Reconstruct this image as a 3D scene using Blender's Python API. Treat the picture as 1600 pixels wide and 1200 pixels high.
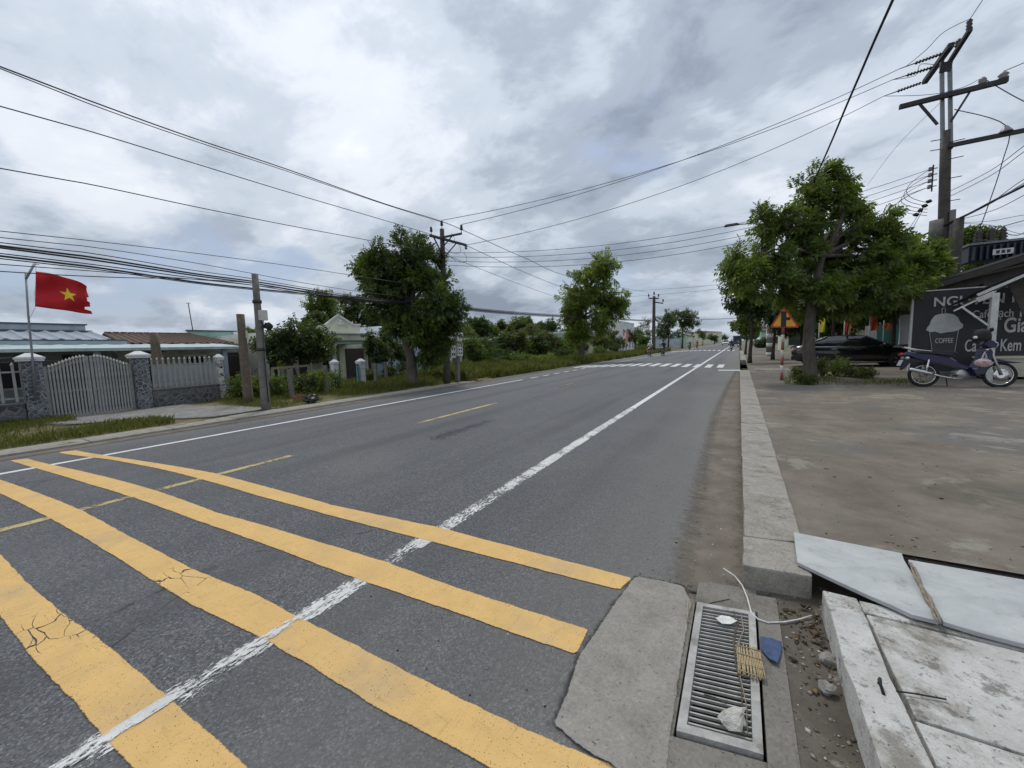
import bpy, math, random
import numpy as np
from mathutils import Matrix, Vector
for o in list(bpy.data.objects): bpy.data.objects.remove(o)
R = math.radians
rnd = random.Random(7)
S = bpy.context.scene
COL = S.collection

# ---------------------------------------------------------------- camera
# metres; +Y runs along the road away from the viewer, +X to the right
F, CX, CY, H = 600.0, 800.0, 600.0, 1.5
ROLL = R(1.8)
def _ray(u, v): return np.array([(u-CX)/F, -(v-CY)/F, -1.0])
_f = _ray(1155, 532); _f /= np.linalg.norm(_f)
_u = np.cross(_f, _ray(155, 532+1000*math.tan(ROLL))); _u /= np.linalg.norm(_u)
if _u[1] < 0: _u = -_u
CM = np.array([np.cross(_f, _u), _f, _u])
cam_d = bpy.data.cameras.new('camera'); cam = bpy.data.objects.new('camera', cam_d); COL.objects.link(cam)
cam_d.sensor_width = 36; cam_d.lens = F/1600*36; cam_d.clip_start = 0.05; cam_d.clip_end = 6000
mw = Matrix([list(r) + [0] for r in CM] + [[0, 0, 0, 1]]); mw.translation = (0, 0, H)
cam.matrix_world = mw
S.camera = cam
S.render.resolution_x, S.render.resolution_y = 1024, 768

# ---------------------------------------------------------------- world, sun, exposure
SUN_EL, SUN_AZ = 62, -35          # degrees; azimuth from +Y, negative to the left
def make_world():
    w = bpy.data.worlds.new('World'); S.world = w; w.use_nodes = True
    nt = w.node_tree; nt.nodes.clear(); N = nt.nodes.new; L = nt.links.new
    out = N('ShaderNodeOutputWorld'); bg = N('ShaderNodeBackground'); L(bg.outputs[0], out.inputs[0])
    sky = N('ShaderNodeTexSky'); sky.sky_type = 'NISHITA'; sky.sun_disc = False
    sky.sun_elevation = R(SUN_EL); sky.sun_rotation = R(SUN_AZ)
    tc = N('ShaderNodeTexCoord'); sep = N('ShaderNodeSeparateXYZ'); L(tc.outputs['Generated'], sep.inputs[0])
    def math_(op, a, b=None, c=None):
        m = N('ShaderNodeMath'); m.operation = op
        for i, s in enumerate((a, b, c)):
            if s is None: continue
            if isinstance(s, (int, float)): m.inputs[i].default_value = s
            else: L(s, m.inputs[i])
        return m.outputs[0]
    z = math_('MAXIMUM', sep.outputs[2], 0.0)
    zz = math_('ADD', z, 0.30)
    px = math_('DIVIDE', sep.outputs[0], zz); py = math_('DIVIDE', sep.outputs[1], zz)
    cmb = N('ShaderNodeCombineXYZ'); L(px, cmb.inputs[0]); L(py, cmb.inputs[1]); L(math_('MULTIPLY', z, 0.8), cmb.inputs[2])
    def noise(scale, detail, rough, off, dist=0.0):
        mp = N('ShaderNodeMapping'); L(cmb.outputs[0], mp.inputs[0]); mp.inputs['Location'].default_value = off
        mp.inputs['Rotation'].default_value = (0, 0, R(25)); mp.inputs['Scale'].default_value = (1.0, 1.25, 1)
        n = N('ShaderNodeTexNoise'); n.inputs['Scale'].default_value = scale; n.inputs['Detail'].default_value = detail
        n.inputs['Roughness'].default_value = rough; n.inputs['Distortion'].default_value = dist
        L(mp.outputs[0], n.inputs['Vector']); return n.outputs[0]
    def ramp(v, stops):
        r = N('ShaderNodeValToRGB'); L(v, r.inputs[0]); e = r.color_ramp.elements
        r.color_ramp.interpolation = 'EASE'
        while len(e) < len(stops): e.new(0.5)
        for el, (p, c) in zip(e, stops): el.position = p; el.color = (*c, 1)
        return r.outputs[0]
    def mix(a, b, f, bt='MIX'):
        m = N('ShaderNodeMix'); m.data_type = 'RGBA'; m.blend_type = bt
        for s, k in ((f, 0), (a, 6), (b, 7)):
            if isinstance(s, (int, float)): m.inputs[k].default_value = s
            elif isinstance(s, tuple): m.inputs[k].default_value = (*s, 1)
            else: L(s, m.inputs[k])
        return m.outputs[2]
    n1 = noise(0.55, 3, 0.5, (3.1, 1.7, 0))              # broad sheets of thick and thin cloud
    n2 = noise(1.25, 9, 0.52, (8.4, 2.2, 4), 0.25)         # billows
    n3 = noise(1.15, 7, 0.55, (1.3, 9.2, 2), 0.2)         # gaps
    n4 = noise(3.0, 9, 0.62, (2.4, 5.2, 7), 0.25)           # small puffs
    v = math_('ADD', math_('ADD', math_('MULTIPLY', n1, 0.44), math_('MULTIPLY', n2, 0.38)), math_('MULTIPLY', n4, 0.20))
    cloud = ramp(v, [(0.435, (0.27, 0.32, 0.40)), (0.485, (0.40, 0.46, 0.55)), (0.528, (0.57, 0.635, 0.73)), (0.575, (0.76, 0.81, 0.885)), (0.64, (0.94, 0.965, 1.0))])
    gap = ramp(math_('ADD', math_('MULTIPLY', n3, 0.75), math_('MULTIPLY', n2, 0.25)), [(0.38, (1, 1, 1)), (0.47, (0, 0, 0))])
    blue = mix(sky.outputs[0], (0.085, 0.085, 0.085), 1.0, 'MULTIPLY')
    pale = mix(blue, (0.48, 0.56, 0.72), 0.60)
    col = mix(cloud, pale, gap)
    # thick overcast is brighter overhead than low down
    br = math_('ADD', math_('MULTIPLY', z, 0.36), 0.92)
    vm = N('ShaderNodeVectorMath'); vm.operation = 'SCALE'; L(col, vm.inputs[0]); L(br, vm.inputs[3])
    L(vm.outputs[0], bg.inputs[0]); bg.inputs[1].default_value = 1.0
make_world()
sun_d = bpy.data.lights.new('sun', 'SUN'); sun = bpy.data.objects.new('sun', sun_d); COL.objects.link(sun)
sun_d.energy = 1.5; sun_d.angle = R(11); sun_d.color = (1.0, 0.95, 0.87)
sd = Vector((math.sin(R(SUN_AZ))*math.cos(R(SUN_EL)), math.cos(R(SUN_AZ))*math.cos(R(SUN_EL)), math.sin(R(SUN_EL))))
sun.rotation_euler = (-sd).to_track_quat('-Z', 'Y').to_euler(); sun.location = (0, 0, 40)
vs = S.view_settings; vs.view_transform = 'Standard'; vs.look = 'None'; vs.gamma = 1; vs.exposure = 0.06; vs.use_curve_mapping = False

# ---------------------------------------------------------------- places on the ground
def _w(u, v): return CM @ _ray(u, v)
def at(u, v, X=None, Y=None, z=None):
    d = _w(u, v)
    t = X/d[0] if X is not None else Y/d[1] if Y is not None else (z-H)/d[2]
    return Vector((d[0]*t, d[1]*t, d[2]*t+H))
RC = -5.35                                                   # crown of the road
def zroad(x, y=0):
    t = min(abs(x-RC)/4.75, 1.0)
    return 0.05*(1+math.cos(math.pi*t))
def zfore(x, y=0): return 0.13+0.012*min(max(x, 0), 12)
def zverge(x, y=0):
    x = -x
    if x < 15.3: base = 0.05
    elif x < 20: base = 0.05-0.35*(x-15.3)/4.7
    else: base = -0.30
    if y > 14 and x < 12: base = -0.02+0.07*max(0, min(1, (x-9.9)/2))
    return base
def atr(u, v, zf=zroad):
    z = 0.05
    for _ in range(12):
        p = at(u, v, z=z); z = 0.5*z+0.5*zf(p.x, p.y)
    p.z = zf(p.x, p.y); return p

# ---------------------------------------------------------------- mesh helpers
def link(o, parent=None):
    COL.objects.link(o)
    if parent is not None: o.parent = parent
    return o
class MB:
    def __init__(s): s.v = []; s.f = []; s.sm = []
    def add(s, vs, fs, smooth=False):
        b = len(s.v); s.v += [tuple(p) for p in vs]; s.f += [tuple(i+b for i in f) for f in fs]; s.sm += [smooth]*len(fs)
        return s
    def box(s, c, d, rz=0.0, M=None, taper=1.0):
        pts = []
        for k in (-1, 1):
            for j in (-1, 1):
                for i in (-1, 1):
                    t = taper if k > 0 else 1.0
                    pts.append(Vector((i*d[0]/2*t, j*d[1]/2*t, k*d[2]/2)))
        m = Matrix.Rotation(rz, 4, 'Z') if M is None else M
        pts = [m @ p + Vector(c) for p in pts]
        return s.add(pts, [(0,2,3,1),(4,5,7,6),(0,1,5,4),(2,6,7,3),(0,4,6,2),(1,3,7,5)])
    def bar(s, a, b, w, h=None, up=(0,0,1)):                  # square bar between two points
        a = Vector(a); b = Vector(b); h = h or w; t = (b-a).normalized(); u = Vector(up)
        x = t.cross(u)
        if x.length < 1e-4: x = t.cross(Vector((1,0,0)))
        x.normalize(); y = x.cross(t)
        pts = [p + x*(i*w/2) + y*(j*h/2) for p in (a, b) for i, j in ((-1,-1),(1,-1),(1,1),(-1,1))]
        return s.add(pts, [(3,2,1,0),(4,5,6,7),(0,1,5,4),(1,2,6,5),(2,3,7,6),(3,0,4,7)])
    def tube(s, pts, rad, n=8, cap=True, smooth=True):
        pts = [Vector(p) for p in pts]; k = len(pts)
        if isinstance(rad, (int, float)): rad = [rad]*k
        vs = []; ref = None
        for i, p in enumerate(pts):
            t = (pts[min(i+1,k-1)]-pts[max(i-1,0)])
            if t.length < 1e-9: t = Vector((0,0,1))
            t.normalize()
            if ref is None:
                ref = t.cross(Vector((0,0,1)))
                if ref.length < 1e-3: ref = Vector((1,0,0))
            ref = (ref - t*ref.dot(t))
            if ref.length < 1e-5: ref = t.orthogonal()
            ref.normalize(); y = t.cross(ref)
            for j in range(n):
                a = 2*math.pi*j/n; vs.append(p + (ref*math.cos(a)+y*math.sin(a))*rad[i])
        fs = [(i*n+j, i*n+(j+1)%n, (i+1)*n+(j+1)%n, (i+1)*n+j) for i in range(k-1) for j in range(n)]
        s.add(vs, fs, smooth)
        if cap:
            b = len(s.v)-len(vs)
            s.f.append(tuple(b+j for j in range(n))[::-1]); s.f.append(tuple(b+(k-1)*n+j for j in range(n))); s.sm += [False, False]
        return s
    def lathe(s, prof, c=(0,0,0), n=12, axis='Z', smooth=True):   # prof: (radius, height)
        vs = []
        for r, h in prof:
            for j in range(n):
                a = 2*math.pi*j/n; p = (r*math.cos(a), r*math.sin(a), h)
                if axis == 'Y': p = (p[0], p[2], p[1])
                if axis == 'X': p = (p[2], p[0], p[1])
                vs.append(Vector(p)+Vector(c))
        k = len(prof)
        fs = [(i*n+j, i*n+(j+1)%n, (i+1)*n+(j+1)%n, (i+1)*n+j) for i in range(k-1) for j in range(n)]
        s.add(vs, fs, smooth)
        b = len(s.v)-len(vs)
        if prof[0][0] > 1e-4: s.f.append(tuple(b+j for j in range(n))[::-1]); s.sm.append(False)
        if prof[-1][0] > 1e-4: s.f.append(tuple(b+(k-1)*n+j for j in range(n))); s.sm.append(False)
        return s
    def prism(s, poly, vec):                                    # closed outline swept along vec
        a = [Vector(p) for p in poly]; n = len(a); v = Vector(vec)
        fs = [tuple(range(n))[::-1], tuple(range(n, 2*n))] + [(i, (i+1)%n, n+(i+1)%n, n+i) for i in range(n)]
        return s.add(a+[p+v for p in a], fs)
    def blob(s, c, r, seed=0, amp=0.2, n=8, m=6):
        rr = random.Random(seed); vs = []
        ph = [(rr.uniform(0,6.3), rr.uniform(0,6.3), rr.uniform(.7,1.6), rr.uniform(.7,2.2)) for _ in range(4)]
        for i in range(m+1):
            t = math.pi*i/m
            for j in range(n):
                a = 2*math.pi*j/n
                d = Vector((math.sin(t)*math.cos(a), math.sin(t)*math.sin(a), math.cos(t)))
                k = 1+amp*sum(math.sin(d.x*3*q[2]+q[0])*math.sin(d.y*3*q[3]+d.z*2.5+q[1]) for q in ph)/2
                vs.append(Vector((d.x*r[0]*k, d.y*r[1]*k, d.z*r[2]*k))+Vector(c))
        return s.add(vs, [(i*n+j, (i+1)*n+j, (i+1)*n+(j+1)%n, i*n+(j+1)%n) for i in range(m) for j in range(n)])
    def mesh(s, name, mat):
        me = bpy.data.meshes.new(name); me.from_pydata(s.v, [], s.f)
        me.polygons.foreach_set('use_smooth', s.sm); me.materials.append(mat); me.update(); return me
    def build(s, name, mat, parent=None, origin=None):
        if origin is not None:
            o3 = Vector(origin); s.v = [tuple(Vector(p)-o3) for p in s.v]
        o = bpy.data.objects.new(name, s.mesh(name, mat)); link(o, parent)
        if origin is not None: o.location = origin
        return o
def tag(o, label=None, cat=None, group=None, kind=None):
    for k, v in (('label', label), ('category', cat), ('group', group), ('kind', kind)):
        if v: o[k] = v
    return o
def thing(name, label, cat, loc=(0,0,0), rz=0.0, group=None):
    o = bpy.data.objects.new(name, None); link(o); o.location = loc; o.rotation_euler = (0,0,rz); o.empty_display_size = .2
    return tag(o, label, cat, group)
def inst(mesh, name, parent=None, loc=(0,0,0), rot=(0,0,0), scale=(1,1,1)):
    o = bpy.data.objects.new(name, mesh); link(o, parent); o.location = loc; o.rotation_euler = rot; o.scale = scale; return o
def copy_tree(o, parent=None):
    c = o.copy(); link(c, parent)
    for k in ('label', 'category', 'group', 'kind'):
        if k in o and k not in c: c[k] = o[k]
    for ch in list(o.children): copy_tree(ch, c)
    return c
def np_mesh(name, V, Fq, mat, smooth=False):                     # V (n,3), Fq (m,k)
    me = bpy.data.meshes.new(name); n = len(V); m, k = Fq.shape
    me.vertices.add(n); me.vertices.foreach_set('co', np.ascontiguousarray(V, np.float32).ravel())
    me.loops.add(m*k); me.loops.foreach_set('vertex_index', np.ascontiguousarray(Fq, np.int32).ravel())
    me.polygons.add(m); me.polygons.foreach_set('loop_start', np.arange(0, m*k, k, dtype=np.int32))
    me.polygons.foreach_set('loop_total', np.full(m, k, np.int32))
    if smooth: me.polygons.foreach_set('use_smooth', np.ones(m, bool))
    me.materials.append(mat); me.update(calc_edges=True); me.validate(); return me
def fbm(x, y, seed=0, oct=4):                                      # cheap smooth value noise for shaping
    s = 0.0; a = 1.0; t = 0
    for o in range(oct):
        xi, yi = math.floor(x), math.floor(y); fx, fy = x-xi, y-yi
        fx, fy = fx*fx*(3-2*fx), fy*fy*(3-2*fy)
        def h(i, j):
            n = math.sin(i*127.1+j*311.7+seed*74.7+o*19.3)*43758.5453; return n-math.floor(n)
        s += a*((h(xi,yi)*(1-fx)+h(xi+1,yi)*fx)*(1-fy)+(h(xi,yi+1)*(1-fx)+h(xi+1,yi+1)*fx)*fy); t += a
        a *= .5; x *= 2.03; y *= 2.03
    return s/t

# ---------------------------------------------------------------- materials
MATS = {}
class NB:                                                           # small node-tree writer
    def __init__(s, name):
        s.m = bpy.data.materials.new(name); s.m.use_nodes = True; s.nt = s.m.node_tree; s.nt.nodes.clear()
        s.out = s.N('ShaderNodeOutputMaterial'); s.tc = s.N('ShaderNodeTexCoord')
    def N(s, t): return s.nt.nodes.new(t)
    def L(s, a, b): s.nt.links.new(a, b)
    def put(s, node, k, v):
        if v is None: return
        if isinstance(v, (int, float)): node.inputs[k].default_value = v
        elif isinstance(v, tuple):
            node.inputs[k].default_value = (*v, 1) if len(v) == 3 and node.inputs[k].type == 'RGBA' else v
        else: s.L(v, node.inputs[k])
    def noise(s, scale, detail=4, rough=.55, vec=None, dist=0.0, stretch=None):
        n = s.N('ShaderNodeTexNoise'); s.put(n, 'Scale', scale); s.put(n, 'Detail', detail); s.put(n, 'Roughness', rough); s.put(n, 'Distortion', dist)
        v = vec or s.tc.outputs['Object']
        if stretch:
            mp = s.N('ShaderNodeMapping'); mp.inputs['Scale'].default_value = stretch; s.L(v, mp.inputs[0]); v = mp.outputs[0]
        s.L(v, n.inputs['Vector']); return n.outputs[0]
    def voro(s, scale, feature='F1', out=0, vec=None, rand=1.0):
        n = s.N('ShaderNodeTexVoronoi'); n.feature = feature; s.put(n, 'Scale', scale); s.put(n, 'Randomness', rand)
        s.L(vec or s.tc.outputs['Object'], n.inputs['Vector']); return n.outputs[out]
    def math(s, op, a, b=None, c=None, clamp=False):
        m = s.N('ShaderNodeMath'); m.operation = op; m.use_clamp = clamp
        for i, x in enumerate((a, b, c)): s.put(m, i, x)
        return m.outputs[0]
    def step(s, v, lo, hi): 
        m = s.N('ShaderNodeMapRange'); m.interpolation_type = 'SMOOTHSTEP'; s.L(v, m.inputs[0]); m.inputs[1].default_value = lo; m.inputs[2].default_value = hi
        return m.outputs[0]
    def mix(s, a, b, f, bt='MIX'):
        m = s.N('ShaderNodeMix'); m.data_type = 'RGBA'; m.blend_type = bt
        for x, k in ((f, 0), (a, 6), (b, 7)): s.put(m, k, x)
        return m.outputs[2]
    def ramp(s, v, stops, ease=False):
        r = s.N('ShaderNodeValToRGB'); s.L(v, r.inputs[0]); e = r.color_ramp.elements
        while len(e) < len(stops): e.new(.5)
        for el, (p, c) in zip(e, stops): el.position = p; el.color = (*c, 1) if isinstance(c, tuple) else (c, c, c, 1)
        return r.outputs[0]
    def attr(s, name):
        a = s.N('ShaderNodeAttribute'); a.attribute_name = name; return a.outputs['Fac']
    def pos(s):
        g = s.N('ShaderNodeNewGeometry'); sp = s.N('ShaderNodeSeparateXYZ'); s.L(g.outputs['Position'], sp.inputs[0]); return sp.outputs, g.outputs['Position']
    def island(s):
        g = s.N('ShaderNodeNewGeometry'); return g.outputs['Random Per Island']
    def objrand(s):
        g = s.N('ShaderNodeObjectInfo'); return g.outputs['Random']
    def bump(s, h, strength=.3, dist=.02):
        b = s.N('ShaderNodeBump'); s.put(b, 'Strength', strength); s.put(b, 'Distance', dist); s.L(h, b.inputs['Height']); return b.outputs[0]
    def pbsdf(s, col, rough=.8, metal=0.0, normal=None, spec=None, **kw):
        p = s.N('ShaderNodeBsdfPrincipled'); s.put(p, 'Base Color', col); s.put(p, 'Roughness', rough); s.put(p, 'Metallic', metal)
        if normal is not None: s.L(normal, p.inputs['Normal'])
        if spec is not None: s.put(p, 'Specular IOR Level', spec)
        for k, v in kw.items(): s.put(p, k.replace('_', ' '), v)
        return p.outputs[0]
    def alpha(s, shader, mask):
        t = s.N('ShaderNodeBsdfTransparent'); m = s.N('ShaderNodeMixShader'); s.L(mask, m.inputs[0]); s.L(t.outputs[0], m.inputs[1]); s.L(shader, m.inputs[2]); return m.outputs[0]
    def done(s, shader): s.L(shader, s.out.inputs[0]); MATS[s.m.name] = s.m; return s.m
def plain(name, col, rough=.7, metal=0.0, var=.12, scale=6.0, bump=.0, spec=None, dirt=None, coat=None):
    b = NB(name); n = b.noise(scale, 5, .6)
    lo = tuple(c*(1-var) for c in col); hi = tuple(min(1, c*(1+var)) for c in col)
    c = b.ramp(n, [(.3, lo), (.7, hi)])
    if dirt:
        d = b.step(b.noise(scale*.45, 6, .65), .48, .68); c = b.mix(c, dirt, b.math('MULTIPLY', d, .7))
    nm = b.bump(b.noise(scale*6, 4, .6), bump, .01) if bump else None
    kw = {'Coat_Weight': coat} if coat else {}
    return b.done(b.pbsdf(c, rough, metal, nm, spec, **kw))
# ================================================================ surface materials
def mat_asphalt():
    b = NB('asphalt'); (px, py, pz), P = b.pos()
    fine = b.math('ADD', b.math('MULTIPLY', b.noise(210, 2, .7), .45), b.math('MULTIPLY', b.voro(120, 'F1', 1), .55)); mid = b.noise(42, 4, .6); big = b.noise(.55, 5, .6); lane = b.noise(1.0, 4, .55, stretch=(1.3, .10, 1))
    c = b.ramp(fine, [(.26, (.05, .051, .054)), (.48, (.093, .095, .100)), (.62, (.128, .131, .136)), (.76, (.24, .24, .24))])
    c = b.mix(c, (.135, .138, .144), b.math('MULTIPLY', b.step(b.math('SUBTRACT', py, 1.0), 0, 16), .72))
    c = b.mix(c, (.068, .07, .074), b.math('MULTIPLY', b.step(lane, .50, .72), .45))
    c = b.mix(c, (.155, .154, .15), b.math('MULTIPLY', b.step(big, .48, .75), .5))
    trk = b.step(b.math('COSINE', b.math('MULTIPLY', b.math('ADD', px, 2.95), 3.6)), .1, .9)
    c = b.mix(c, (.062, .064, .067), b.math('MULTIPLY', b.math('MULTIPLY', trk, b.step(lane, .38, .62)), .38))
    # dusty, paler band towards the gutters
    dust = b.math('MULTIPLY', b.step(b.math('ADD', px, b.math('MULTIPLY', big, .9)), -1.7, .6), .6)
    c = b.mix(c, (.20, .19, .17), dust)
    dl = b.math('MULTIPLY', b.step(b.math('MULTIPLY', b.math('ADD', px, 8.6), -1.0), .2, 1.6), .5)
    c = b.mix(c, (.22, .21, .19), dl)
    # hairline cracks
    cr = b.voro(.42, 'DISTANCE_TO_EDGE', 0)
    cm = b.math('MULTIPLY', b.math('SUBTRACT', 1.0, b.step(b.math('ADD', cr, b.math('MULTIPLY', b.noise(9, 3), .02)), .009, .014)), b.step(b.noise(.33, 3), .55, .62))
    c = b.mix(c, (.02, .02, .02), b.math('MULTIPLY', cm, .8))
    h = b.math('ADD', fine, b.math('MULTIPLY', mid, .5))
    return b.done(b.pbsdf(c, b.ramp(mid, [(.3, .72), (.7, .92)]), 0, b.bump(h, .55, .008), .35))
def mat_paint(name, col, wear, crack=False, lo=.0, hard=(.42, .50), streak=False, hasedge=True):
    b = NB(name); (px, py, pz), P = b.pos()
    e = b.attr('edge')
    n = b.noise(70, 5, .75, stretch=(1, .35, 1) if streak else None); n2 = b.noise(3.2, 4, .6)
    pits = b.noise(150, 2, .6)
    mask = b.step(b.math('ADD', b.math('ADD', b.math('MULTIPLY', n, .62), b.math('MULTIPLY', n2, .38)), b.math('MULTIPLY', e, .12)), hard[0]+wear*.35, hard[1]+wear*.35)
    mask = b.math('MULTIPLY', mask, b.step(pits, .29, .35))
    if hasedge: mask = b.math('MULTIPLY', mask, b.step(b.math('ADD', e, b.math('MULTIPLY', b.math('SUBTRACT', b.noise(60, 5, .75), .5), .22)), .44, .52))
    c = b.ramp(b.noise(5, 6, .65), [(.3, tuple(x*.86 for x in col)), (.7, col)])
    c = b.mix(c, tuple(x*.58 for x in col), b.math('MULTIPLY', b.step(b.noise(26, 5, .7, stretch=(.25, 1.6, 1)), .56, .74), .5))
    c = b.mix(c, (.30, .27, .22), b.math('MULTIPLY', b.step(b.noise(1.6, 7, .7), .48, .74), .45))
    c = b.mix(c, tuple(x*.5 for x in col), b.math('MULTIPLY', b.step(b.noise(60, 4, .7, stretch=(1.5, .12, 1)), .56, .70), .45))
    if crack:
        mp = b.N('ShaderNodeMapping'); mp.inputs['Scale'].default_value = (4.6, 12.5, 1); b.L(b.tc.outputs['Object'], mp.inputs[0])
        nz = b.N('ShaderNodeTexNoise'); nz.inputs['Scale'].default_value = 7; b.L(b.tc.outputs['Object'], nz.inputs['Vector'])
        vm = b.N('ShaderNodeVectorMath'); vm.operation = 'MULTIPLY_ADD'; b.L(nz.outputs['Color'], vm.inputs[0]); vm.inputs[1].default_value = (.9, .9, 0); b.L(mp.outputs[0], vm.inputs[2])
        d = b.voro(1.0, 'DISTANCE_TO_EDGE', 0, vm.outputs[0])
        zone = b.attr('crack')
        line = b.math('MULTIPLY', b.math('SUBTRACT', 1.0, b.step(d, .007, .024)), b.step(b.math('ADD', zone, b.math('MULTIPLY', b.math('SUBTRACT', b.noise(8, 3), .5), 1.2)), .55, .75))
        mask = b.math('MULTIPLY', mask, b.math('SUBTRACT', 1.0, line))
    return b.done(b.alpha(b.pbsdf(c, .75, 0, b.bump(b.noise(160, 3, .7), .4, .006), .3), mask))
def mat_soil(name, stops, scale=3.0, edge=False, soft=.5, bump=.6, stones=None, rough=.95, stain=None, opac=1.0):
    b = NB(name)
    n = b.noise(scale, 8, .68, dist=.3); f = b.noise(90, 4, .7); big = b.noise(scale*.22, 5, .6)
    v = b.math('ADD', b.math('MULTIPLY', n, .6), b.math('ADD', b.math('MULTIPLY', big, .28), b.math('MULTIPLY', f, .12)))
    c = b.ramp(v, stops)
    c = b.mix(c, tuple(x*.45 for x in stops[0][1]), b.math('MULTIPLY', b.step(f, .56, .72), .5))
    if stain:
        for (sc, lo, hi, colr, amt) in stain:
            c = b.mix(c, colr, b.math('MULTIPLY', b.step(b.noise(sc, 7, .66, dist=.5), lo, hi), amt))
    if stones:
        d = b.voro(stones, 'F1', 0); c = b.mix(c, b.ramp(b.noise(stones*.6, 2), [(.3, (.12, .115, .10)), (.7, (.42, .40, .37))]), b.math('MULTIPLY', b.math('SUBTRACT', 1.0, b.step(d, .25, .5)), .75))
    sh = b.pbsdf(c, rough, 0, b.bump(b.math('ADD', b.math('MULTIPLY', n, .7), b.math('MULTIPLY', f, .4)), bump, .012), .25)
    if edge:
        m = b.step(b.math('ADD', b.attr('edge'), b.math('MULTIPLY', b.math('SUBTRACT', b.noise(14, 6, .75), .5), soft*2)), .22, .78)
        sh = b.alpha(sh, b.math('MULTIPLY', m, opac))
    return b.done(sh)
def mat_leaf(name, dark, light, trans=.35, gloss=.45, yellow=None):
    b = NB(name); i = b.island(); n = b.noise(.7, 3)
    c = b.ramp(b.math('ADD', b.math('MULTIPLY', i, .65), b.math('MULTIPLY', n, .35)), [(.15, dark), (.55, tuple((a+d)/2 for a, d in zip(dark, light))), (.85, light)])
    if yellow: c = b.mix(c, yellow, b.math('MULTIPLY', b.step(i, .93, .97), .8))
    p = b.pbsdf(c, gloss, 0, None, .4)
    t = b.N('ShaderNodeBsdfTranslucent'); b.L(b.mix(c, (.35, .5, .05), .35), t.inputs[0])
    m = b.N('ShaderNodeMixShader'); m.inputs[0].default_value = trans; b.L(p, m.inputs[1]); b.L(t.outputs[0], m.inputs[2])
    return b.done(m.outputs[0])
def mat_bark(name, dark, light):
    b = NB(name); n = b.noise(7, 7, .7, stretch=(1, 1, .25)); f = b.noise(40, 4, .7)
    c = b.ramp(b.math('ADD', b.math('MULTIPLY', n, .75), b.math('MULTIPLY', f, .25)), [(.32, dark), (.66, light)])
    return b.done(b.pbsdf(c, .95, 0, b.bump(b.math('ADD', n, b.math('MULTIPLY', f, .4)), .8, .03), .2))
def mat_metal_sheet(name, col, rough=.5, rust=.0):
    b = NB(name); n = b.noise(2.2, 6, .65); c = b.ramp(n, [(.3, tuple(x*.8 for x in col)), (.7, col)])
    c = b.mix(c, tuple(x*.5 for x in col), b.math('MULTIPLY', b.step(b.noise(9, 5, .7, stretch=(1, 1, .15)), .55, .75), .4))
    if rust: c = b.mix(c, (.16, .07, .03), b.math('MULTIPLY', b.step(b.noise(5, 6, .7), .52, .72), rust))
    return b.done(b.pbsdf(c, rough, 0, None, .4))
def mat_conc(name, dark, light, scale=4, bump=.5, stain=(.05, .05, .045), amt=.5, pit=True, edge=False, soft=.15):
    b = NB(name); n = b.noise(scale, 8, .68, dist=.2); f = b.noise(110, 4, .7)
    f2 = b.voro(95, 'F1', 1); c = b.ramp(b.math('ADD', b.math('MULTIPLY', n, .62), b.math('ADD', b.math('MULTIPLY', f, .18), b.math('MULTIPLY', f2, .20))), [(.3, dark), (.68, light)])
    c = b.mix(c, stain, b.math('MULTIPLY', b.step(b.noise(scale*.8, 9, .76, dist=.12), .50, .66), amt))
    if pit: c = b.mix(c, tuple(x*.3 for x in dark), b.math('MULTIPLY', b.step(b.noise(65, 3, .6), .62, .72), .7))
    sh = b.pbsdf(c, .9, 0, b.bump(b.math('ADD', n, b.math('MULTIPLY', f, .5)), bump, .012), .25)
    if edge: sh = b.alpha(sh, b.step(b.math('ADD', b.attr('edge'), b.math('MULTIPLY', b.math('SUBTRACT', b.noise(20, 5, .7), .5), soft*2)), .44, .52))
    return b.done(sh)

M = MATS
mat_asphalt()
mat_paint('yellow_paint', (.72, .465, .175), .0, crack=True, hard=(.40, .50))
mat_paint('white_paint', (.70, .70, .68), .0, streak=True, hard=(.585, .64))
mat_paint('white_paint_mid', (.70, .70, .68), .0, streak=True, hard=(.53, .60))
mat_paint('white_paint_far', (.74, .74, .72), .12, hard=(.26, .38), hasedge=False)
mat_paint('pale_yellow_far', (.55, .44, .20), .2, hasedge=False)
mat_paint('pale_yellow_paint', (.55, .44, .20), .30, streak=True)
mat_soil('gutter_dirt', [(.30, (.10, .084, .067)), (.5, (.172, .147, .118)), (.7, (.26, .228, .188))], 3.2, edge=True, soft=.5)
mat_soil('gutter_mud', [(.30, (.058, .049, .040)), (.5, (.118, .102, .083)), (.7, (.21, .187, .155))], 4.2, bump=1.0,
         stain=[(5.5, .57, .66, (.34, .32, .27), .65), (1.9, .55, .7, (.055, .042, .033), .6)])
mat_soil('forecourt_ground', [(.34, (.12, .101, .079)), (.48, (.168, .145, .115)), (.62, (.23, .202, .163))], 1.8, bump=.8,
         stain=[(.45, .50, .60, (.135, .132, .122), .75), (1.1, .56, .64, (.30, .28, .24), .6), (.7, .54, .70, (.085, .072, .057), .6), (3.3, .60, .70, (.085, .072, .06), .4), (7, .62, .70, (.27, .25, .21), .4)])
mat_soil('verge_earth', [(.30, (.07, .055, .03)), (.48, (.15, .12, .065)), (.66, (.24, .20, .12))], 2.0, bump=.8,
         stain=[(.8, .45, .60, (.07, .085, .025), .75)])
mat_soil('gravel', [(.30, (.11, .105, .095)), (.5, (.22, .215, .20)), (.7, (.36, .35, .33))], 6.0, edge=True, soft=.4, bump=1.0, stones=24)
mat_soil('field', [(.30, (.035, .045, .015)), (.5, (.07, .085, .03)), (.7, (.12, .12, .05))], .5, bump=.5)
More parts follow.
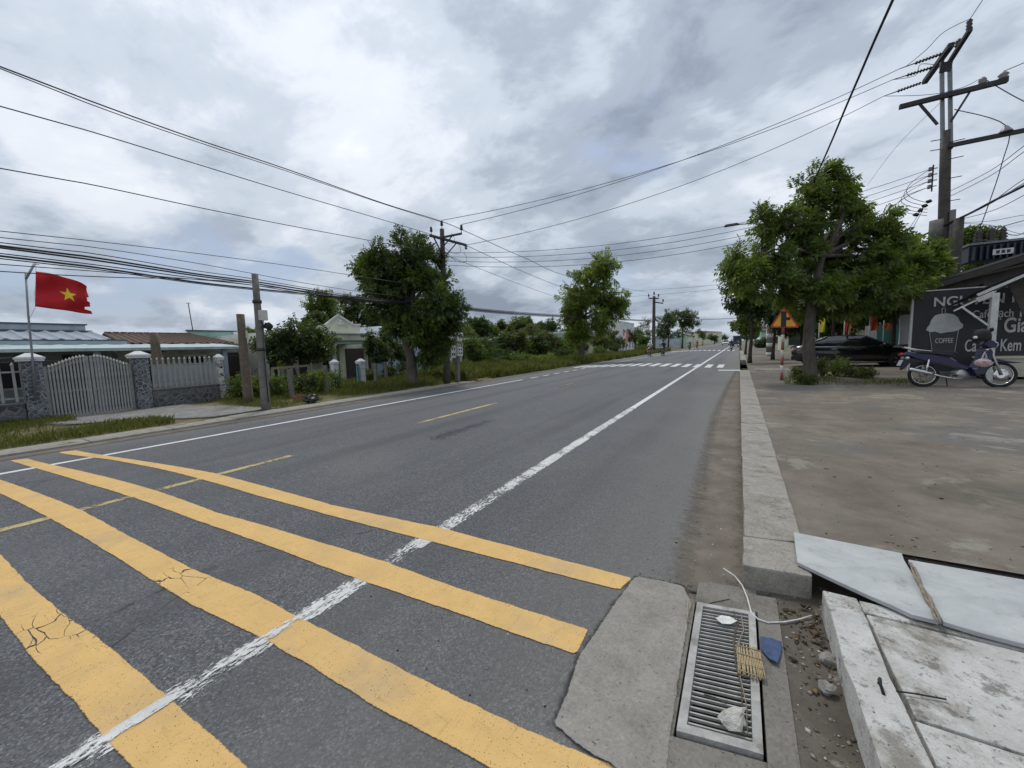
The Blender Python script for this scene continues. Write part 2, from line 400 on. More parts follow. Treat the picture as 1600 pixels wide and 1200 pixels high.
mat_conc('apron_concrete', (.20, .185, .16), (.345, .325, .29), 5, .7, (.13, .125, .115), .35, edge=True)
mat_conc('collar_concrete', (.14, .128, .11), (.25, .235, .205), 5, .6, (.07, .062, .05), .5)
mat_conc('kerb_concrete', (.20, .185, .155), (.40, .375, .33), 6, .7, (.10, .09, .065), .55)
mat_conc('old_concrete', (.13, .122, .105), (.27, .255, .225), 5, .6, (.06, .055, .045), .5)
def mat_whitewash():
    b = NB('whitewash'); n = b.noise(6, 9, .72); f = b.noise(120, 4, .7)
    c = b.ramp(b.math('ADD', b.math('MULTIPLY', n, .8), b.math('MULTIPLY', f, .2)), [(.3, (.42, .41, .38)), (.65, (.66, .65, .62))])
    for sc, lo, hi, colr, amt, st in ((3.4, .48, .64, (.27, .245, .205), .7, None), (6.5, .53, .62, (.12, .108, .095), .7, None), (17, .56, .63, (.09, .08, .07), .65, None), (1.6, .52, .66, (.31, .29, .25), .6, None)):
        c = b.mix(c, colr, b.math('MULTIPLY', b.step(b.noise(sc, 10, .76, stretch=st), lo, hi), amt))
    c = b.mix(c, (.05, .045, .04), b.math('MULTIPLY', b.step(b.noise(70, 3, .6), .64, .70), .8))
    return b.done(b.pbsdf(c, .92, 0, b.bump(b.math('ADD', n, b.math('MULTIPLY', f, .6)), .9, .012), .2))
mat_whitewash()
mat_conc('pole_concrete', (.12, .112, .10), (.25, .235, .21), 5, .5, (.07, .06, .05), .5)
mat_conc('dark_pole', (.055, .048, .042), (.135, .118, .10), 5, .5, (.03, .027, .025), .5)
plain('iron_dark', (.028, .027, .026), .6, .3, .3, 20)
def mat_marble():
    b = NB('marble'); n = b.noise(3.2, 7, .6, dist=.6, stretch=(1.0, 1.6, 1)); c = b.ramp(n, [(.3, (.33, .345, .345)), (.5, (.42, .435, .43)), (.7, (.50, .51, .50))])
    c = b.mix(c, (.33, .34, .33), b.math('MULTIPLY', b.step(b.noise(5, 6, .7), .58, .74), .4))
    c = b.mix(c, (.20, .185, .16), b.math('MULTIPLY', b.step(b.noise(11, 8, .75), .55, .68), .45))
    c = b.mix(c, (.62, .62, .60), b.math('MULTIPLY', b.step(b.noise(95, 3, .6), .60, .70), .35))
    return b.done(b.pbsdf(c, b.ramp(b.noise(7, 5), [(.3, .5), (.7, .8)]), 0, b.bump(b.noise(60, 5, .7), .25, .006), .35))
mat_marble()

# ================================================================ the setting
def grid_sheet(name, xs, ys, zf, mat, kind='structure'):
    V = np.array([(x, y, zf(x, y)) for y in ys for x in xs]); nx = len(xs); ny = len(ys)
    I = np.arange(nx*ny).reshape(ny, nx)
    Fq = np.stack([I[:-1,:-1], I[:-1,1:], I[1:,1:], I[1:,:-1]], -1).reshape(-1, 4)
    o = bpy.data.objects.new(name, np_mesh(name, V, Fq, mat, True)); link(o)
    if kind: o['kind'] = kind
    return o
def frange(a, b, s):
    n = max(1, int(round((b-a)/s))); return [a+(b-a)*i/n for i in range(n+1)]
def ysteps(a, b): return sorted(set(frange(a, min(b, 8), .5) + frange(8, 40, 2) + frange(40, 120, 8) + frange(120, b, 40)))
grid_sheet('ground', frange(-2500, 2500, 250), frange(-600, 3000, 300), lambda x, y: -.42, M['field'])
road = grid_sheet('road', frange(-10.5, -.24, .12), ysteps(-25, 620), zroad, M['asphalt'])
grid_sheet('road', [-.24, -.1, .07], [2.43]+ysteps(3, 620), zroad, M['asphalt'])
grid_sheet('verge', frange(-60, -21, 6)+frange(-20, -10.32, .3), ysteps(-25, 620), lambda x, y: zverge(x, y)-.012+(.05*(fbm(x*1.3, y*1.3, 3)-.5) if y < 40 and x < -10.95 else 0), M['verge_earth'])
grid_sheet('forecourt', frange(.385, 2.6, .1)+frange(3, 12, .5)+[16, 24, 40, 60], [3.19]+frange(3.4, 9, .2)+frange(9.5, 40, .5)+frange(44, 120, 8)+frange(140, 620, 40), lambda x, y: zfore(x, y)+(.03*(fbm(x*.7, y*.7, 5)-.5) if 3.6 < y < 30 and x > .7 else 0), M['forecourt_ground'])
# lower gutter bed and the ground under the loose slabs
grid_sheet('gutter_bed', frange(.19, 4.0, .1), frange(-3, 3.25, .1), lambda x, y: .008+.02*(fbm(x*5, y*5, 9)-.5)*(x > .25), M['gutter_mud'])

def patch(name, poly, zf, mat, res=.08, soft=.12, lift=.004, crack=None, kind='structure', rough=0.0, seed=1):
    """a sheet that follows the surface below it and fades out at an irregular outline"""
    xs = [p[0] for p in poly]; ys = [p[1] for p in poly]
    X = frange(min(xs)-soft, max(xs)+soft, res); Y = frange(min(ys)-soft, max(ys)+soft, res)
    gx, gy = np.meshgrid(X, Y); n = len(poly)
    ins = np.zeros(gx.shape, bool); dist = np.full(gx.shape, 1e9)
    for i in range(n):
        x1, y1 = poly[i]; x2, y2 = poly[(i+1) % n]
        with np.errstate(divide='ignore', invalid='ignore'):
            c = ((y1 > gy) != (y2 > gy)) & (gx < (x2-x1)*(gy-y1)/(y2-y1+1e-12)+x1)
        ins ^= c
        l2 = (x2-x1)**2+(y2-y1)**2+1e-12
        t = np.clip(((gx-x1)*(x2-x1)+(gy-y1)*(y2-y1))/l2, 0, 1)
        dist = np.minimum(dist, np.hypot(gx-(x1+t*(x2-x1)), gy-(y1+t*(y2-y1))))
    sd = np.where(ins, dist, -dist); e = np.clip(.5+sd/(2*soft), 0, 1)
    Z = np.array([[zf(x, y)+lift for x in X] for y in Y])
    ny, nx = gx.shape; I = np.arange(nx*ny).reshape(ny, nx)
    Fq = np.stack([I[:-1,:-1], I[:-1,1:], I[1:,1:], I[1:,:-1]], -1)
    keep = np.maximum.reduce([e[:-1,:-1], e[:-1,1:], e[1:,1:], e[1:,:-1]]) > 0.0
    Fq = Fq[keep]
    used = np.unique(Fq); rm = np.full(nx*ny, -1); rm[used] = np.arange(len(used))
    me = np_mesh(name, np.stack([gx.ravel(), gy.ravel(), Z.ravel()], -1)[used], rm[Fq], mat, True)
    a = me.attributes.new('edge', 'FLOAT', 'POINT'); a.data.foreach_set('value', np.ascontiguousarray(e.ravel()[used], np.float32))
    if crack:
        cz = np.zeros(nx*ny)
        for (cx, cy, cr) in crack: cz = np.maximum(cz, np.clip(1.3-np.hypot(gx.ravel()-cx, gy.ravel()-cy)/cr, 0, 1))
        a = me.attributes.new('crack', 'FLOAT', 'POINT'); a.data.foreach_set('value', np.ascontiguousarray(cz[used], np.float32))
    o = bpy.data.objects.new(name, me); link(o)
    if kind: o['kind'] = kind
    return o

mat_soil('dark_stain', [(.3, (.03, .03, .031)), (.7, (.06, .06, .062))], 3, edge=True, soft=.7, bump=.2, opac=.9)
mat_soil('skid_rubber', [(.3, (.04, .04, .042)), (.7, (.07, .07, .073))], 3, edge=True, soft=.9, bump=.2, opac=.4)
# painted markings: outlines read off the surface of the crowned road
def stripe_poly(top, bot, jit=.003):
    a = [atr(*p) for p in top]; b = [atr(*p) for p in bot]
    def dens(q):
        out = []
        for p, r in zip(q[:-1], q[1:]):
            n = max(2, int((r-p).length/.05))
            out += [p.lerp(r, i/n) for i in range(n)]
        return out+[q[-1]]
    poly = dens(a)+dens(b)[::-1]
    return [(p.x+rnd.uniform(-jit, jit), p.y+rnd.uniform(-jit, jit)) for p in poly]
def marking(name, poly, mat, **k):
    return patch(name, poly, zroad, M[mat], res=k.pop('res', .025), soft=k.pop('soft', .035), lift=k.pop('lift', .005), **k)
cz = lambda u, v, r: (atr(u, v).x, atr(u, v).y, r)
MARKS = []
MARKS.append(marking('yellow_road_stripe', stripe_poly([(97, 706), (118, 704), (250, 725), (335, 740), (400, 757), (520, 790), (690, 826), (800, 855), (987, 904)], [(92, 708), (170, 718), (250, 733), (310, 748), (400, 774), (520, 807), (660, 843), (800, 879), (968, 922)]), 'yellow_paint', crack=[(-40, 0, .1)]))
MARKS.append(marking('yellow_road_stripe', stripe_poly([(16, 720), (42, 717), (120, 735), (240, 766), (340, 802), (400, 818), (600, 878), (700, 915), (800, 947), (919, 985)], [(16, 720), (60, 733), (140, 757), (215, 780), (300, 811), (400, 846), (550, 902), (700, 953), (800, 989), (900, 1023)]), 'yellow_paint', crack=[(-40, 0, .1)]))
MARKS.append(marking('yellow_road_stripe', stripe_poly([(-60, 735), (0, 750), (60, 771), (125, 797), (200, 838), (300, 890), (400, 930), (460, 962), (560, 1012), (680, 1074), (830, 1146), (950, 1196), (990, 1215)], [(-60, 742), (0, 771), (70, 806), (140, 845), (235, 905), (300, 945), (400, 992), (480, 1038), (600, 1112), (720, 1175), (770, 1200), (830, 1230)]), 'yellow_paint', crack=[cz(285, 905, .3)]))
MARKS.append(marking('yellow_road_stripe', stripe_poly([(-120, 800), (0, 867), (40, 910), (105, 965), (175, 1015), (255, 1085), (320, 1142), (385, 1200), (440, 1260)], [(-120, 870), (0, 960), (55, 1033), (120, 1100), (160, 1148), (210, 1200), (270, 1270)]), 'yellow_paint', crack=[cz(60, 990, .35)]))
lx = lambda x, y0, y1, w: [(x-w/2, y) for y in frange(y0, y1, .12)]+[(x+w/2, y) for y in frange(y0, y1, .12)[::-1]]
def strip(name, x, y0, y1, w, mat, res=.025, soft=.03, lift=.004): 
    return marking(name, lx(x, y0, y1, w), mat, res=res, soft=soft, lift=lift)
strip('white_edge_line', -2.09, -1.2, 4.0, .15, 'white_paint', .02, .03, .004)
strip('white_smear', -2.10, .05, 1.30, .06, 'white_paint_mid', .015, .03, .0095)
def far_strip(name, x, y0, y1, w, mat, lift=.004):
    m = MB(); n = max(1, int((y1-y0)/4))
    for i in range(n):
        a, b2 = y0+(y1-y0)*i/n, y0+(y1-y0)*(i+1)/n
        m.add([(x-w/2, a, zroad(x-w/2)+lift), (x+w/2, a, zroad(x+w/2)+lift), (x+w/2, b2, zroad(x+w/2)+lift), (x-w/2, b2, zroad(x-w/2)+lift)], [(0,1,2,3)])
    o = m.build(name, M[mat]); o['kind'] = 'structure'; return o
strip('white_edge_line', -2.09, 4.0, 9.0, .15, 'white_paint_mid', .025, .03)
far_strip('white_edge_line', -2.09, 9.0, 25.5, .125, 'white_paint_far'); far_strip('white_edge_line', -2.09, 26.2, 27.2, .15, 'white_paint_far'); far_strip('white_edge_line', -2.09, 28.0, 300, .16, 'white_paint_far')
far_strip('white_edge_line', -8.5, -6, 15.3, .14, 'white_paint_far')
for i in range(6): far_strip('white_edge_line', -8.5, 16.1+i*1.35, 16.85+i*1.35, .15, 'white_paint_far')
far_strip('white_edge_line', -8.5, 24.2, 300, .14, 'white_paint_far')
for (a, b2) in ((-3.2, 2.95), (5.4, 8.2), (11.2, 14.0), (17.2, 19.9), (33, 36), (39, 42), (45, 48), (51, 54), (57, 60), (63, 66), (69, 72)):
    (strip('centre_dash', -5.33, a, b2, .11, 'pale_yellow_paint') if b2 < 9 else far_strip('centre_dash', -5.33, a, b2, .10, 'pale_yellow_far'))
for i in range(17):                                                    # zebra crossing
    x = -9.6+i*.62
    if x > -.4: break
    far_strip('zebra_bar', x, 24.6, 27.9, .34, 'white_paint_far', lift=.0075)
far_strip('stop_bar', -.4, 22.2, 22.8, 1.0, 'white_paint_far')
for i in range(14): far_strip('zebra_bar', -9.3+i*.66, 66, 70.5, .36, 'white_paint_far', lift=.0075)
# ================================================================ gutter, kerbs and the broken corner by the drain
import bmesh
def rough_block(name, x0, x1, y0, y1, z0, z1, mat, parent=None, cuts=4, amp=.006, bev=.012, seed=0, skew=0.0):
    bm = bmesh.new(); bmesh.ops.create_cube(bm, size=1)
    c = Vector(((x0+x1)/2, (y0+y1)/2, z0))
    for v in bm.verts:
        v.co = Vector((v.co.x*(x1-x0), v.co.y*(y1-y0), (v.co.z+.5)*(z1-z0)))
    n = max(1, int((y1-y0)/.12)); 
    bmesh.ops.bevel(bm, geom=bm.edges[:], offset=bev, segments=2, affect='EDGES', profile=.6)
    for ax, cnt in ((1, min(n, 26)), (0, cuts)):
        lo = min(v.co[ax] for v in bm.verts)+bev*1.1; hi = max(v.co[ax] for v in bm.verts)-bev*1.1
        for i in range(cnt):
            t = lo+(hi-lo)*(i+.5)/cnt
            co = [0, 0, 0]; no = [0, 0, 0]; co[ax] = t; no[ax] = 1
            bmesh.ops.bisect_plane(bm, geom=bm.verts[:]+bm.edges[:]+bm.faces[:], plane_co=co, plane_no=no)
    for v in bm.verts:
        q = v.co+c; k = seed*3.7
        d = Vector((fbm(q.y*6+k, q.z*9, 1)-.5, fbm(q.x*6+k, q.z*9, 2)-.5, fbm(q.x*5, q.y*5+k, 4)-.5))
        v.co += d*amp*2
        v.co.y += skew*v.co.x
    me = bpy.data.meshes.new(name); bm.to_mesh(me); bm.free(); me.materials.append(mat)
    o = bpy.data.objects.new(name, me); link(o, parent); o.location = c; return o
def holder(name):
    o = bpy.data.objects.new(name, None); link(o); o['kind'] = 'structure'; o.empty_display_size = .1; return o
kr = holder('right_kerb')
js = [2.60, 3.02, 5.22, 7.35, 9.5, 11.7, 13.9, 16.1, 18.3, 20.4]
for i in range(len(js)-1):
    rough_block('kerb_block', .055+rnd.uniform(-.006, .006), .392+.012*i*.3, js[i]+.011, js[i+1]-.011, -.2, .15+rnd.uniform(-.006, .006), M['kerb_concrete'], kr, seed=i, amp=.009, skew=[.3, .45, .6, .3, .2, .1, 0, 0, 0][i]*.5)
for i in range(12):
    rough_block('kerb_block', .10, .48, 31+i*2.4, 33.38+i*2.4, -.2, .15, M['kerb_concrete'], kr, cuts=1, seed=30+i)
kl = holder('left_kerb')
for i in range(17):
    y0 = -6.4+i*1.2
    rough_block('kerb_block', -10.78, -10.14+rnd.uniform(-.01, .01), y0+.006, y0+1.194, -.2, .045+rnd.uniform(-.006, .006), M['kerb_concrete'], kl, cuts=2, seed=50+i)
patch('gutter_dirt_strip', [(atr(u, v).x, atr(u, v).y) for u, v in [(1150, 580), (1139, 600), (1126, 627), (1115, 655), (1107, 690), (1096, 745), (1085, 797), (1073, 847), (1066, 890), (1066, 915)]]+[(-.22, 2.40), (.08, 2.40), (.1, 21.8)], zroad, M['gutter_dirt'], res=.06, soft=.20, lift=.006)
patch('left_gutter_dust', [(-10.2, -6), (-9.72, -6), (-9.8, 2), (-9.7, 6), (-9.85, 10), (-9.75, 14), (-9.9, 22), (-10.3, 30)], zroad, M['gutter_dirt'], res=.2, soft=.2, lift=.006)
ap = [(993, 902), (1030, 908), (1068, 918), (1078, 945), (1066, 1010), (1056, 1070), (1045, 1150), (1035, 1260), (985, 1225), (958, 1198), (905, 1165), (884, 1150), (869, 1132), (886, 1088), (905, 1032), (935, 985), (965, 940)]
patch('apron_joint', [((lambda p: (p.x-.012 if i > 7 else p.x, p.y+.008 if i < 3 else p.y))(atr(u, v))) for i, (u, v) in enumerate(ap)], zroad, M['dark_stain'], res=.03, soft=.03, lift=.006)
patch('apron_slab', [(atr(u, v).x+rnd.uniform(-.006, .006), atr(u, v).y+rnd.uniform(-.006, .006)) for u, v in ap], zroad, M['apron_concrete'], res=.03, soft=.04, lift=.008)

# ---- drain grate
GX, GY = -.035, 1.90
def shear(p): return Vector((p[0], p[1]+.2*(p[0]-GX), p[2]))
def sbox(m, x0, x1, y0, y1, z0, z1):
    pts = [shear((x, y, z)) for z in (z0, z1) for y in (y0, y1) for x in (x0, x1)]
    return m.add(pts, [(0,2,3,1),(4,5,7,6),(0,1,5,4),(2,6,7,3),(0,4,6,2),(1,3,7,5)])
col = holder('drain_collar')
m = MB(); sbox(m, -.30, -.186, 1.3, 2.42, -.3, .004); m.build('collar_side', M['collar_concrete'], col)
m = MB(); sbox(m, .118, .215, .2, 2.5, -.3, .015); m.build('collar_side', M['collar_concrete'], col)
m = MB(); sbox(m, -.186, .118, 2.336, 2.56, -.3, .013); m.build('collar_end', M['collar_concrete'], col)
m = MB(); sbox(m, -.30, .118, -.6, 1.464, -.3, .007); m.build('collar_end', M['collar_concrete'], col)
g = thing('drain_grate', 'rectangular drain grate with pale frame and thin crossbars beside the kerb', 'drain grate', (GX, GY, 0))
def gpart(name, m, mat): return m.build(name, mat, g, None)
def gb(name, x0, x1, y0, y1, z0, z1, mat):
    m = MB(); sbox(m, x0, x1, y0, y1, z0, z1); m.v = [tuple(Vector(p)-Vector((GX, GY, 0))) for p in m.v]; return m.build(name, mat, g)
plain('frame_paint', (.38, .37, .35), .85, 0, .25, 16, .6, dirt=(.13, .115, .095))
gb('frame_side', -.176, -.144, 1.478, 2.322, -.10, .022, M['frame_paint']); gb('frame_side', .074, .106, 1.478, 2.322, -.10, .021, M['frame_paint'])
gb('frame_end', -.144, .074, 2.292, 2.322, -.10, .0215, M['frame_paint']); gb('frame_end', -.144, .074, 1.478, 1.515, -.10, .0225, M['frame_paint'])
plain('bar_paint', (.40, .395, .37), .7, .2, .2, 30, dirt=(.16, .13, .10))
nb = 29; bm_ = MB(); sbox(bm_, -.1435, .0735, GY-.0030, GY+.0030, .002, .013); bm_.v = [tuple(Vector(p)-Vector((GX, GY, 0))) for p in bm_.v]; bar_me = bm_.mesh('bar', M['bar_paint'])
for i in range(nb): inst(bar_me, 'bar', g, (0, 1.535+(2.276-1.535)*i/(nb-1)-GY, rnd.uniform(-.002, .002)))
gb('pit', -.17, .10, 1.48, 2.32, -.62, -.60, M['iron_dark'])
gb('pit_wall', -.176, -.168, 1.48, 2.32, -.60, -.11, M['iron_dark']); gb('pit_wall', .10, .106, 1.48, 2.32, -.60, -.11, M['iron_dark'])
gb('pit_wall', -.168, .10, 2.31, 2.32, -.60, -.11, M['iron_dark']); gb('pit_wall', -.168, .10, 1.48, 1.49, -.60, -.11, M['iron_dark'])

# ---- white-washed box drain with its lids
wd = thing('drain_box', 'white-washed concrete drain box with cracked lids in the near right corner', 'drain box', (.41, 2.4, 0))
def wblock(name, *a, **k):
    o = rough_block(name, *a, M['whitewash'], wd, **k); o.location -= wd.location; return o
wblock('rim', .412, .552, -.4, 2.50, -.05, .150, seed=3, amp=.012, bev=.008, cuts=5)
wblock('rim', .556, 2.7, 2.395, 2.50, -.05, .148, seed=4, amp=.006, cuts=12)
wblock('lid', .568, 2.0, 1.789, 2.388, .03, .142, seed=5, amp=.008, cuts=10, bev=.006)
wblock('lid', .569, 2.0, -.4, 1.782, .03, .138, seed=6, amp=.008, cuts=10, bev=.006)
m = MB().tube([(.50, 1.845, .147), (.493, 1.852, .172), (.490, 1.866, .186), (.496, 1.880, .184), (.500, 1.888, .165), (.498, 1.90, .147)], .0055, 7); o = m.build('lifting_loop', M['iron_dark'], wd); o.location = -wd.location
m = MB().tube([(.545, 1.885, .150), (.60, 1.90, .152), (.69, 1.925, .150)], .003, 6); o = m.build('wire_end', M['iron_dark'], wd); o.location = -wd.location
m = MB(); m.box((1.8, 3.235, -.06), (2.82, .075, .36)); o = m.build('forecourt_edge', M['gutter_mud']); o['kind'] = 'structure'
# ---- loose marble slabs
def slab(px, z, th, label):
    pts = [at(u, v, z=z) for u, v in px]; c = sum(pts, Vector())/len(pts); c.z = z-th
    m = MB(); m.prism([p-c-Vector((0, 0, th)) for p in pts][::-1], (0, 0, th))
    o = m.build('marble_slab', M['marble']); o.location = c
    bv = o.modifiers.new('bevel', 'BEVEL'); bv.width = .003; bv.segments = 2
    return tag(o, label, 'slab', 'loose marble slabs bridging the gutter')
slab([(1240, 831), (1300, 843), (1409, 864), (1413, 875), (1440, 920), (1467, 970), (1425, 960), (1395, 946), (1362, 932), (1290, 899), (1246, 878)], .178, .022, 'pale grey marble slab touching the end of the kerb')
slab([(1419, 874), (1500, 888), (1700, 923), (1700, 1034), (1600, 1006), (1530, 988), (1474, 971), (1450, 930)], .178, .022, 'pale grey marble slab running out at the right edge')
m = MB()
for k in range(2):
    pts = [at(1422+46*t+3*math.sin(t*9+k*2.5), 880+92*t, z=.194) for t in [i/10 for i in range(11)]]
    m.tube([p+Vector((0, 0, .006*math.sin(i*1.7+k*3))) for i, p in enumerate(pts)], [.009-.0035*abs(i-5)/5 for i in range(11)], 7)
plain('dry_wood', (.25, .21, .165), .9, 0, .35, 40, .5)
tag(m.build('dead_branch', M['dry_wood'], None, at(1445, 925, z=.19)), 'grey dry forked branch lying between the two marble slabs', 'branch')
# ---- litter round the grate
plain('straw', (.42, .33, .19), .9, 0, .3, 60, .5); plain('blue_cloth', (.055, .085, .17), .9, 0, .25, 30, .4)
plain('white_plastic', (.62, .61, .58), .5, 0, .2, 30); plain('stone_grey', (.27, .255, .23), .95, 0, .35, 25, .7); plain('foam_white', (.55, .53, .48), .95, 0, .3, 30, .8, dirt=(.17, .14, .10))
c = at(1172, 1035, z=.03); sm = thing('straw_mat', 'scrap of woven straw mat lying over the edge of the drain grate', 'mat', c, R(4))
rr = random.Random(4); strand = MB().tube([(0, -.095, 0), (0, -.03, .001), (0, .04, -.001), (0, .1, 0)], .0032, 5, smooth=True).mesh('strand', M['straw'])
for i in range(16): inst(strand, 'strand', sm, (-.048+i*.0064, rr.uniform(-.006, .006), .0035), (0, 0, rr.uniform(-.05, .05)), (1, rr.uniform(.85, 1.05), 1))
cross = MB().tube([(-.05, 0, 0), (.05, 0, 0)], .002, 5).mesh('cross_strand', M['straw'])
for y in (-.08, -.03, .03, .085): inst(cross, 'cross_strand', sm, (0, y, .008), (0, 0, rr.uniform(-.06, .06)))
def sheet_thing(name, px, z, mat, label, cat, amp=.012, th=.004, seed=1):
    pts = [at(u, v, z=z) for u, v in px]; c = sum(pts, Vector())/len(pts)
    bm = bmesh.new(); f = bm.faces.new([bm.verts.new(p-c) for p in pts]); bmesh.ops.triangulate(bm, faces=bm.faces[:])
    bmesh.ops.subdivide_edges(bm, edges=bm.edges[:], cuts=4, use_grid_fill=True)
    for v in bm.verts: v.co.z += amp*(fbm(v.co.x*22+seed, v.co.y*22, seed)-.2)
    me = bpy.data.meshes.new(name); bm.to_mesh(me); bm.free(); me.materials.append(mat)
    o = bpy.data.objects.new(name, me); link(o); o.location = c
    so = o.modifiers.new('solidify', 'SOLIDIFY'); so.thickness = th
    return tag(o, label, cat)
sheet_thing('blue_rag', [(1188, 998), (1205, 1000), (1222, 1006), (1219, 1024), (1215, 1040), (1204, 1034), (1189, 1016)], .022, M['blue_cloth'], 'small folded blue rag beside the straw mat', 'rag', .02, .006)
sheet_thing('plastic_scrap', [(1118, 968), (1127, 963), (1140, 965), (1152, 972), (1142, 977), (1128, 976)], .028, M['white_plastic'], 'crumpled scrap of clear plastic at the far end of the grate', 'litter', .015, .002, 3)
def rock(px, z, r, mat, label, cat='stone', group=None, seed=1, name='stone', amp=.35, sq=.7):
    c = at(*px, z=z); m = MB(); m.blob((0, 0, r[2]*.8), r, seed, amp, 9, 6)
    o = m.build(name, mat); o.location = c; o.rotation_euler = (0, 0, seed); return tag(o, label, cat, group)
rock((1146, 1128), .02, (.062, .035, .02), M['foam_white'], 'dirty white lump of broken plaster on the near end of the grate', 'rubble', None, 4, 'plaster_lump', .5)
ST = 'stones lying in the gutter mud'
rock((1297, 1036), .012, (.028, .045, .022), M['stone_grey'], 'upper of two larger grey stones beside the white drain box', 'stone', ST, 2)
rock((1291, 1080), .012, (.034, .03, .022), M['stone_grey'], 'lower of two larger grey stones beside the white drain box', 'stone', ST, 5)
pw = [(1130, 888), (1148, 900), (1160, 915), (1168, 935), (1174, 958), (1185, 968), (1200, 973), (1225, 972), (1248, 968), (1268, 962)]
m = MB().tube([at(u, v, z=.05-.03*min(1, i/4)+(.012 if i < 2 else 0)) for i, (u, v) in enumerate(pw)], .0042, 6)
tag(m.build('cable_scrap', M['white_plastic'], None, at(1200, 973, z=0.02)), 'loop of stiff off-white cable lying behind the grate', 'cable')
plain('twig', (.10, .075, .055), .95, 0, .4, 50)
def twig(px, z, r, label, mat='twig'):
    pts = [at(u, v, z=z) for u, v in px]; m = MB().tube(pts, [r*(1-.5*i/(len(pts)-1)) for i in range(len(pts))], 5)
    return tag(m.build('twig', M[mat], None, pts[len(pts)//2]), label, 'twig', 'twigs and straws littering the gutter')
twig([(1085, 962), (1092, 952), (1110, 942), (1140, 936)], .016, .004, 'dark thin twig arching over the far left corner of the grate')
twig([(1074, 938), (1075, 955), (1073, 972)], .016, .0045, 'short yellow straw beside the far left corner of the grate', 'straw')
twig([(1153, 966), (1146, 1000), (1150, 1040), (1158, 1070), (1160, 1110), (1163, 1150)], .024, .004, 'long brown twig lying along the right edge of the grate bars')
twig([(1158, 960), (1162, 985), (1150, 1012), (1157, 1060), (1166, 1100), (1168, 1145)], .027, .0035, 'second long brown twig crossing under the straw mat', 'dry_wood')
twig([(1147, 955), (1150, 972), (1163, 985)], .026, .003, 'short crooked twig beside the clear plastic scrap')
twig([(1100, 1085), (1118, 1090), (1135, 1100)], .018, .003, 'thin dark twig lying on the middle bars of the grate')
for k, (u, v) in enumerate([(1265, 945), (1255, 952), (1272, 975), (1268, 985), (1280, 993), (1288, 1002), (1250, 963), (1283, 968), (1275, 1004)]):
    a = rnd.uniform(0, 3); twig([(u, v), (u+12*math.cos(a), v+7*math.sin(a)), (u+22*math.cos(a+.3), v+12*math.sin(a+.3))], .016, .0045, 'short brown stick in the litter heap under the kerb end')
# white threshold of the driveway
rough_block('driveway_threshold', .62, 2.3, 20.45, 20.72, -.1, .185, M['whitewash'], cuts=6, seed=70)['kind'] = 'structure'

def scatter(name, label, n, region, zf, smin, smax, mat, seed, flat=.6):
    """loose grit and pebbles lying on a surface, joined as one mass"""
    rng = np.random.default_rng(seed); P = np.array([region(rng) for _ in range(n)]); sz = smin+(smax-smin)*rng.uniform(0, 1, n)**3
    base = np.array([(1, 0, 0), (0, 1, 0), (-1, 0, 0), (0, -1, 0), (0, 0, 1), (0, 0, -.5)], float); tri = np.array([(0, 1, 4), (1, 2, 4), (2, 3, 4), (3, 0, 4), (1, 0, 5), (2, 1, 5), (3, 2, 5), (0, 3, 5)])
    B_ = base[None]*(1+rng.normal(size=(n, 6, 1))*.25); a = rng.uniform(0, 6.28, n); c, s_ = np.cos(a)[:, None], np.sin(a)[:, None]
    st = rng.uniform(.6, 1.5, n)[:, None]; x = B_[:, :, 0]*st; y = B_[:, :, 1]; V = np.stack([x*c-y*s_, x*s_+y*c, B_[:, :, 2]*flat], -1)*sz[:, None, None]
    z = np.array([zf(px, py) for px, py in P]); V += np.stack([P[:, 0], P[:, 1], z+sz*.2], -1)[:, None]
    o = bpy.data.objects.new(name, np_mesh(name, V.reshape(-1, 3), (tri[None]+np.arange(n)[:, None, None]*6).reshape(-1, 3), mat)); link(o); return tag(o, label, 'gravel', kind='stuff')
b_ = NB('grit'); b_.done(b_.pbsdf(b_.ramp(b_.island(), [(.1, (.06, .05, .04)), (.5, (.18, .155, .125)), (.85, (.34, .31, .27)), (.97, (.55, .53, .48))]), .95, 0, None, .2))
b_ = NB('leaf_litter'); b_.done(b_.pbsdf(b_.ramp(b_.island(), [(.1, (.05, .035, .02)), (.6, (.16, .11, .06)), (.95, (.30, .24, .10))]), .9, 0, None, .2))
zf_ = lambda x, y: zfore(x, y)+(.03*(fbm(x*.7, y*.7, 5)-.5) if 3.6 < y < 30 and x > .7 else 0)
scatter('forecourt_grit', 'loose grit scattered over the right forecourt', 2300, lambda r: (.45+r.uniform(0, 1)**1.3*9, 3.3+r.uniform(0, 1)**1.6*13), zf_, .002, .011, M['grit'], 1)
scatter('forecourt_leaf_litter', 'dead leaf bits scattered over the right forecourt', 110, lambda r: (.45+r.uniform(0, 1)*6, 3.3+r.uniform(0, 1)**1.3*13), zf_, .008, .026, M['leaf_litter'], 2, .15)
scatter('gutter_grit', 'grit and small pebbles in the right gutter strip', 2600, lambda r: (-.0-abs(r.normal())*.16, 2.45+r.uniform(0, 1)**1.5*12), zroad, .003, .012, M['grit'], 3)
scatter('mud_pebbles', 'small pebbles in the mud between grate and white drain box', 420, lambda r: (r.uniform(.22, .42), r.uniform(.9, 3.1)), lambda x, y: .006, .003, .014, M['grit'], 4)
scatter('mud_litter', 'dead leaf bits in the mud under the kerb end', 90, lambda r: (r.uniform(.2, .42), 2.55-abs(r.normal())*.35), lambda x, y: .012, .006, .02, M['leaf_litter'], 5, .2)
scatter('road_grit', 'fine grit lying on the asphalt near the gutter', 900, lambda r: (-.3-abs(r.normal())*.9, 1.2+r.uniform(0, 1)**1.4*10), zroad, .002, .007, M['grit'], 6)
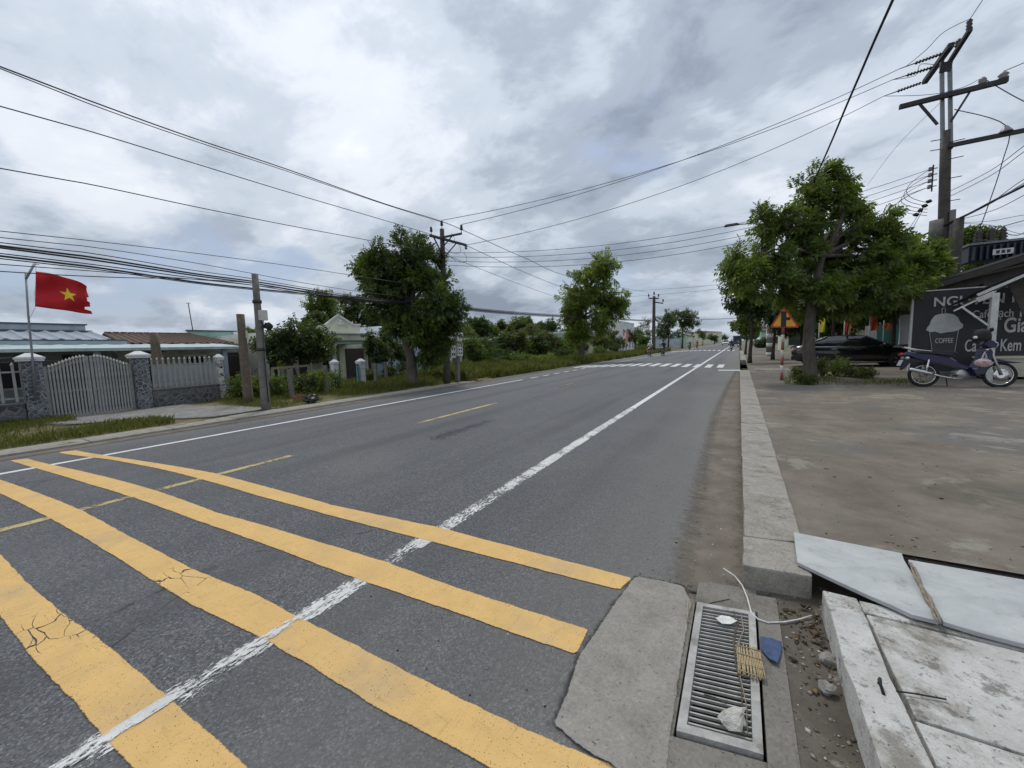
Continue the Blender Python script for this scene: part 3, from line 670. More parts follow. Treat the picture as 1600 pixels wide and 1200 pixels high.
patch('skid_stain', [(atr(u, v).x, atr(u, v).y) for u, v in [(672, 686), (690, 678), (765, 656), (768, 658), (720, 675), (690, 686)]], zroad, M['skid_rubber'], res=.06, soft=.2, lift=.0025)
# ================================================================ left side: gate, fences, flag
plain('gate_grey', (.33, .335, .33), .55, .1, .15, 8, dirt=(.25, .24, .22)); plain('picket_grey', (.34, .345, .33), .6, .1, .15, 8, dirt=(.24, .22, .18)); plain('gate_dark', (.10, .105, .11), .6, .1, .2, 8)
plain('cap_white', (.66, .67, .68), .7, 0, .12, 9, .2, dirt=(.38, .37, .34)); plain('tip_cream', (.50, .48, .40), .6)
def mat_cladding(name, dark, light, joint, scale):
    b = NB(name); d = b.voro(scale, 'DISTANCE_TO_EDGE'); c = b.ramp(b.voro(scale, 'F1', 1), [(.2, dark), (.8, light)])
    c = b.mix(joint, c, b.step(d, .05, .10)); c = b.mix(c, tuple(x*.55 for x in dark), b.math('MULTIPLY', b.step(b.noise(30, 4), .5, .7), .5))
    return b.done(b.pbsdf(c, .6, 0, b.bump(b.step(d, .03, .14), .6, .02)))
mat_cladding('stone_cladding', (.05, .058, .068), (.15, .165, .18), (.27, .285, .30), 11)
mat_cladding('wall_stone', (.06, .062, .066), (.14, .142, .148), (.17, .17, .17), 6)
mat_cladding('checker_stone', (.06, .06, .06), (.62, .61, .58), (.66, .65, .62), 10)
GXL = -15.0
def pillar(x, y, h, w, mat, label, cap='cap_white', name='gate_pillar', cw=1.35):
    t = thing(name, label, 'pillar', (x, y, .03)); 
    MB().box((0, 0, h/2), (w, w, h)).build('shaft', M[mat], t)
    m = MB(); m.box((0, 0, h+.035), (w*cw*.92, w*cw*.92, .05)); m.box((0, 0, h+.085), (w*cw, w*cw, .05)); m.box((0, 0, h+.16), (w*cw*.92, w*cw*.92, .10), taper=.25); m.build('cap', M[cap], t)
    return t
pillar(GXL, 2.13, 1.50, .33, 'stone_cladding', 'stone-clad gate pillar with white cap carrying the flag pole')
pillar(GXL, 4.12, 1.50, .33, 'stone_cladding', 'stone-clad gate pillar with white cap between gate and right fence')
pillar(-15.25, 6.22, 1.36, .17, 'checker_stone', 'thin black and white chequered post at the end of the picket fence', name='fence_post')
def picket_mesh(h, w, mat):
    return MB().box((0, 0, h/2), (.03, w, h)).mesh('picket', mat)
tip_me = MB().lathe([(.026, 0), (.034, .02), (.022, .045), (.0, .085)], n=8).mesh('picket_tip', M['tip_cream'])
def gate_leaf(y0, y1, rising, label):
    t = thing('gate_leaf', label, 'gate', (GXL, (y0+y1)/2, .06), 0, 'two leaves of the grey metal gate')
    n = 11; yc = (y0+y1)/2
    hf = lambda s: 1.33+.25*(math.sin(s*math.pi/2)**1.4)
    fr = MB()
    for s in (0, 1): 
        fr2 = MB(); h = hf(s if rising else 1-s); fr2.box((0, (y0 if s == 0 else y1)-yc+(.03 if s == 0 else -.03), h/2), (.05, .055, h)); fr2.build('stile', M['gate_grey'], t)
    for z in (.10, .68): MB().box((0, 0, z), (.042, y1-y0-.11, .05)).build('rail', M['gate_grey'], t)
    pts = [(0, y0+.05+(y1-y0-.1)*i/10-yc, hf(i/10 if rising else 1-i/10)-.13) for i in range(11)]
    m = MB()
    for a, b2 in zip(pts[:-1], pts[1:]): m.bar(a, b2, .04, .045, up=(1, 0, 0))
    m.build('top_rail', M['gate_grey'], t)
    for i in range(n):
        s = (i+.5)/n; y = y0+.06+(y1-y0-.12)*s-yc; h = hf(s if rising else 1-s)
        p = inst(picket_mesh(h-.04, .036, M['picket_grey']), 'picket', t, (.04, y, .0)); inst(tip_me, 'picket_tip', p, (0, 0, h-.04))
        yb = y+(y1-y0-.12)/n/2
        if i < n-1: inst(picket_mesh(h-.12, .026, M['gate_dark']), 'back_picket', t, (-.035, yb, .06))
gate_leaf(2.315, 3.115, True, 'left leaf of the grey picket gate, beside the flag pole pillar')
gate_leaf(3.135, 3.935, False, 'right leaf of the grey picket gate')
def fence(xa, ya, yb, xb, label, n, wallh, top, back=None):
    t = thing('picket_fence', label, 'fence', (xa, ya, .03)); L = math.hypot(xb-xa, yb-ya); t.rotation_euler = (0, 0, -math.atan2(xb-xa, yb-ya))
    MB().box((0, L/2, wallh/2), (.16, L, wallh)).build('base_wall', M['wall_stone'], t)
    MB().box((0, L/2, wallh+.02), (.2, L, .04)).build('coping', M['gate_dark'], t)
    for z in (wallh+.16, top-.16): MB().box((0, L/2, z), (.03, L, .04)).build('rail', M['gate_grey'], t)
    pm = picket_mesh(top-wallh-.08, .045, M['picket_grey'])
    for i in range(n):
        p = inst(pm, 'picket', t, (.035, L*(i+.5)/n, wallh+.07)); inst(tip_me, 'picket_tip', p, (0, 0, top-wallh-.08))
fence(GXL, -2.6, 1.95, GXL, 'grey picket fence on a stone wall at the left edge of the picture', 22, .46, 1.42)
fence(GXL, 4.31, 6.12, -15.22, 'grey picket fence on a stone wall right of the gate', 13, .52, 1.44)
# grey sheets stored behind the right fence
plain('grey_board', (.33, .35, .38), .7, 0, .1, 4)
t = thing('stacked_boards', 'pale grey boards standing behind the right picket fence', 'boards', (-15.75, 5.35, 0))
for y in (-.45, .12, .66): MB().box((0, y, .72), (.05, .52, 1.1)).build('board', M['grey_board'], t)
# ---- flag
plain('pole_grey', (.25, .26, .28), .5, .4, .15, 10)
pf = [at(56, 626, X=-14.78), at(50, 553, X=-14.78), at(44, 490, X=-14.78), at(40, 426, X=-14.78)]
fp = thing('flag_pole', 'thin grey flag pole strapped to the left gate pillar', 'flag pole', pf[0])
def local(o, pts): return [Vector(p)-o.location for p in pts]
MB().tube(local(fp, pf), [.024, .022, .02, .018], 8).build('pole', M['pole_grey'], fp)
arm = [at(40.5, 436, X=-14.78), at(54, 412, X=-14.76)]
MB().tube(local(fp, arm), .022, 8).build('arm', M['pole_grey'], fp); MB().tube(local(fp, [arm[1], arm[1]+Vector((0, .07, -.01))]), .01, 6).build('hook', M['pole_grey'], fp)
MB().tube(local(fp, [arm[1]+Vector((0, .02, 0)), at(56, 424, X=-14.75), at(55, 480, X=-14.75), at(47, 497, X=-14.77)]), .004, 5).build('halyard', M['cap_white'], fp)
plain('flag_red', (.50, .008, .014), .75, 0, .12, 7); plain('star_yellow', (.80, .56, .02), .7, 0, .05)
TL, TR, BR_, BL_ = [at(u, v, X=-14.75) for u, v in ((56, 424), (138, 445), (147, 491), (54, 479))]
def flag_pt(s, t):
    a = TL.lerp(BL_, t); b = TR.lerp(BR_, t); p = a.lerp(b, s)
    top = -.11*math.sin(math.pi*s*1.0)*(1-t)                          # the upper edge billows
    p.z += .05*math.sin(s*math.pi)*(1-t)-.04*s*s*(1-t)
    p.x += .11*math.sin(s*10.0+t*3.0)*s+.04*math.sin(t*8+s*4)
    return p
nx, ny = 40, 26; V = []; Fq = []
for j in range(ny+1):
    for i in range(nx+1):
        s, t_ = i/nx, j/ny
        ragged = 1.0-(.05*fbm(t_*9, 1.3, 4)+(.10 if .74 < t_ < .86 else 0)+(.05 if .42 < t_ < .56 else 0))*s**6
        V.append(flag_pt(s*ragged, t_))
for j in range(ny):
    for i in range(nx): a = j*(nx+1)+i; Fq.append((a, a+1, a+nx+2, a+nx+1))
fo = thing('national_flag', 'red flag with a yellow star flying from the grey pole', 'flag', TL)
m = MB(); m.add([p-TL for p in V], Fq, True); o = m.build('cloth', M['flag_red'], fo); sd_ = o.modifiers.new('solidify', 'SOLIDIFY'); sd_.thickness = .006; sd_.offset = 0
for side in (1, -1):
    m = MB(); c = (.565, .52); ring = []
    for k in range(10):
        r = (.225 if k % 2 == 0 else .09); a = math.pi*(.5+k/5)
        ring.append((c[0]+r*math.cos(a)*.66, c[1]-r*math.sin(a)))
    pts = []; fs = []; NR = 6
    for q in range(NR+1):
        for k in range(10):
            x1, y1 = ring[k]; x2, y2 = ring[(k+1) % 10]
            for e in range(3):
                xx = x1+(x2-x1)*e/3; yy = y1+(y2-y1)*e/3
                pts.append(flag_pt(c[0]+(xx-c[0])*q/NR, c[1]+(yy-c[1])*q/NR)+Vector((side*.011, 0, 0))-TL)
    for q in range(NR):
        for k in range(30): fs.append((q*30+k, q*30+(k+1) % 30, (q+1)*30+(k+1) % 30, (q+1)*30+k))
    m.add(pts, fs, True); m.build('star', M['star_yellow'], fo)
# driveway gravel in front of the gate
patch('gravel_drive', [(-10.85, 4.2), (-10.9, 5.6), (-12.5, 5.4), (-14.0, 5.0), (-14.9, 5.0), (-14.9, 1.9), (-13.2, 2.3), (-12.2, 3.4), (-11.6, 3.6)], lambda x, y: zverge(x, y)+.018, M['gravel'], res=.12, soft=.3)

# ================================================================ houses on the left
plain('mint_sheet', (.40, .50, .49), .5, 0, .12, 3, dirt=(.26, .30, .29)); plain('blue_grey_wall', (.30, .36, .42), .8, 0, .12, 2, dirt=(.2, .23, .25)); plain('pale_blue_wall', (.42, .49, .55), .8, 0, .1, 2, dirt=(.28, .31, .33))
plain('mint_wall', (.33, .50, .41), .85, 0, .1, 2, dirt=(.22, .30, .25)); plain('beige_wall', (.42, .41, .33), .85, 0, .12, 2, dirt=(.2, .19, .15)); plain('cream_wall', (.62, .64, .49), .85, 0, .1, 2, dirt=(.33, .34, .26)); plain('sky_wall', (.42, .55, .64), .85, 0, .1, 2, dirt=(.27, .34, .38))
plain('white_wall', (.66, .67, .66), .85, 0, .1, 2, dirt=(.4, .4, .38)); plain('dark_wood', (.05, .04, .032), .7, 0, .3, 6); plain('glass_dark', (.02, .025, .03), .12, 0, .3, 2, spec=.6); plain('teal_door', (.12, .36, .34), .6, 0, .2, 3)
mat_metal_sheet('roof_blue', (.33, .37, .42), .5); mat_metal_sheet('roof_tile', (.145, .10, .08), .85); plain('dark_trim', (.07, .075, .085), .6, 0, .2, 6)
def house(name, label, loc, cat='house'): return thing(name, label, cat, loc)
def pbox(t, name, mat, x0, x1, y0, y1, z0, z1):
    l = t.location; return MB().box(((x0+x1)/2-l.x, (y0+y1)/2-l.y, (z0+z1)/2-l.z), (abs(x1-x0), abs(y1-y0), abs(z1-z0))).build(name, M[mat], t)
def window(t, x, y0, y1, z0, z1, frame='white_wall', bars=2, out=1, arch=False):
    """window in a wall facing +X: frame, pane and mullions"""
    l = t.location; w = thing_part(t, 'window', x, (y0+y1)/2, z0)
    W = y1-y0; Hh = z1-z0; fm = MB()
    for y in (-W/2, W/2): fm.box((.03, y, Hh/2), (.10, .07, Hh+.07))
    for z in (0, Hh): fm.box((.03, 0, z), (.095, W-.07, .07))
    if arch: 
        pr = [(.03, -W/2*1.15, Hh+.06), (.03, 0, Hh+.06+W*.42), (.03, W/2*1.15, Hh+.06), (.03, 0, Hh+.06+W*.28)]
        fm.prism([(-.02, *p[1:]) for p in pr], (.09, 0, 0))
    fm.build('frame', M[frame], w)
    MB().box((.012, 0, Hh/2), (.02, W-.07, Hh-.07)).build('pane', M['glass_dark'], w)
    for k in range(1, bars): MB().box((.035, -W/2+W*k/bars, Hh/2), (.03, .035, Hh-.07)).build('mullion', M['dark_wood'], w)
def thing_part(t, name, x, y, z):
    o = bpy.data.objects.new(name, None); link(o, t); o.location = Vector((x, y, z))-t.location; o.empty_display_size = .1; return o
def ribbed(t, name, mat, xe, ze, xr, zr, y0, y1, pitch, amp, y1r=None, y0r=None):
    """roof sheet with ribs running up the slope from eave (xe) to ridge (xr)"""
    n = int((y1-y0)/pitch*6); m = MB(); l = t.location; vs = []; y1r = y1 if y1r is None else y1r; y0r = y0 if y0r is None else y0r
    for i in range(n+1):
        s = i/n; k = amp*max(0.0, math.sin(2*math.pi*(y0+(y1-y0)*s)/pitch))
        vs += [Vector((xe, y0+(y1-y0)*s, ze+k))-l, Vector((xr, y0r+(y1r-y0r)*s, zr+k))-l, Vector((xr, y0r+(y1r-y0r)*s, zr+k-.04))-l, Vector((xe, y0+(y1-y0)*s, ze+k-.04))-l]
    fs = []
    for i in range(n):
        a = i*4; b2 = a+4; fs += [(a, b2, b2+1, a+1), (a+2, b2+2, b2+3, a+3), (a+3, b2+3, b2, a), (a+1, b2+1, b2+2, a+2)]
    m.add(vs, fs); return m.build(name, M[mat], t)
# -- long low house with a blue-grey roof and a metal canopy
G0 = -.32
h = house('long_house', 'long low blue-grey house with striped metal roof behind the gate', (-23, 0, G0))
pbox(h, 'wall', 'blue_grey_wall', -26.5, -21.9, -7, 5.25, G0, 2.24)
ribbed(h, 'roof', 'roof_blue', -21.6, 2.30, -24.0, 2.72, -7, 5.2, .42, .075)
pbox(h, 'fascia', 'pale_blue_wall', -21.62, -21.45, -7, 5.6, 2.10, 2.27); pbox(h, 'fascia_trim', 'dark_trim', -21.66, -21.42, -7, 5.62, 2.272, 2.31)
pbox(h, 'parapet', 'pale_blue_wall', -24.6, -24.1, -7, 5.05, 2.3, 3.02); pbox(h, 'parapet_coping', 'dark_trim', -24.66, -24.04, -7, 5.11, 3.022, 3.07); pbox(h, 'roof_ridge_trim', 'dark_trim', -24.06, -23.9, -7, 5.2, 2.71, 2.79)
for y in (-3.2, -.4, 2.4): window(h, -21.9, y, y+.9, .6, 1.7)
dw = pbox(h, 'door', 'dark_wood', -21.9, -21.84, 3.9, 4.8, G0, 1.75)
# -- tiled house
h = house('tiled_house', 'low house with a red-brown tiled roof and mint parapet', (-23, 7, G0))
pbox(h, 'wall', 'beige_wall', -26, -21.9, 5.4, 10.2, G0, 2.14)
ribbed(h, 'roof', 'roof_tile', -21.5, 2.16, -23.6, 2.66, 5.45, 9.5, .26, .06, y1r=8.6)
ribbed(h, 'back_roof', 'roof_tile', -25.9, 2.16, -23.65, 2.64, 5.45, 9.5, .5, .05, y1r=8.6)
rm = MB(); 
for i in range(12): rm.box((-23.62-h.location.x, 5.6+i*.255-h.location.y, 2.70-h.location.z), (.16, .24, .07), taper=.8)
rm.build('ridge_tiles', M['roof_tile'], h)
pbox(h, 'parapet', 'mint_wall', -24.6, -24.4, 8.75, 10.9, 1.9, 2.86); pbox(h, 'parapet_coping', 'dark_trim', -24.66, -24.34, 8.7, 10.95, 2.862, 2.93); pbox(h, 'parapet_pier', 'white_wall', -24.4, -24.3, 10.75, 10.9, 1.9, 2.86)
for y in (6.0, 7.6): window(h, -21.9, y, y+.8, .5, 1.6)
pbox(h, 'door', 'dark_wood', -21.9, -21.85, 8.9, 9.8, G0, 1.7)
m = MB().tube([at(302, 521, X=-24.5), at(294, 473, X=-24.5)], .02, 6); m.bar(at(290, 474, X=-24.5), at(298, 473.5, X=-24.5), .02)
tag(m.build('antenna_mast', M['iron_dark'], None, at(302, 521, X=-24.5)), 'thin aerial mast rising above the tiled roof', 'antenna')
# -- canopy standing in front of both
t = thing('metal_canopy', 'long pale mint metal canopy on posts in front of the low houses', 'canopy', (-20, 2, G0))
ribbed(t, 'sheet', 'mint_sheet', -19.0, 1.90, -21.4, 2.12, -7, 8.9, .6, .02)
pbox(t, 'gutter', 'mint_sheet', -19.03, -18.93, -7, 8.95, 1.83, 1.93)
for y in (-4.5, -1.6, 1.3, 4.2, 8.05): pbox(t, 'post', 'blue_grey_wall', -19.25, -19.1, y-.08, y+.08, G0, 1.84)
for y in (-3, 0, 3, 6): pbox(t, 'beam', 'dark_trim', -21.4, -19.1, y-.03, y+.03, 1.74, 1.80)
pbox(t, 'tie_rail', 'dark_trim', -19.2, -19.14, -7, 8.8, 1.52, 1.56)
plain('blue_plastic', (.03, .10, .38), .4)
t = thing('blue_chairs', 'stack of blue plastic chairs under the canopy end', 'chairs', (-18.6, 8.6, -.22))
for k in range(3):
    MB().box((0, 0, .42+.09*k), (.42, .42, .04)).build('seat', M['blue_plastic'], t); MB().box((-.2, 0, .68+.09*k), (.03, .4, .5)).build('backrest', M['blue_plastic'], t)
for sx in (-1, 1):
    for sy in (-1, 1): MB().bar((.2*sx, .19*sy, 0), (.17*sx, .17*sy, .42), .035).build('leg', M['blue_plastic'], t)
# -- beige house with arched windows
h = house('beige_house', 'single-storey beige house with pointed window hoods behind the dark trees', (-22, 11, G0))
pbox(h, 'wall', 'beige_wall', -27, -20.2, 9.9, 14.1, G0, 2.1); pbox(h, 'cornice', 'cream_wall', -27.1, -20.0, 9.8, 14.15, 2.1, 2.42); pbox(h, 'parapet', 'white_wall', -27.05, -20.08, 9.85, 12.1, 2.422, 2.6)
for y in (10.3, 12.05, 13.15): window(h, -20.2, y, y+.48, .35, 1.35, 'cream_wall', 2, arch=True)
pbox(h, 'pilaster', 'cream_wall', -20.2, -20.1, 11.4, 11.55, G0, 2.1)
# -- house with the pediment
h = house('pediment_house', 'cream house with triangular pediment over a columned porch', (-19, 14, -.2))
pbox(h, 'wall', 'cream_wall', -25, -20.0, 14.2, 18.3, -.3, 2.3)
A = lambda u, v, X=-18.6: at(u, v, X=X)
poly = [A(497, 519), (A(497, 511)), A(507, 509), A(528, 493), A(552, 508), A(563, 508), A(563, 519)]
MB().prism([p-h.location for p in poly], (-.25, 0, 0)).build('pediment', M['cream_wall'], h)
eg = MB()
for a, b2 in zip(poly[1:-2], poly[2:-1]): eg.bar(a-h.location+Vector((.03, 0, .02)), b2-h.location+Vector((.03, 0, .02)), .10, .06, up=(1, 0, 0))
eg.build('pediment_moulding', M['white_wall'], h)
em = MB(); ec = A(531, 506)-h.location+Vector((.02, 0, 0)); em.blob(ec, (.05, .22, .09), 3, .3); em.blob(ec+Vector((0, 0, .14)), (.05, .10, .09), 5, .3); em.build('pediment_relief', M['white_wall'], h)
b0, b1 = A(506, 521, -18.0), A(578, 534, -18.0)
pbox(h, 'upper_beam', 'cream_wall', -20.3, -18.0, b0.y, b1.y+.05, 2.16, 2.50); pbox(h, 'beam_trim', 'white_wall', -20.35, -17.92, b0.y-.06, b1.y+.1, 2.50, 2.56); pbox(h, 'lower_beam', 'mint_wall', -20.2, -18.1, b0.y+.08, b1.y-.05, 1.98, 2.16)
def column(t, x, y, z0, z1, r=.11):
    l = t.location; m = MB().lathe([(r*1.5, 0), (r*1.5, .08), (r, .12), (r*.9, z1-z0-.14), (r*1.4, z1-z0-.08), (r*1.4, z1-z0)], (x-l.x, y-l.y, z0-l.z), 12); return m.build('column', M['white_wall'], t)
for u in (523, 577, 585): p = A(u, 560, -18.25); column(h, p.x, min(p.y, b1.y-.15), -.25, 1.98)
pbox(h, 'porch_floor', 'old_concrete', -20.2, -17.9, b0.y, b1.y+.1, -.35, -.05)
dr = pbox(h, 'door', 'dark_wood', -20.0, -19.94, 14.6, 16.4, -.1, 1.75); window(h, -20.0, 17.0, 17.8, .5, 1.6)
# -- its gate
pillar(-14.6, at(524, 590, X=-14.6).y, 1.0, .22, 'white_wall', 'white square gate pillar left of the small green gate', 'cap_white', cw=1.3)
pillar(-13.6, at(565, 590, X=-13.6).y, 1.0, .24, 'white_wall', 'taller white square gate pillar right of the small green gate', 'cap_white', cw=1.3)
t = thing('green_gate', 'small sea-green sheet metal gate standing half open', 'gate', (-13.7, at(560, 590, X=-13.7).y, .03), R(48))
MB().box((0, -.30, .50), (.03, .6, .9)).build('panel', M['teal_door'], t); MB().box((0, -.30, .97), (.045, .62, .05)).build('frame_top', M['dark_trim'], t); MB().box((0, -.30, .05), (.045, .62, .05)).build('frame_bottom', M['dark_trim'], t)
# -- light blue house
h = house('light_blue_house', 'light blue house with dark window behind the leaning roadside tree', (-21, 18.5, -.3))
y0, y1 = A(600, 580, -18.8).y, A(670, 580, -18.8).y
pbox(h, 'wall', 'sky_wall', -25, -18.8, y0, y1, -.3, 2.25)
gp = [Vector((-18.8, y0-.1, 2.25)), Vector((-18.8, (y0+y1)/2, 3.15)), Vector((-18.8, y1+.1, 2.25))]
MB().prism([p-h.location for p in gp], (-6.2, 0, 0)).build('gable', M['sky_wall'], h)
for s in (0, 1):
    a, b2 = gp[0 if s == 0 else 2], gp[1]
    q = [a+Vector((.25, 0, -.02)), b2+Vector((.25, 0, .02)), b2+Vector((.25, 0, .10)), a+Vector((.25, (-.15 if s == 0 else .15), .03))]
    MB().prism([p-h.location for p in q], (-6.6, 0, 0)).build('roof_slope', M['roof_blue'], h)
yw = A(629, 560, -18.8).y; window(h, -18.8, yw-.35, yw+.35, .55, 1.65, 'white_wall', 2); yw = A(662, 560, -18.8).y; window(h, -18.8, yw-.3, yw+.3, .6, 1.6, 'white_wall', 2)
pbox(h, 'awning', 'white_wall', -18.8, -18.0, yw-2.9, yw-1.2, 1.95, 2.03)
# -- white columned house further on
h = house('columned_house', 'white house with slim porch columns half hidden by palms', (-21, 26, -.3))
y0, y1 = A(700, 560, -19).y, A(746, 560, -19).y
pbox(h, 'wall', 'beige_wall', -25, -20.2, y0, y1+1.5, -.3, 2.2); pbox(h, 'roof_slab', 'white_wall', -25.2, -18.6, y0-.2, y1+1.7, 2.2, 2.38); pbox(h, 'roof_tank', 'white_wall', -22, -20.8, y1-.6, y1+.5, 2.38, 2.95)
for k in range(4): column(h, -18.9, y0+.2+(y1-y0)*k/3, -.3, 2.2, .12)
window(h, -20.2, y0+.8, y0+1.7, .5, 1.6); window(h, -20.2, y1-1.2, y1-.3, .5, 1.6)
# -- mint and teal houses beyond
def far_house(label, x0, y0, y1, ht, wall, roof=None, wins=3, depth=6, name='far_house'):
    h = house(name, label, (x0-depth/2, (y0+y1)/2, -.3)); pbox(h, 'wall', wall, x0-depth, x0, y0, y1, -.3, ht)
    if roof:
        gp = [Vector((x0+.3, y0-.3, ht)), Vector((x0-depth/2, y0-.3, ht+1.1)), Vector((x0-depth-.3, y0-.3, ht))]
        MB().prism([p-h.location for p in gp], (0, y1-y0+.6, 0)).build('roof', M[roof], h)
    else: pbox(h, 'parapet', 'white_wall', x0-depth-.05, x0+.05, y0-.05, y1+.05, ht, ht+.25)
    for k in range(wins):
        y = y0+(y1-y0)*(k+.5)/wins; window(h, x0, y-.45, y+.45, .6, 1.8)
    return h
far_house('mint green house half hidden by tall shrubs', -20, 36.5, 41.5, 2.5, 'mint_wall', None)
far_house('teal walled house directly behind the second roadside tree', -18.5, 46, 50, 3.1, 'mint_wall', None, 2)
far_house('cream bungalow beside the red flag further up the road', -18, 57, 63, 2.3, 'cream_wall', 'roof_tile')
h = far_house('tall white building rising behind the far concrete pole', -22, 84, 96, 6.2, 'white_wall', None, 4, 9)
for k in range(4): window(h, -22, 85.5+k*2.8, 86.6+k*2.8, 3.4, 4.8)
far_house('low blue-roofed shop at the far end of the left side', -16, 118, 130, 3.0, 'pale_blue_wall', 'roof_blue')
far_house('red-roofed house at the far end of the left side', -15, 150, 165, 3.6, 'cream_wall', 'roof_tile')
far_house('mint shed beyond the blue-roofed shop', -15.5, 134, 144, 3.4, 'mint_wall', 'mint_sheet', 2)
plain('orange_roof', (.36, .13, .06), .85, 0, .2, 1)
h = far_house('orange-roofed building closing the far end of the road', -12, 330, 352, 8.5, 'cream_wall', 'orange_roof', 5, 24)
# ---- garden posts, rails, bag
def cpost(u, v, hgt, label, w=.12, z=.05, mat='pole_concrete', lean=0.0):
    p = at(u, v, z=z); t = MB(); t.box((0, 0, hgt/2-.05), (w, w, hgt+.1), taper=.85); o = t.build('concrete_post', M[mat]); o.location = p; o.rotation_euler = (R(lean), 0, R(8)); return tag(o, label, 'post', 'concrete posts of the garden fence')
gp_ = [(457, 622, .95, 'leaning concrete garden post nearest the short wooden stub'), (511, 615, 1.02, 'concrete garden post beside the black plastic bag'), (588, 606, 1.0, 'concrete garden post right of the white gate pillar'), (604, 598, .95, 'concrete garden post just left of the leaning tree')]
for k, (u, v, hh, lb) in enumerate(gp_): cpost(u, v, hh, lb, lean=(3, 0, -2, 0)[k])
for k, (u, v) in enumerate([(427, 596), (438, 598), (477, 592), (490, 590), (448, 600)]):
    cpost(u, v+4, .85, ['slim back-row concrete post beside the utility pole', 'second slim back-row concrete post', 'slim back-row concrete post before the dark tree', 'slim back-row concrete post next to the shrubs', 'third slim back-row concrete post'][k], .09, -.05)
ra = thing('garden_rail', 'low weathered wooden rail in front of the dark garden tree', 'rail', at(424, 576, X=-16.2))
MB().bar((0, 0, 0), at(483, 571, X=-16.2)-ra.location, .06, .09).build('beam', M['dry_wood'], ra)
for f_ in (.02, .5, .98):
    p = (at(483, 571, X=-16.2)-ra.location)*f_; MB().bar(p+Vector((0, 0, -.9)), p+Vector((0, 0, -.04)), .09).build('post', M['dry_wood'], ra)
for k in range(3):
    pts = [at(u, v, z=.05)+Vector((0.075, 0, .25+.28*k)) for u, v, _, _ in [gp_[0], gp_[1], gp_[2]]]
    tag(MB().tube(pts, .005, 5).build('fence_wire', M['iron_dark'], None, pts[1]), ['bottom', 'middle', 'top'][k]+' strand of wire between the concrete garden posts', 'wire', 'garden fence wires')
plain('black_plastic', (.012, .012, .013), .35, 0, .2, 10)
p = at(487, 629, z=.05); t = thing('rubbish_bag', 'tied black plastic rubbish bag lying at the left kerb', 'bag', p)
MB().blob((0, 0, .10), (.17, .19, .13), 3, .35, 14, 10).build('bag_body', M['black_plastic'], t); MB().lathe([(.03, .17), (.012, .22), (.05, .27)], (0, .02, 0), 8).build('knot', M['black_plastic'], t)
plain('old_brick', (.22, .11, .07), .95, 0, .3, 12, .4)
p = at(468, 626, z=.05); t = thing('broken_box', 'brown broken wooden box beside the rubbish bag', 'box', p, R(20))
for s in (-1, 1): MB().box((s*.10, 0, .09), (.03, .30, .18)).build('side', M['old_brick'], t); MB().box((0, s*.14, .08), (.17, .025, .16)).build('end', M['old_brick'], t)
MB().box((0, 0, .02), (.17, .255, .02)).build('base', M['dark_wood'], t)
# ================================================================ poles
plain('insulator_dark', (.035, .025, .022), .35, 0, .2, 10); plain('insulator_grey', (.22, .20, .20), .4, 0, .2, 10); plain('steel_dark', (.045, .045, .05), .6, .4, .25, 8); plain('galvanised', (.20, .21, .22), .5, .6, .2, 8)
plain('box_white', (.55, .55, .50), .7, 0, .12, 6, dirt=(.33, .31, .27)); plain('wire_black', (.012, .012, .014), .6); plain('wire_grey', (.075, .08, .09), .6)
def tpole(t, name, base, top, r0, r1, mat, n=14, k=6):
    a, b2 = Vector(base)-t.location, Vector(top)-t.location
    m = MB().tube([a.lerp(b2, i/k) for i in range(k+1)], [r0+(r1-r0)*i/k for i in range(k+1)], n); return m.build(name, M[mat], t)
def pin_insulator(t, p, s=1.0, mat='insulator_dark'):
    p = Vector(p)-t.location
    m = MB().lathe([(.012*s, 0), (.012*s, .12*s), (.05*s, .13*s), (.065*s, .16*s), (.045*s, .19*s), (.06*s, .22*s), (.04*s, .26*s), (.05*s, .29*s), (.02*s, .33*s)], p, 10); return m.build('insulator', M[mat], t)
# main pole on the left
pb = Vector((-11.0, 12.98, -.1)); ptop = at(690.5, 358, X=-11.0)
PTL = ptop.copy(); mp = thing('electric_pole', 'grey concrete electric pole with crossarms rising behind the leaning roadside tree', 'pole', (-11.0, 12.98, .03))
tpole(mp, 'shaft', pb, ptop, .16, .095, 'dark_pole')
ca, cb = at(672, 368, X=-10.85), at(728, 383, X=-10.85)
ax = lambda *p: [Vector(q)-mp.location for q in p]
MB().bar(*ax(ca, cb), .09, .09).build('crossarm', M['steel_dark'], mp)
mid = ca.lerp(cb, .36)
for f_ in (.08, .72): MB().bar(*ax(ca.lerp(cb, f_), mid+Vector((-.05, 0, -.75))), .04).build('brace', M['steel_dark'], mp)
ua, ub = at(691, 371, X=-11.0), at(691, 371, X=-11.0)+Vector((1.0, .05, 0))
MB().bar(*ax(ua, ub), .07).build('upper_arm', M['steel_dark'], mp); MB().bar(*ax(ua.lerp(ub, .55), ua+Vector((.08, 0, -.35))), .035).build('brace', M['steel_dark'], mp)
i1 = pin_insulator(mp, ptop, 1.1); i2 = pin_insulator(mp, ub, 1.1); i3 = pin_insulator(mp, ca+Vector((0, .08, .04)), 1.0)
MB().lathe([(.05, -.1), (.07, -.06), (.05, -.02), (.07, .02), (.05, .06)], cb-mp.location+Vector((0, .0, -.08)), 8).build('insulator', M['insulator_grey'], mp)
for k in range(4):
    z = at(696, 397+6.3*k, X=-10.9).z
    MB().bar(Vector((.08, 0, z-mp.location.z)), Vector((.26, 0, z-mp.location.z)), .02).build('rack_pin', M['steel_dark'], mp); MB().lathe([(.02, -.04), (.04, -.03), (.03, 0), (.04, .03), (.02, .04)], (.25, 0, z-mp.location.z), 8).build('insulator', M['insulator_grey'], mp)
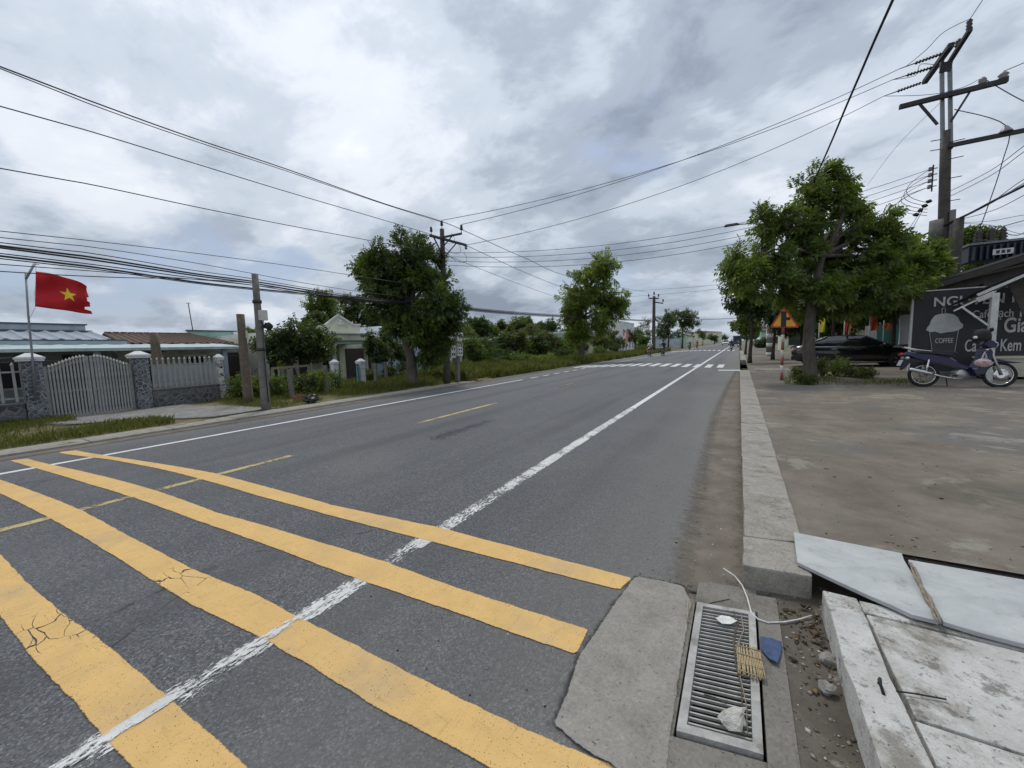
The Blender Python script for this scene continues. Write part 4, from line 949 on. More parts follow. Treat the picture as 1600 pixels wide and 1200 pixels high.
for k in range(3): MB().tube(ax(*[Vector((-11.0+.2+.5*k*.3+.4*math.cos(a), 13.0+.5*math.sin(a)+.2*k, at(700, 372+14*k, X=-11).z+.28*math.sin(a)*(-1))) for a in [i*math.pi/8 for i in range(9)]]), .008, 5).build('jumper', M['wire_black'], mp)
# meter boxes on a strut pole next to it
sp = thing('meter_post', 'short pale concrete post carrying white electric meter boxes', 'post', (-10.9, 13.62, .03))
MB().box((0, 0, .95), (.17, .15, 2.0), taper=.9).build('shaft', M['pole_concrete'], sp)
plain('meter_window', (.02, .02, .022), .2)
def meter_box(y, z, w, hh, cols, rows):
    b_ = MB().box((.13, y, z), (.14, w, hh)).build('meter_box', M['box_white'], sp)
    for i in range(cols):
        for j in range(rows): MB().box((.203, y+w*((i+.5)/cols-.5)*.9, z+hh*((j+.5)/rows-.5)*.85), (.012, w/cols*.42, hh/rows*.36)).build('window', M['meter_window'], b_)
meter_box(.02, 1.46, .36, .58, 2, 3); meter_box(-.47, 1.38, .32, .55, 2, 2); meter_box(0.0, 1.93, .34, .30, 1, 0)
# utility pole and stubs nearer
pb = at(416, 640, z=.05); tp = at(398, 428, X=pb.x)
up = thing('utility_pole', 'mottled concrete telephone pole carrying the thick cable bundle at the left kerb', 'pole', pb)
tpole(up, 'shaft', pb-Vector((0, 0, .15)), tp, .118, .075, 'pole_concrete')
bx = pb.lerp(tp, .70)-up.location; MB().box(bx+Vector((.13, .05, 0)), (.12, .18, .26)).build('junction_box', M['box_white'], up); MB().blob(bx+Vector((.12, .16, -.28)), (.08, .12, .09), 2, .3).build('cable_coil', M['wire_black'], up)
for f_ in (.45, .8): c = pb.lerp(tp, f_)-up.location; MB().lathe([(.108, -.04), (.108, .04)], c, 14).build('strap', M['steel_dark'], up)
MB().tube([c for c in [Vector((.15, .0, .2)), Vector((.14, 0, 1.4)), bx+Vector((.13, .05, -.1))]], .012, 6).build('riser_cable', M['wire_black'], up)
plain('stub_wood', (.15, .115, .085), .95, 0, .35, 10, .6)
pb = at(388, 631, z=.05); tp = at(375.5, 491, X=pb.x); t = thing('pole_stub', 'brown weathered broken pole stub left of the telephone pole', 'post', pb); tpole(t, 'shaft', pb-Vector((0, 0, .1)), tp, .125, .105, 'stub_wood'); MB().box((.12, .08, .95*2.2), (.05, .05, .22)).build('cleat', M['box_white'], t)
pb = Vector((-16.6, at(247, 560, X=-16.6).y, 0)); tp = at(240, 520, X=-16.6); t = thing('pole_stub', 'dark short pole stub standing behind the right gate pillar', 'post', pb); tpole(t, 'shaft', pb, tp, .14, .12, 'stub_wood')
p = at(392, 626, z=.05); o = MB().box((0, 0, .5), (.10, .12, 1.1), taper=.95).build('kerb_post', M['kerb_concrete']); o.location = p; tag(o, 'pale short concrete marker post at the foot of the brown stub', 'post')
# far pole
fpb = Vector((-11.3, 62, -.1)); fpt = at(1022, 463, X=-11.3)
t = thing('electric_pole', 'far concrete electric pole with short arms on the left roadside', 'pole', fpb); tpole(t, 'shaft', fpb, fpt, .30, .20, 'dark_pole')
for (u1, v1, u2, v2) in ((1013.5, 466, 1029, 466), (1022, 472, 1036, 474)):
    a, b2 = at(u1, v1, Y=62), at(u2, v2, Y=62); MB().bar(a-t.location, b2-t.location, .16).build('crossarm', M['steel_dark'], t)
    for q in (a, b2): pin_insulator(t, q, 2.0)
pin_insulator(t, fpt, 2.2)
# ---- right hand power pole
PY = 23.0; P0 = at(1479, 450, Y=PY); PX = P0.x
rp = thing('power_pole', 'tall concrete power pole with long crossarms behind the coffee billboard', 'pole', (PX, PY, .2))
ptop = at(1478, 205, Y=PY)
tpole(rp, 'shaft', (PX, PY, 0), ptop, .21, .155, 'dark_pole', 16); PX = at(1478, 150, Y=PY).x
B = lambda u, v, Y=PY: at(u, v, Y=Y)
def rbar(name, a, b2, w, h=None, mat='steel_dark'): return MB().bar(Vector(a)-rp.location, Vector(b2)-rp.location, w, h).build(name, M[mat], rp)
for (du, u0) in ((0, 1471.5), (1, 1484)):
    a, b2 = B(u0, 97, PY-.05), B(u0+1.5, 233, PY-.05); rbar('channel', a, b2, .13, .10, 'galvanised')
rbar('channel_cap', B(1469, 106, PY-.13), B(1487, 103, PY-.13), .06, .35)
x1, x2 = B(1405, 171, PY-.2), B(1575, 121, PY-.2); zc = (x1.z+x2.z)/2; rbar('crossarm', (x1.x, PY-.2, zc), (x2.x, PY-.2, zc), .16, .16)
XW = x2.x-x1.x; XA = x1.x+.78*XW; XE = x2.x-.12
rbar('brace', (x1.x+.2*XW, PY-.2, zc-.05), (PX-.22, PY-.12, zc-1.0), .07); rbar('brace', (x1.x+.68*XW, PY-.2, zc-.05), (PX+.16, PY-.12, zc-1.0), .07)
y1 = B(1478, 229, PY-.2); rbar('crossarm', (PX+.1, PY-.22, y1.z), (PX+5.5, PY-.22, y1.z), .14, .14)
zt = at(1470, 100, X=PX).z
n1 = at(1490, 64, X=PX-.15); n2 = at(1447, 132, X=PX-.15); za = (n1.z+n2.z)/2
rbar('dead_end_arm', (PX-.2, n1.y+.0, za), (PX-.2, n2.y, za), .17, .17)
n3 = at(1516, 46, X=PX+.05); n4_ = at(1483, 98, X=PX+.12); n3 = at(1516, 46, X=PX+.12); rbar('fuse_arm', n4_, n3, .13, .13)
MB().lathe([(.05, 0), (.09, .05), (.06, .1), (.09, .16), (.06, .22), (.09, .28), (.04, .36)], n3+Vector((0, .1, .05))-rp.location, 10).build('insulator', M['insulator_dark'], rp)
nq = n4_.lerp(n3, .45); MB().lathe([(.06, 0), (.11, .06), (.07, .12), (.11, .18), (.06, .28)], nq+Vector((0, 0, .05))-rp.location, 10).build('insulator', M['insulator_dark'], rp)
for (dx, s) in ((XA-PX, .8), (XE-PX, 1.0)): 
    MB().lathe([(.07, 0), (.15*s, .05), (.09, .1), (.15*s, .16), (.06, .26)], Vector((PX+dx, PY-.2, zc+.06))-rp.location, 10).build('insulator', M['insulator_grey'], rp)
for dx in (1.6, 2.9, 4.2): MB().lathe([(.20, 0), (.17, .06), (.10, .16), (.05, .24)], Vector((PX+dx, PY-.22, y1.z+.06))-rp.location, 10).build('insulator', M['insulator_grey'], rp)
RK = []
for k in range(4):
    z = B(1466, 262+9.2*k, PY-.1).z; q = Vector((PX-.33, PY-.1, z)); RK.append(q)
    rbar('rack_pin', (PX-.12, PY-.1, z), q, .03); MB().lathe([(.03, -.08), (.07, -.06), (.045, 0), (.07, .06), (.03, .08)], q-rp.location, 8).build('insulator', M['insulator_grey'], rp)
rbar('rack_bar', (PX-.25, PY-.1, RK[3].z-.2), (PX-.25, PY-.1, RK[0].z+.15), .04)
for k in range(4):
    z = B(1465, 313+6*k, PY-.1).z; MB().blob(Vector((PX-.32-.12*k, PY-.15, z))-rp.location, (.10, .06, .07), k, .3).build('connector', M['wire_black'], rp)
for k in range(5):
    a = RK[min(k, 3)]; e = Vector((PX-.35, PY-.15, B(1465, 315+5*k, PY-.1).z)); c = Vector((PX-1.2-.18*k, PY-.2-.1*k, (a.z+e.z)/2-.1))
    pts = [a.lerp(c, s).lerp(c.lerp(e, s), s) for s in [i/10 for i in range(11)]]; pts = [p+Vector((-.25*math.sin(math.pi*i/10), 0, 0)) for i, p in enumerate(pts)]
    MB().tube([p-rp.location for p in pts], .011, 5).build('jumper', M['wire_grey'], rp)
for v in (225, 251, 281, 316): rbar('step_bolt', (PX+.1, PY-.15, B(1480, v).z), (PX+.55, PY-.2, B(1480, v).z), .025)
for v in (218, 233): rbar('step_bolt', (PX-.1, PY-.15, B(1480, v).z), (PX-.4, PY-.2, B(1480, v).z), .025)
MB().lathe([(.225, -.45), (.225, .45)], Vector((PX, PY, B(1480, 360).z))-rp.location, 16).build('notice_band', M['pole_concrete'], rp)
sb = B(1494, 450, PY-.6); st_ = B(1499, 341, PY-.6); t = thing('short_pole', 'short thick concrete pole leaning against the tall power pole', 'pole', (sb.x, sb.y, .2)); tpole(t, 'shaft', (sb.x-.1, sb.y, 0), st_, .17, .14, 'dark_pole', 14)
t2 = B(1489, 328, PY-.2); t3 = B(1487, 450, PY-.2); t = thing('conduit_pipe', 'thin grey pipe between the tall and the short pole', 'pipe', (t3.x, t3.y, .2)); tpole(t, 'pipe', (t3.x, t3.y, 0), t2, .09, .09, 'pole_concrete', 10)
# ---- transformer on its platform
plain('transformer_blue', (.035, .042, .065), .5, .1, .2, 6)
TY = 23.6; a, b2 = B(1513, 415, TY), B(1640, 400, TY); tf = thing('transformer', 'dark blue finned transformer with three bushings above the shop roof', 'transformer', (a.x, TY, a.z-.1))
a_tf = a.z; w = b2.x-a.x; hh = B(1560, 385, TY).z-a.z
MB().box((w/2, .5, .5+hh/2-.25), (w, .9, hh)).build('tank', M['transformer_blue'], tf)
for k in range(12): MB().box((w*(k+.5)/12, -.06, .5+hh/2-.28), (.05, .22, hh*.82)).build('fin', M['transformer_blue'], tf)
MB().box((w/2, .45, .28+hh), (w*1.06, 1.1, .08)).build('lid', M['galvanised'], tf)
for k, u in enumerate((1533, 1553, 1572)):
    q = B(u, 385, TY); MB().lathe([(.10, 0), (.16, .06), (.09, .12), (.15, .18), (.09, .24), (.14, .30), (.08, .36), (.12, .42), (.05, .56), (.03, .62)], (q.x-a.x, .3, .32+hh), 10).build('bushing', M['insulator_dark'], tf)
MB().box((B(1562, 402, TY).x-a.x, -.2, hh*.55+.15), (.55, .03, .22)).build('number_plate', M['cap_white'], tf)
for k in range(3): MB().box((B(1562, 402, TY).x-a.x-.14+.14*k, -.218, hh*.55+.15), (.09, .01, .12)).build('plate_mark', M['steel_dark'], tf)
MB().box((w/2+.2, .4, -.15), (w*1.2, 1.6, .16)).build('platform', M['steel_dark'], tf)
for x in (.1, w): MB().box((x, .4, -.2-a_tf/2), (.22, .22, a_tf-.2)).build('platform_leg', M['dark_pole'], tf)
# ---- street lamp
lb = Vector((2.15, 37.5, .1)); lt = at(1204, 400, Y=37.5); lt.x = 2.15
sl = thing('street_lamp', 'slim street lamp pole on the right pavement with its arm over the road', 'street lamp', lb)
tpole(sl, 'shaft', lb, (2.15, 37.5, 10.1), .26, .12, 'pole_concrete', 12)
hd = at(1142, 352, Y=37.5)
MB().tube([Vector(p)-lb for p in [(2.15, 37.5, 10.0), (1.6, 37.5, 10.35), (.8, 37.5, hd.z-.12), (hd.x+.5, 37.5, hd.z-.03)]], [.06, .055, .05, .045], 8).build('arm', M['galvanised'], sl)
MB().box(hd-lb+Vector((.05, 0, .02)), (1.1, .38, .14), taper=.75).build('lamp_head', M['steel_dark'], sl)
for k in range(5): MB().lathe([(.262-.006*k, 0), (.262-.006*k, .32)], (0, 0, .05+k*.75), 12).build('white_band', M['box_white'], sl)

# ================================================================ wires
def wire(pts, r_, label, mat='wire_black', group=None, name='overhead_wire', cat='wire'):
    r = r_*.74; P = [Vector(p) for p in pts]; out = []
    for i in range(len(P)-1):                                       # Catmull-Rom through the points
        p0, p1, p2, p3 = P[max(i-1, 0)], P[i], P[i+1], P[min(i+2, len(P)-1)]
        for k in range(6):
            t = k/6; out.append(.5*((2*p1)+(p2-p0)*t+(2*p0-5*p1+4*p2-p3)*t*t+(3*p1-p0-3*p2+p3)*t*t*t))
    out.append(P[-1]); o = MB().tube(out, r, 5).build(name, M[mat], None, out[len(out)//2]); return tag(o, label, cat, group)
def sag(a, b2, s, n=12):
    a, b2 = Vector(a), Vector(b2); return [a.lerp(b2, i/n)-Vector((0, 0, 4*s*(i/n)*(1-i/n))) for i in range(n+1)]
def lw(px, X): return [at(u, v, X=X) for u, v in px]
GP = 'overhead lines along the left roadside'
def ext(p, q, y): d = (p-q); return p+d*((y-p.y)/d.y)
def left_line(px, X, r, label, tail=None, mat='wire_grey', head=True):
    pts = lw(px, X)
    if head: pts = [ext(pts[0], pts[1], -6)]+pts
    if tail: pts += tail
    return wire(pts, r, label, mat, GP)
ft = Vector((-11.3, 62, fpt.z))
left_line([(0, 104), (150, 161), (300, 215), (450, 265), (600, 318), (690, 346), (740, 367), (820, 403), (905, 436)], -11.0, .020, 'highest of the left roadside wires, from the top left corner over the pole top', [ft+Vector((0, 0, .4))])
left_line([(0, 107), (150, 166), (300, 219), (450, 268), (600, 319), (690, 347)], -11.05, .014, 'thin wire running close under the highest left roadside wire')
left_line([(0, 166), (150, 208), (300, 254), (450, 300), (600, 344), (676, 367)], -11.0, .016, 'second left roadside wire, ending at the left tip of the crossarm')
wire(sag(cb, ft+Vector((1.1, 0, -.3)), 1.6), .016, 'wire leaving the right tip of the crossarm up the road', 'wire_grey', GP)
wire(sag((-10.75, 13.0, at(696, 400, X=-10.9).z), ft+Vector((.3, 0, -2.2)), 1.2), .013, 'thin wire from the insulator rack up the road', 'wire_grey', GP)
left_line([(0, 263), (150, 290), (300, 322), (450, 352), (590, 378), (694, 397)], -10.95, .015, 'third left roadside wire, vanishing into the tree crown')
left_line([(0, 361), (150, 377), (300, 395), (450, 415), (575, 434), (692, 452)], -11.1, .011, 'fourth left roadside wire just above the thick cable bundle')
left_line([(0, 371), (150, 387), (300, 410), (398, 428), (480, 443), (580, 458), (692, 470)], -11.15, .011, 'fifth left roadside wire skimming the top of the telephone pole')
bun = [((0, 379), (150, 397), (300, 422), (398, 436), (480, 450), (580, 466), (690, 474)), ((0, 384), (150, 403), (300, 427), (398, 440), (480, 453), (580, 468), (690, 475)), ((0, 387), (150, 407), (300, 430), (398, 443), (480, 457), (580, 470), (690, 476)), ((0, 396), (150, 414), (300, 434), (398, 446), (480, 459), (580, 471), (690, 477)),
       ((0, 400), (150, 418), (300, 440), (398, 451), (480, 459), (580, 469), (690, 478)), ((0, 404), (150, 421), (300, 442), (398, 453), (480, 461), (580, 472), (690, 479)), ((0, 413), (150, 424), (300, 436), (398, 446), (480, 455), (580, 467), (690, 477)), ((0, 424), (100, 430), (200, 434), (300, 436), (398, 443), (480, 456), (580, 469), (690, 478))]
for k, px in enumerate(bun):
    left_line(px, -11.2+.02*k, (.013, .026, .024, .014, .026, .014, .011, .012)[k], ['uppermost cable of the black bundle', 'thick second cable of the black bundle', 'thick third cable of the black bundle', 'thin fourth cable of the black bundle', 'thick fifth cable of the black bundle', 'thin sixth cable of the black bundle', 'loose seventh cable under the black bundle', 'lowest slack cable under the black bundle, passing behind the flag'][k]+' on the telephone pole' if k != 7 else 'lowest slack cable under the black bundle, passing behind the flag', mat='wire_black')
for k in range(4):
    left_line([(690, 474+2*k), (730, 480+1.6*k), (790, 486+1.5*k), (860, 491+1.3*k), (930, 495+k)], -11.2+.03*k, (.02, .03, .035, .02)[k], ['top', 'second', 'third', 'lowest'][k]+' cable of the bundle sagging up the road beyond the leaning tree', [Vector((-11.3, 62, at(1021, 501+.6*k, X=-11.3).z))], 'wire_black', head=False)
# crossing the road to the power pole
GC = 'lines crossing the road to the power pole'
strings = []
for k, (lp, ry, s) in enumerate([(ub+Vector((0, 0, .36)), n1.y+.35, .55), (PTL+Vector((0, 0, .36)), (n1.y+n2.y)/2, .6), (cb, n2.y-.15, .75)]):
    a = Vector(lp); e = Vector((PX-.3, ry, za-.05)); d = (a-e).normalized(); e2 = e+d*1.7
    m = MB(); prof = [(.015, 0)]
    for q in range(8): prof += [(.022, .10+q*.13), (.065, .14+q*.13), (.022, .18+q*.13)]
    prof.append((.015, 1.7)); rotm = d.to_track_quat('Z', 'Y').to_matrix()
    mm = MB().lathe(prof, (0, 0, 0), 8); mm.v = [tuple(rotm @ Vector(p)+e-rp.location) for p in mm.v]; mm.build('string_insulator', M['insulator_dark'], rp)
    strings.append(e2); wire(sag(a, e2, s), .017, ['upper', 'middle', 'lower'][k]+' of the three high lines crossing the road to the power pole', 'wire_grey', GC)
for k in range(4):
    a = Vector((-10.73, 12.98, at(696, 397+6.3*k, X=-10.9).z)); wire(sag(a, RK[k], .9+.06*k), .014, ['topmost', 'second', 'third', 'lowest'][k]+' of the four low lines crossing the road to the insulator rack', 'wire_grey', GC)
GR = 'wires around the right power pole'
wire([(1.72, -4, 6.0), (1.80, 2, 6.2), at(1395, 0, z=6.4), at(1330, 148, z=6.4), at(1265, 297, z=6.45), (2.15, 37.5, 7.2)], .028, 'thick black cable dropping from the top edge into the right tree', 'wire_black', GR)
wire([strings[0]+Vector((.15, 0, 0)), B(1447, 78, PY-2), B(1475, 50, PY-2.5), n3+Vector((0, .1, .42))], .016, 'curved jumper arching over the dead-end arm', 'wire_grey', GR)
wire([strings[1], B(1430, 118, PY-1), B(1440, 100, PY-1), (PX-.1, PY-.3, zc+1.0)], .014, 'short jumper looping to the pole head', 'wire_grey', GR)
wire([strings[2], B(1450, 148, PY-.6), B(1500, 138, PY-.3), (XA, PY-.2, zc+.32)], .014, 'jumper running along above the long crossarm', 'wire_grey', GR)
wire([n3+Vector((0, .1, .40)), (PX+.3, n3.y-4, za+1.2), (PX+.6, n3.y-14, za+3)], .016, 'line leaving the pole head towards the top edge', 'wire_grey', GR)
bus = [Vector((B(u, 385, TY).x, TY+.3, a_tf+.22+hh+.6)) for u in (1533, 1553, 1572)]
wire([(PX+.2, PY-.2, zc-.6), (PX+1.6, PY-.22, y1.z+.3), (PX+1.62, PY-.1, y1.z-1.0), (PX+1.45, TY-.2, y1.z-2.8), bus[0]], .022, 'left dropper running down to the transformer', 'wire_grey', GR)
wire([(XA, PY-.2, zc+.3), (PX+2.0, PY-.2, zc-.9), (PX+2.9, PY-.22, y1.z+.3), (PX+3.0, PY-.1, y1.z-2.0), (PX+2.6, TY, y1.z-3.6), bus[1]], .022, 'middle dropper bowing down to the transformer', 'wire_grey', GR)
wire([(XE, PY-.2, zc+.35), (PX+3.3, PY-.2, zc+.6), (PX+4.1, PY-.2, zc-.6), (PX+4.2, PY-.2, y1.z+.3), (PX+4.3, TY, y1.z-2.4), bus[2]], .022, 'right dropper arching off the crossarm end', 'wire_grey', GR)
wire([at(1330, 395, Y=30), at(1400, 384, Y=PY+1), st_, at(1550, 315, Y=19), at(1600, 290, Y=16), at(1700, 235, Y=13)], .05, 'thick black cable bundle resting on the short pole', 'wire_black', GR)
for k, (v0, v1) in enumerate([(346, 280), (344, 286), (350, 305)]): wire([st_-Vector((0, 0, .05)), at(1550, (v0+v1)/2+2, Y=19.5), at(1600, v1, Y=17), at(1700, v1-55, Y=14)], .014, ['thin upper wire', 'thin middle wire', 'thin lower wire'][k]+' fanning right from the short pole', 'wire_black', GR)
for k in range(2): wire([(PX+.1, PY-.1, B(1486, 303+8*k).z), at(1545, 268+8*k, Y=19), at(1600, 228+9*k, Y=16), at(1700, 155+10*k, Y=13)], .014, ['upper', 'lower'][k]+' of two parallel wires rising right from the power pole', 'wire_grey', GR)
wire([(PX-.1, PY-.2, zc-.1), at(1400, 230, Y=26), at(1355, 290, Y=30)], .010, 'thin stay wire slanting left from the power pole', 'wire_grey', GR)
for k in range(2): wire([(PX-.5, PY-.2, B(1462, 322+5*k).z), at(1420, 357+8*k, Y=26), at(1395, 378+9*k, Y=30)], .014, ['upper', 'lower'][k]+' wire dropping left from the pole connectors behind the tree', 'wire_grey', GR)
for k, (v0, v1, v2) in enumerate([(348, 345, 336), (349, 352, 366), (372, 376, 372)]): wire([B(1503, v0, PY-.4), at(1550, v1, Y=21), at(1600, v2, Y=19), at(1680, v2-6, Y=17)], .011, ['slack upper', 'sagging middle', 'low'][k]+' service wire crossing above the transformer', 'wire_grey', GR)
for k in range(2): wire([at(920+3*k, 459+9*k, Y=75), at(1030, 452+8*k, Y=80), at(1100, 447+7*k, Y=70), at(1150, 441+6*k, Y=60)], .03, ['upper', 'lower'][k]+' faint distant wire crossing the road between the trees', 'wire_grey', GC)
wire([at(1060, 497, Y=95), at(1100, 499, Y=90), at(1150, 497, Y=85), at(1170, 495, Y=80)], .06, 'dark distant cable crossing the road end low over the riders', 'wire_black', GC)
# ================================================================ vegetation
mat_leaf('leaf_mid', (.024, .045, .012), (.15, .205, .04), .40); mat_leaf('leaf_bright', (.05, .085, .015), (.225, .285, .045), .45); mat_leaf('leaf_dark', (.012, .027, .010), (.065, .105, .026), .28)
mat_leaf('leaf_olive', (.035, .042, .014), (.11, .125, .035), .3, yellow=(.25, .19, .05)); mat_leaf('leaf_palm', (.018, .038, .012), (.07, .115, .03), .25); mat_leaf('grass_green', (.10, .105, .03), (.32, .31, .105), .38, .6, yellow=(.30, .25, .10)); mat_leaf('vine_yellow', (.10, .14, .02), (.30, .33, .05), .35)
mat_bark('bark', (.05, .041, .034), (.15, .13, .11)); mat_bark('bark_dark', (.03, .025, .02), (.09, .075, .06))
def rotations(rng, n, tilt_dir=None):
    """n random orthonormal frames; z axis = leaf direction"""
    z = rng.normal(size=(n, 3)); z /= np.linalg.norm(z, axis=1, keepdims=True); return z
def sprig(kind):
    """leaflets of one twig: list of (base, tip, side, width) in a frame whose z runs along the twig"""
    L = []
    if kind == 'pinnate':
        for k in range(5):
            for s in (-1, 1): L.append(((0, 0, .18*k+.05), (s*.42, .05, .18*k+.30), .085))
        L.append(((0, 0, .88), (0, 0, 1.28), .085))
    elif kind == 'broad':
        for k in range(6):
            a = k*2.4; L.append(((0, 0, .14*k), (.48*math.cos(a), .48*math.sin(a), .14*k+.26), .15))
        L.append(((0, 0, .8), (.05, 0, 1.2), .15))
    elif kind == 'small':
        for k in range(5):
            a = k*2.4; L.append(((0, 0, .2*k), (.36*math.cos(a), .36*math.sin(a), .2*k+.22), .13))
    return L
def foliage(name, C, D, size, kind, mat, rng, parent, curl=.25):
    """C: twig bases (n,3); D: twig directions (n,3); size (n,)"""
    n = len(C); z = D/np.linalg.norm(D, axis=1, keepdims=True); r = rng.normal(size=(n, 3)); x = np.cross(r, z); x /= np.linalg.norm(x, axis=1, keepdims=True)+1e-9; y = np.cross(z, x)
    Vs = []; 
    for (b, t, w) in sprig(kind):
        b = np.array(b); t = np.array(t); ax = t-b; ln = np.linalg.norm(ax); sd = np.cross(ax/ln, np.array([.25, 1.0, .1])); sd /= np.linalg.norm(sd)
        for k, q in enumerate((b, b+ax*.5+sd*w, t, b+ax*.5-sd*w)):
            q = np.broadcast_to(q, (n, 3)) + rng.normal(size=(n, 3))*.03
            P = C + size[:, None]*(q[:, :1]*x + q[:, 1:2]*y + q[:, 2:3]*z)
            if k == 2: P = P - np.array([0, 0, 1.0])*(size[:, None]*curl*ln)
            Vs.append(P)
    k = len(Vs); V = np.stack(Vs, 1).reshape(-1, 3)                      # n*k verts
    Fq = (np.arange(n*k).reshape(-1, 4))
    o = bpy.data.objects.new(name, np_mesh(name, V, Fq, mat)); link(o, parent); return o
def clumps(rng, blobs, per_blob, sub_r, n_twig, wind=(0, 0, 0), droop=.25, up=.15):
    C = []; D = []
    for (c, r, wgt) in blobs:
        c = np.array(c); r = np.array(r); m = max(3, int(per_blob*wgt))
        u = rng.normal(size=(m, 3)); u /= np.linalg.norm(u, axis=1, keepdims=True)
        cc = c + u*r*(rng.uniform(.15, 1.25, size=(m, 1))**.5)*.95
        for q, uu in zip(cc, u):
            k = int(n_twig*rng.uniform(.35, 1.3)); v = rng.normal(size=(k, 3)); v /= np.linalg.norm(v, axis=1, keepdims=True)
            sr = sub_r*rng.uniform(.55, 1.25)
            C.append(q + v*sr*rng.uniform(.2, 1, size=(k, 1))); d = v*.8 + uu*.45 + rng.normal(size=(k, 3))*.35 + np.array(wind) + np.array([0, 0, up-droop]); D.append(d)
    return np.concatenate(C), np.concatenate(D)
def pxblob(u, v, rpx, depth, ry=None, dz=0.0, flat=1.0):
    """crown lobe seen around pixel (u,v) at the given depth along the view axis"""
    d = _w(u, v); fw = CM @ np.array([0, 0, -1.0]); p = d*(depth+dz)/np.dot(d, fw)+np.array([0, 0, H]); s = (depth+dz)/F
    rx = rpx*s; return (p, (rx, rx*flat, (ry or rpx)*s), 1.0)
def depth_of(p): return float(np.dot(np.array(p)-np.array([0, 0, H]), CM @ np.array([0, 0, -1.0])))
def limb(m, a, b2, r0, r1, seed, bend=.12, n=6):
    rr = random.Random(seed); a, b2 = Vector(a), Vector(b2); L = (b2-a).length; off = Vector((rr.uniform(-1, 1), rr.uniform(-1, 1), rr.uniform(0, .6)))*L*bend
    m.tube([a.lerp(b2, i/n)+off*math.sin(math.pi*i/n) for i in range(n+1)], [r0+(r1-r0)*i/n for i in range(n+1)], 8)
def tree(name, label, base, trunk, r0, blobs, mat='leaf_mid', kind='pinnate', size=.42, per_blob=14, sub_r=.5, n_twig=26, seed=1, bark='bark', wind=(0, 0, 0), droop=.25, group=None, limbs=True, flare=1.35, mat2=None):
    rng = np.random.default_rng(seed); base = Vector(base); t = thing(name, label, 'tree', base, 0, group)
    pts = [Vector(p)-base for p in trunk]; m = MB(); k = len(pts)
    n = 10; path = []; rads = []
    for i in range(k-1):
        for j in range(4):
            s = (i+j/4)/(k-1); path.append(pts[i].lerp(pts[i+1], j/4)+Vector((math.sin(s*9+seed), math.cos(s*7+seed), 0))*r0*.10); rads.append(r0*(1-.5*s)*(1+(flare-1)*math.exp(-s*14)))
    path.append(pts[-1]); rads.append(r0*.45); m.tube(path, rads, 12); m.build('trunk', M[bark], t)
    if limbs:
        m = MB(); top = path[-1]; mid = path[len(path)*2//3]
        for i, (c, r, w_) in enumerate(blobs):
            c = Vector(c)-base; st = top if c.z > top.z-.2 else mid; limb(m, st, c, r0*.42, r0*.10, seed+i)
            rr = random.Random(seed*31+i)
            for q in range(4): limb(m, st.lerp(c, .6), c+Vector((rr.uniform(-.8, .8)*r[0], rr.uniform(-.8, .8)*r[1], rr.uniform(-.3, .8)*r[2])), r0*.14, r0*.03, seed+i*9+q, .2, 4)
        m.build('limbs', M[bark], t)
    C, D = clumps(rng, blobs, per_blob, sub_r, n_twig, wind, droop); sz = size*rng.uniform(.65, 1.25, len(C))
    if mat2:
        cn = np.array([fbm(p[0]*1.1+seed, p[2]*1.1+p[1]*.7, seed) for p in C]); q = cn > .56
        foliage('crown', (C-np.array(base))[q], D[q], sz[q], kind, M[mat2], rng, t); C, D, sz = C[~q], D[~q], sz[~q]
    foliage('crown', C-np.array(base), D, sz, kind, M[mat], rng, t); return t
def shrub(name, label, base, r, ht, mat, n=120, size=.22, seed=1, kind='small', group=None, cat='shrub', stems=5, rz=None):
    rng = np.random.default_rng(seed); base = Vector(base); t = thing(name, label, cat, base, 0, group); m = MB(); rr = random.Random(seed)
    for i in range(stems): a = rr.uniform(0, 6.3); m.tube([(0, 0, -.05), (.3*r*math.cos(a), .3*r*math.sin(a), ht*.35), (.6*r*math.cos(a), .6*r*math.sin(a), ht*.75)], [.02, .015, .006], 5)
    m.build('stems', M['bark_dark'], t)
    bl = [((rr.uniform(-.45, .45)*r, rr.uniform(-.45, .45)*(rz or r), ht*rr.uniform(.3, .8)), (r*.6, (rz or r)*.6, ht*.32), 1.0) for _ in range(6)]
    C, D = clumps(rng, bl, max(3, n//40), r*.22, 12, (0, 0, 0), .0, .35); C[:, 2] = np.maximum(C[:, 2], .04)
    foliage('leaves', C, D, size*rng.uniform(.6, 1.3, len(C)), kind, M[mat], rng, t); return t
# ---- left roadside tree
b0 = at(645, 604, z=.05); d = depth_of(b0); T = lambda u, v, dd=0: Vector(pxblob(u, v, 1, d, dz=dd)[0])
tree('roadside_tree', 'dense dark green tree with a leaning trunk at the left kerb', b0, [b0-Vector((0, 0, .1)), T(641, 560), T(634, 520), T(640, 480)], .235,
     [pxblob(620, 415, 44, d), pxblob(660, 405, 34, d, dz=.4), pxblob(598, 435, 28, d), pxblob(640, 460, 40, d, dz=.3), pxblob(688, 470, 32, d, dz=-.3), pxblob(604, 468, 27, d), pxblob(690, 515, 26, d, dz=.3), pxblob(655, 515, 24, d, ry=20, dz=-.5), pxblob(672, 545, 22, d, ry=20), pxblob(640, 392, 24, d), pxblob(590, 408, 18, d), pxblob(704, 490, 18, d), pxblob(648, 490, 30, d, dz=.3), pxblob(622, 450, 30, d, dz=.4), pxblob(668, 440, 28, d), pxblob(625, 505, 20, d, ry=16), pxblob(575, 425, 14, d)],
     'leaf_dark', 'pinnate', .32, 15, .26, 22, 11, wind=(.15, .1, 0), mat2='leaf_mid')
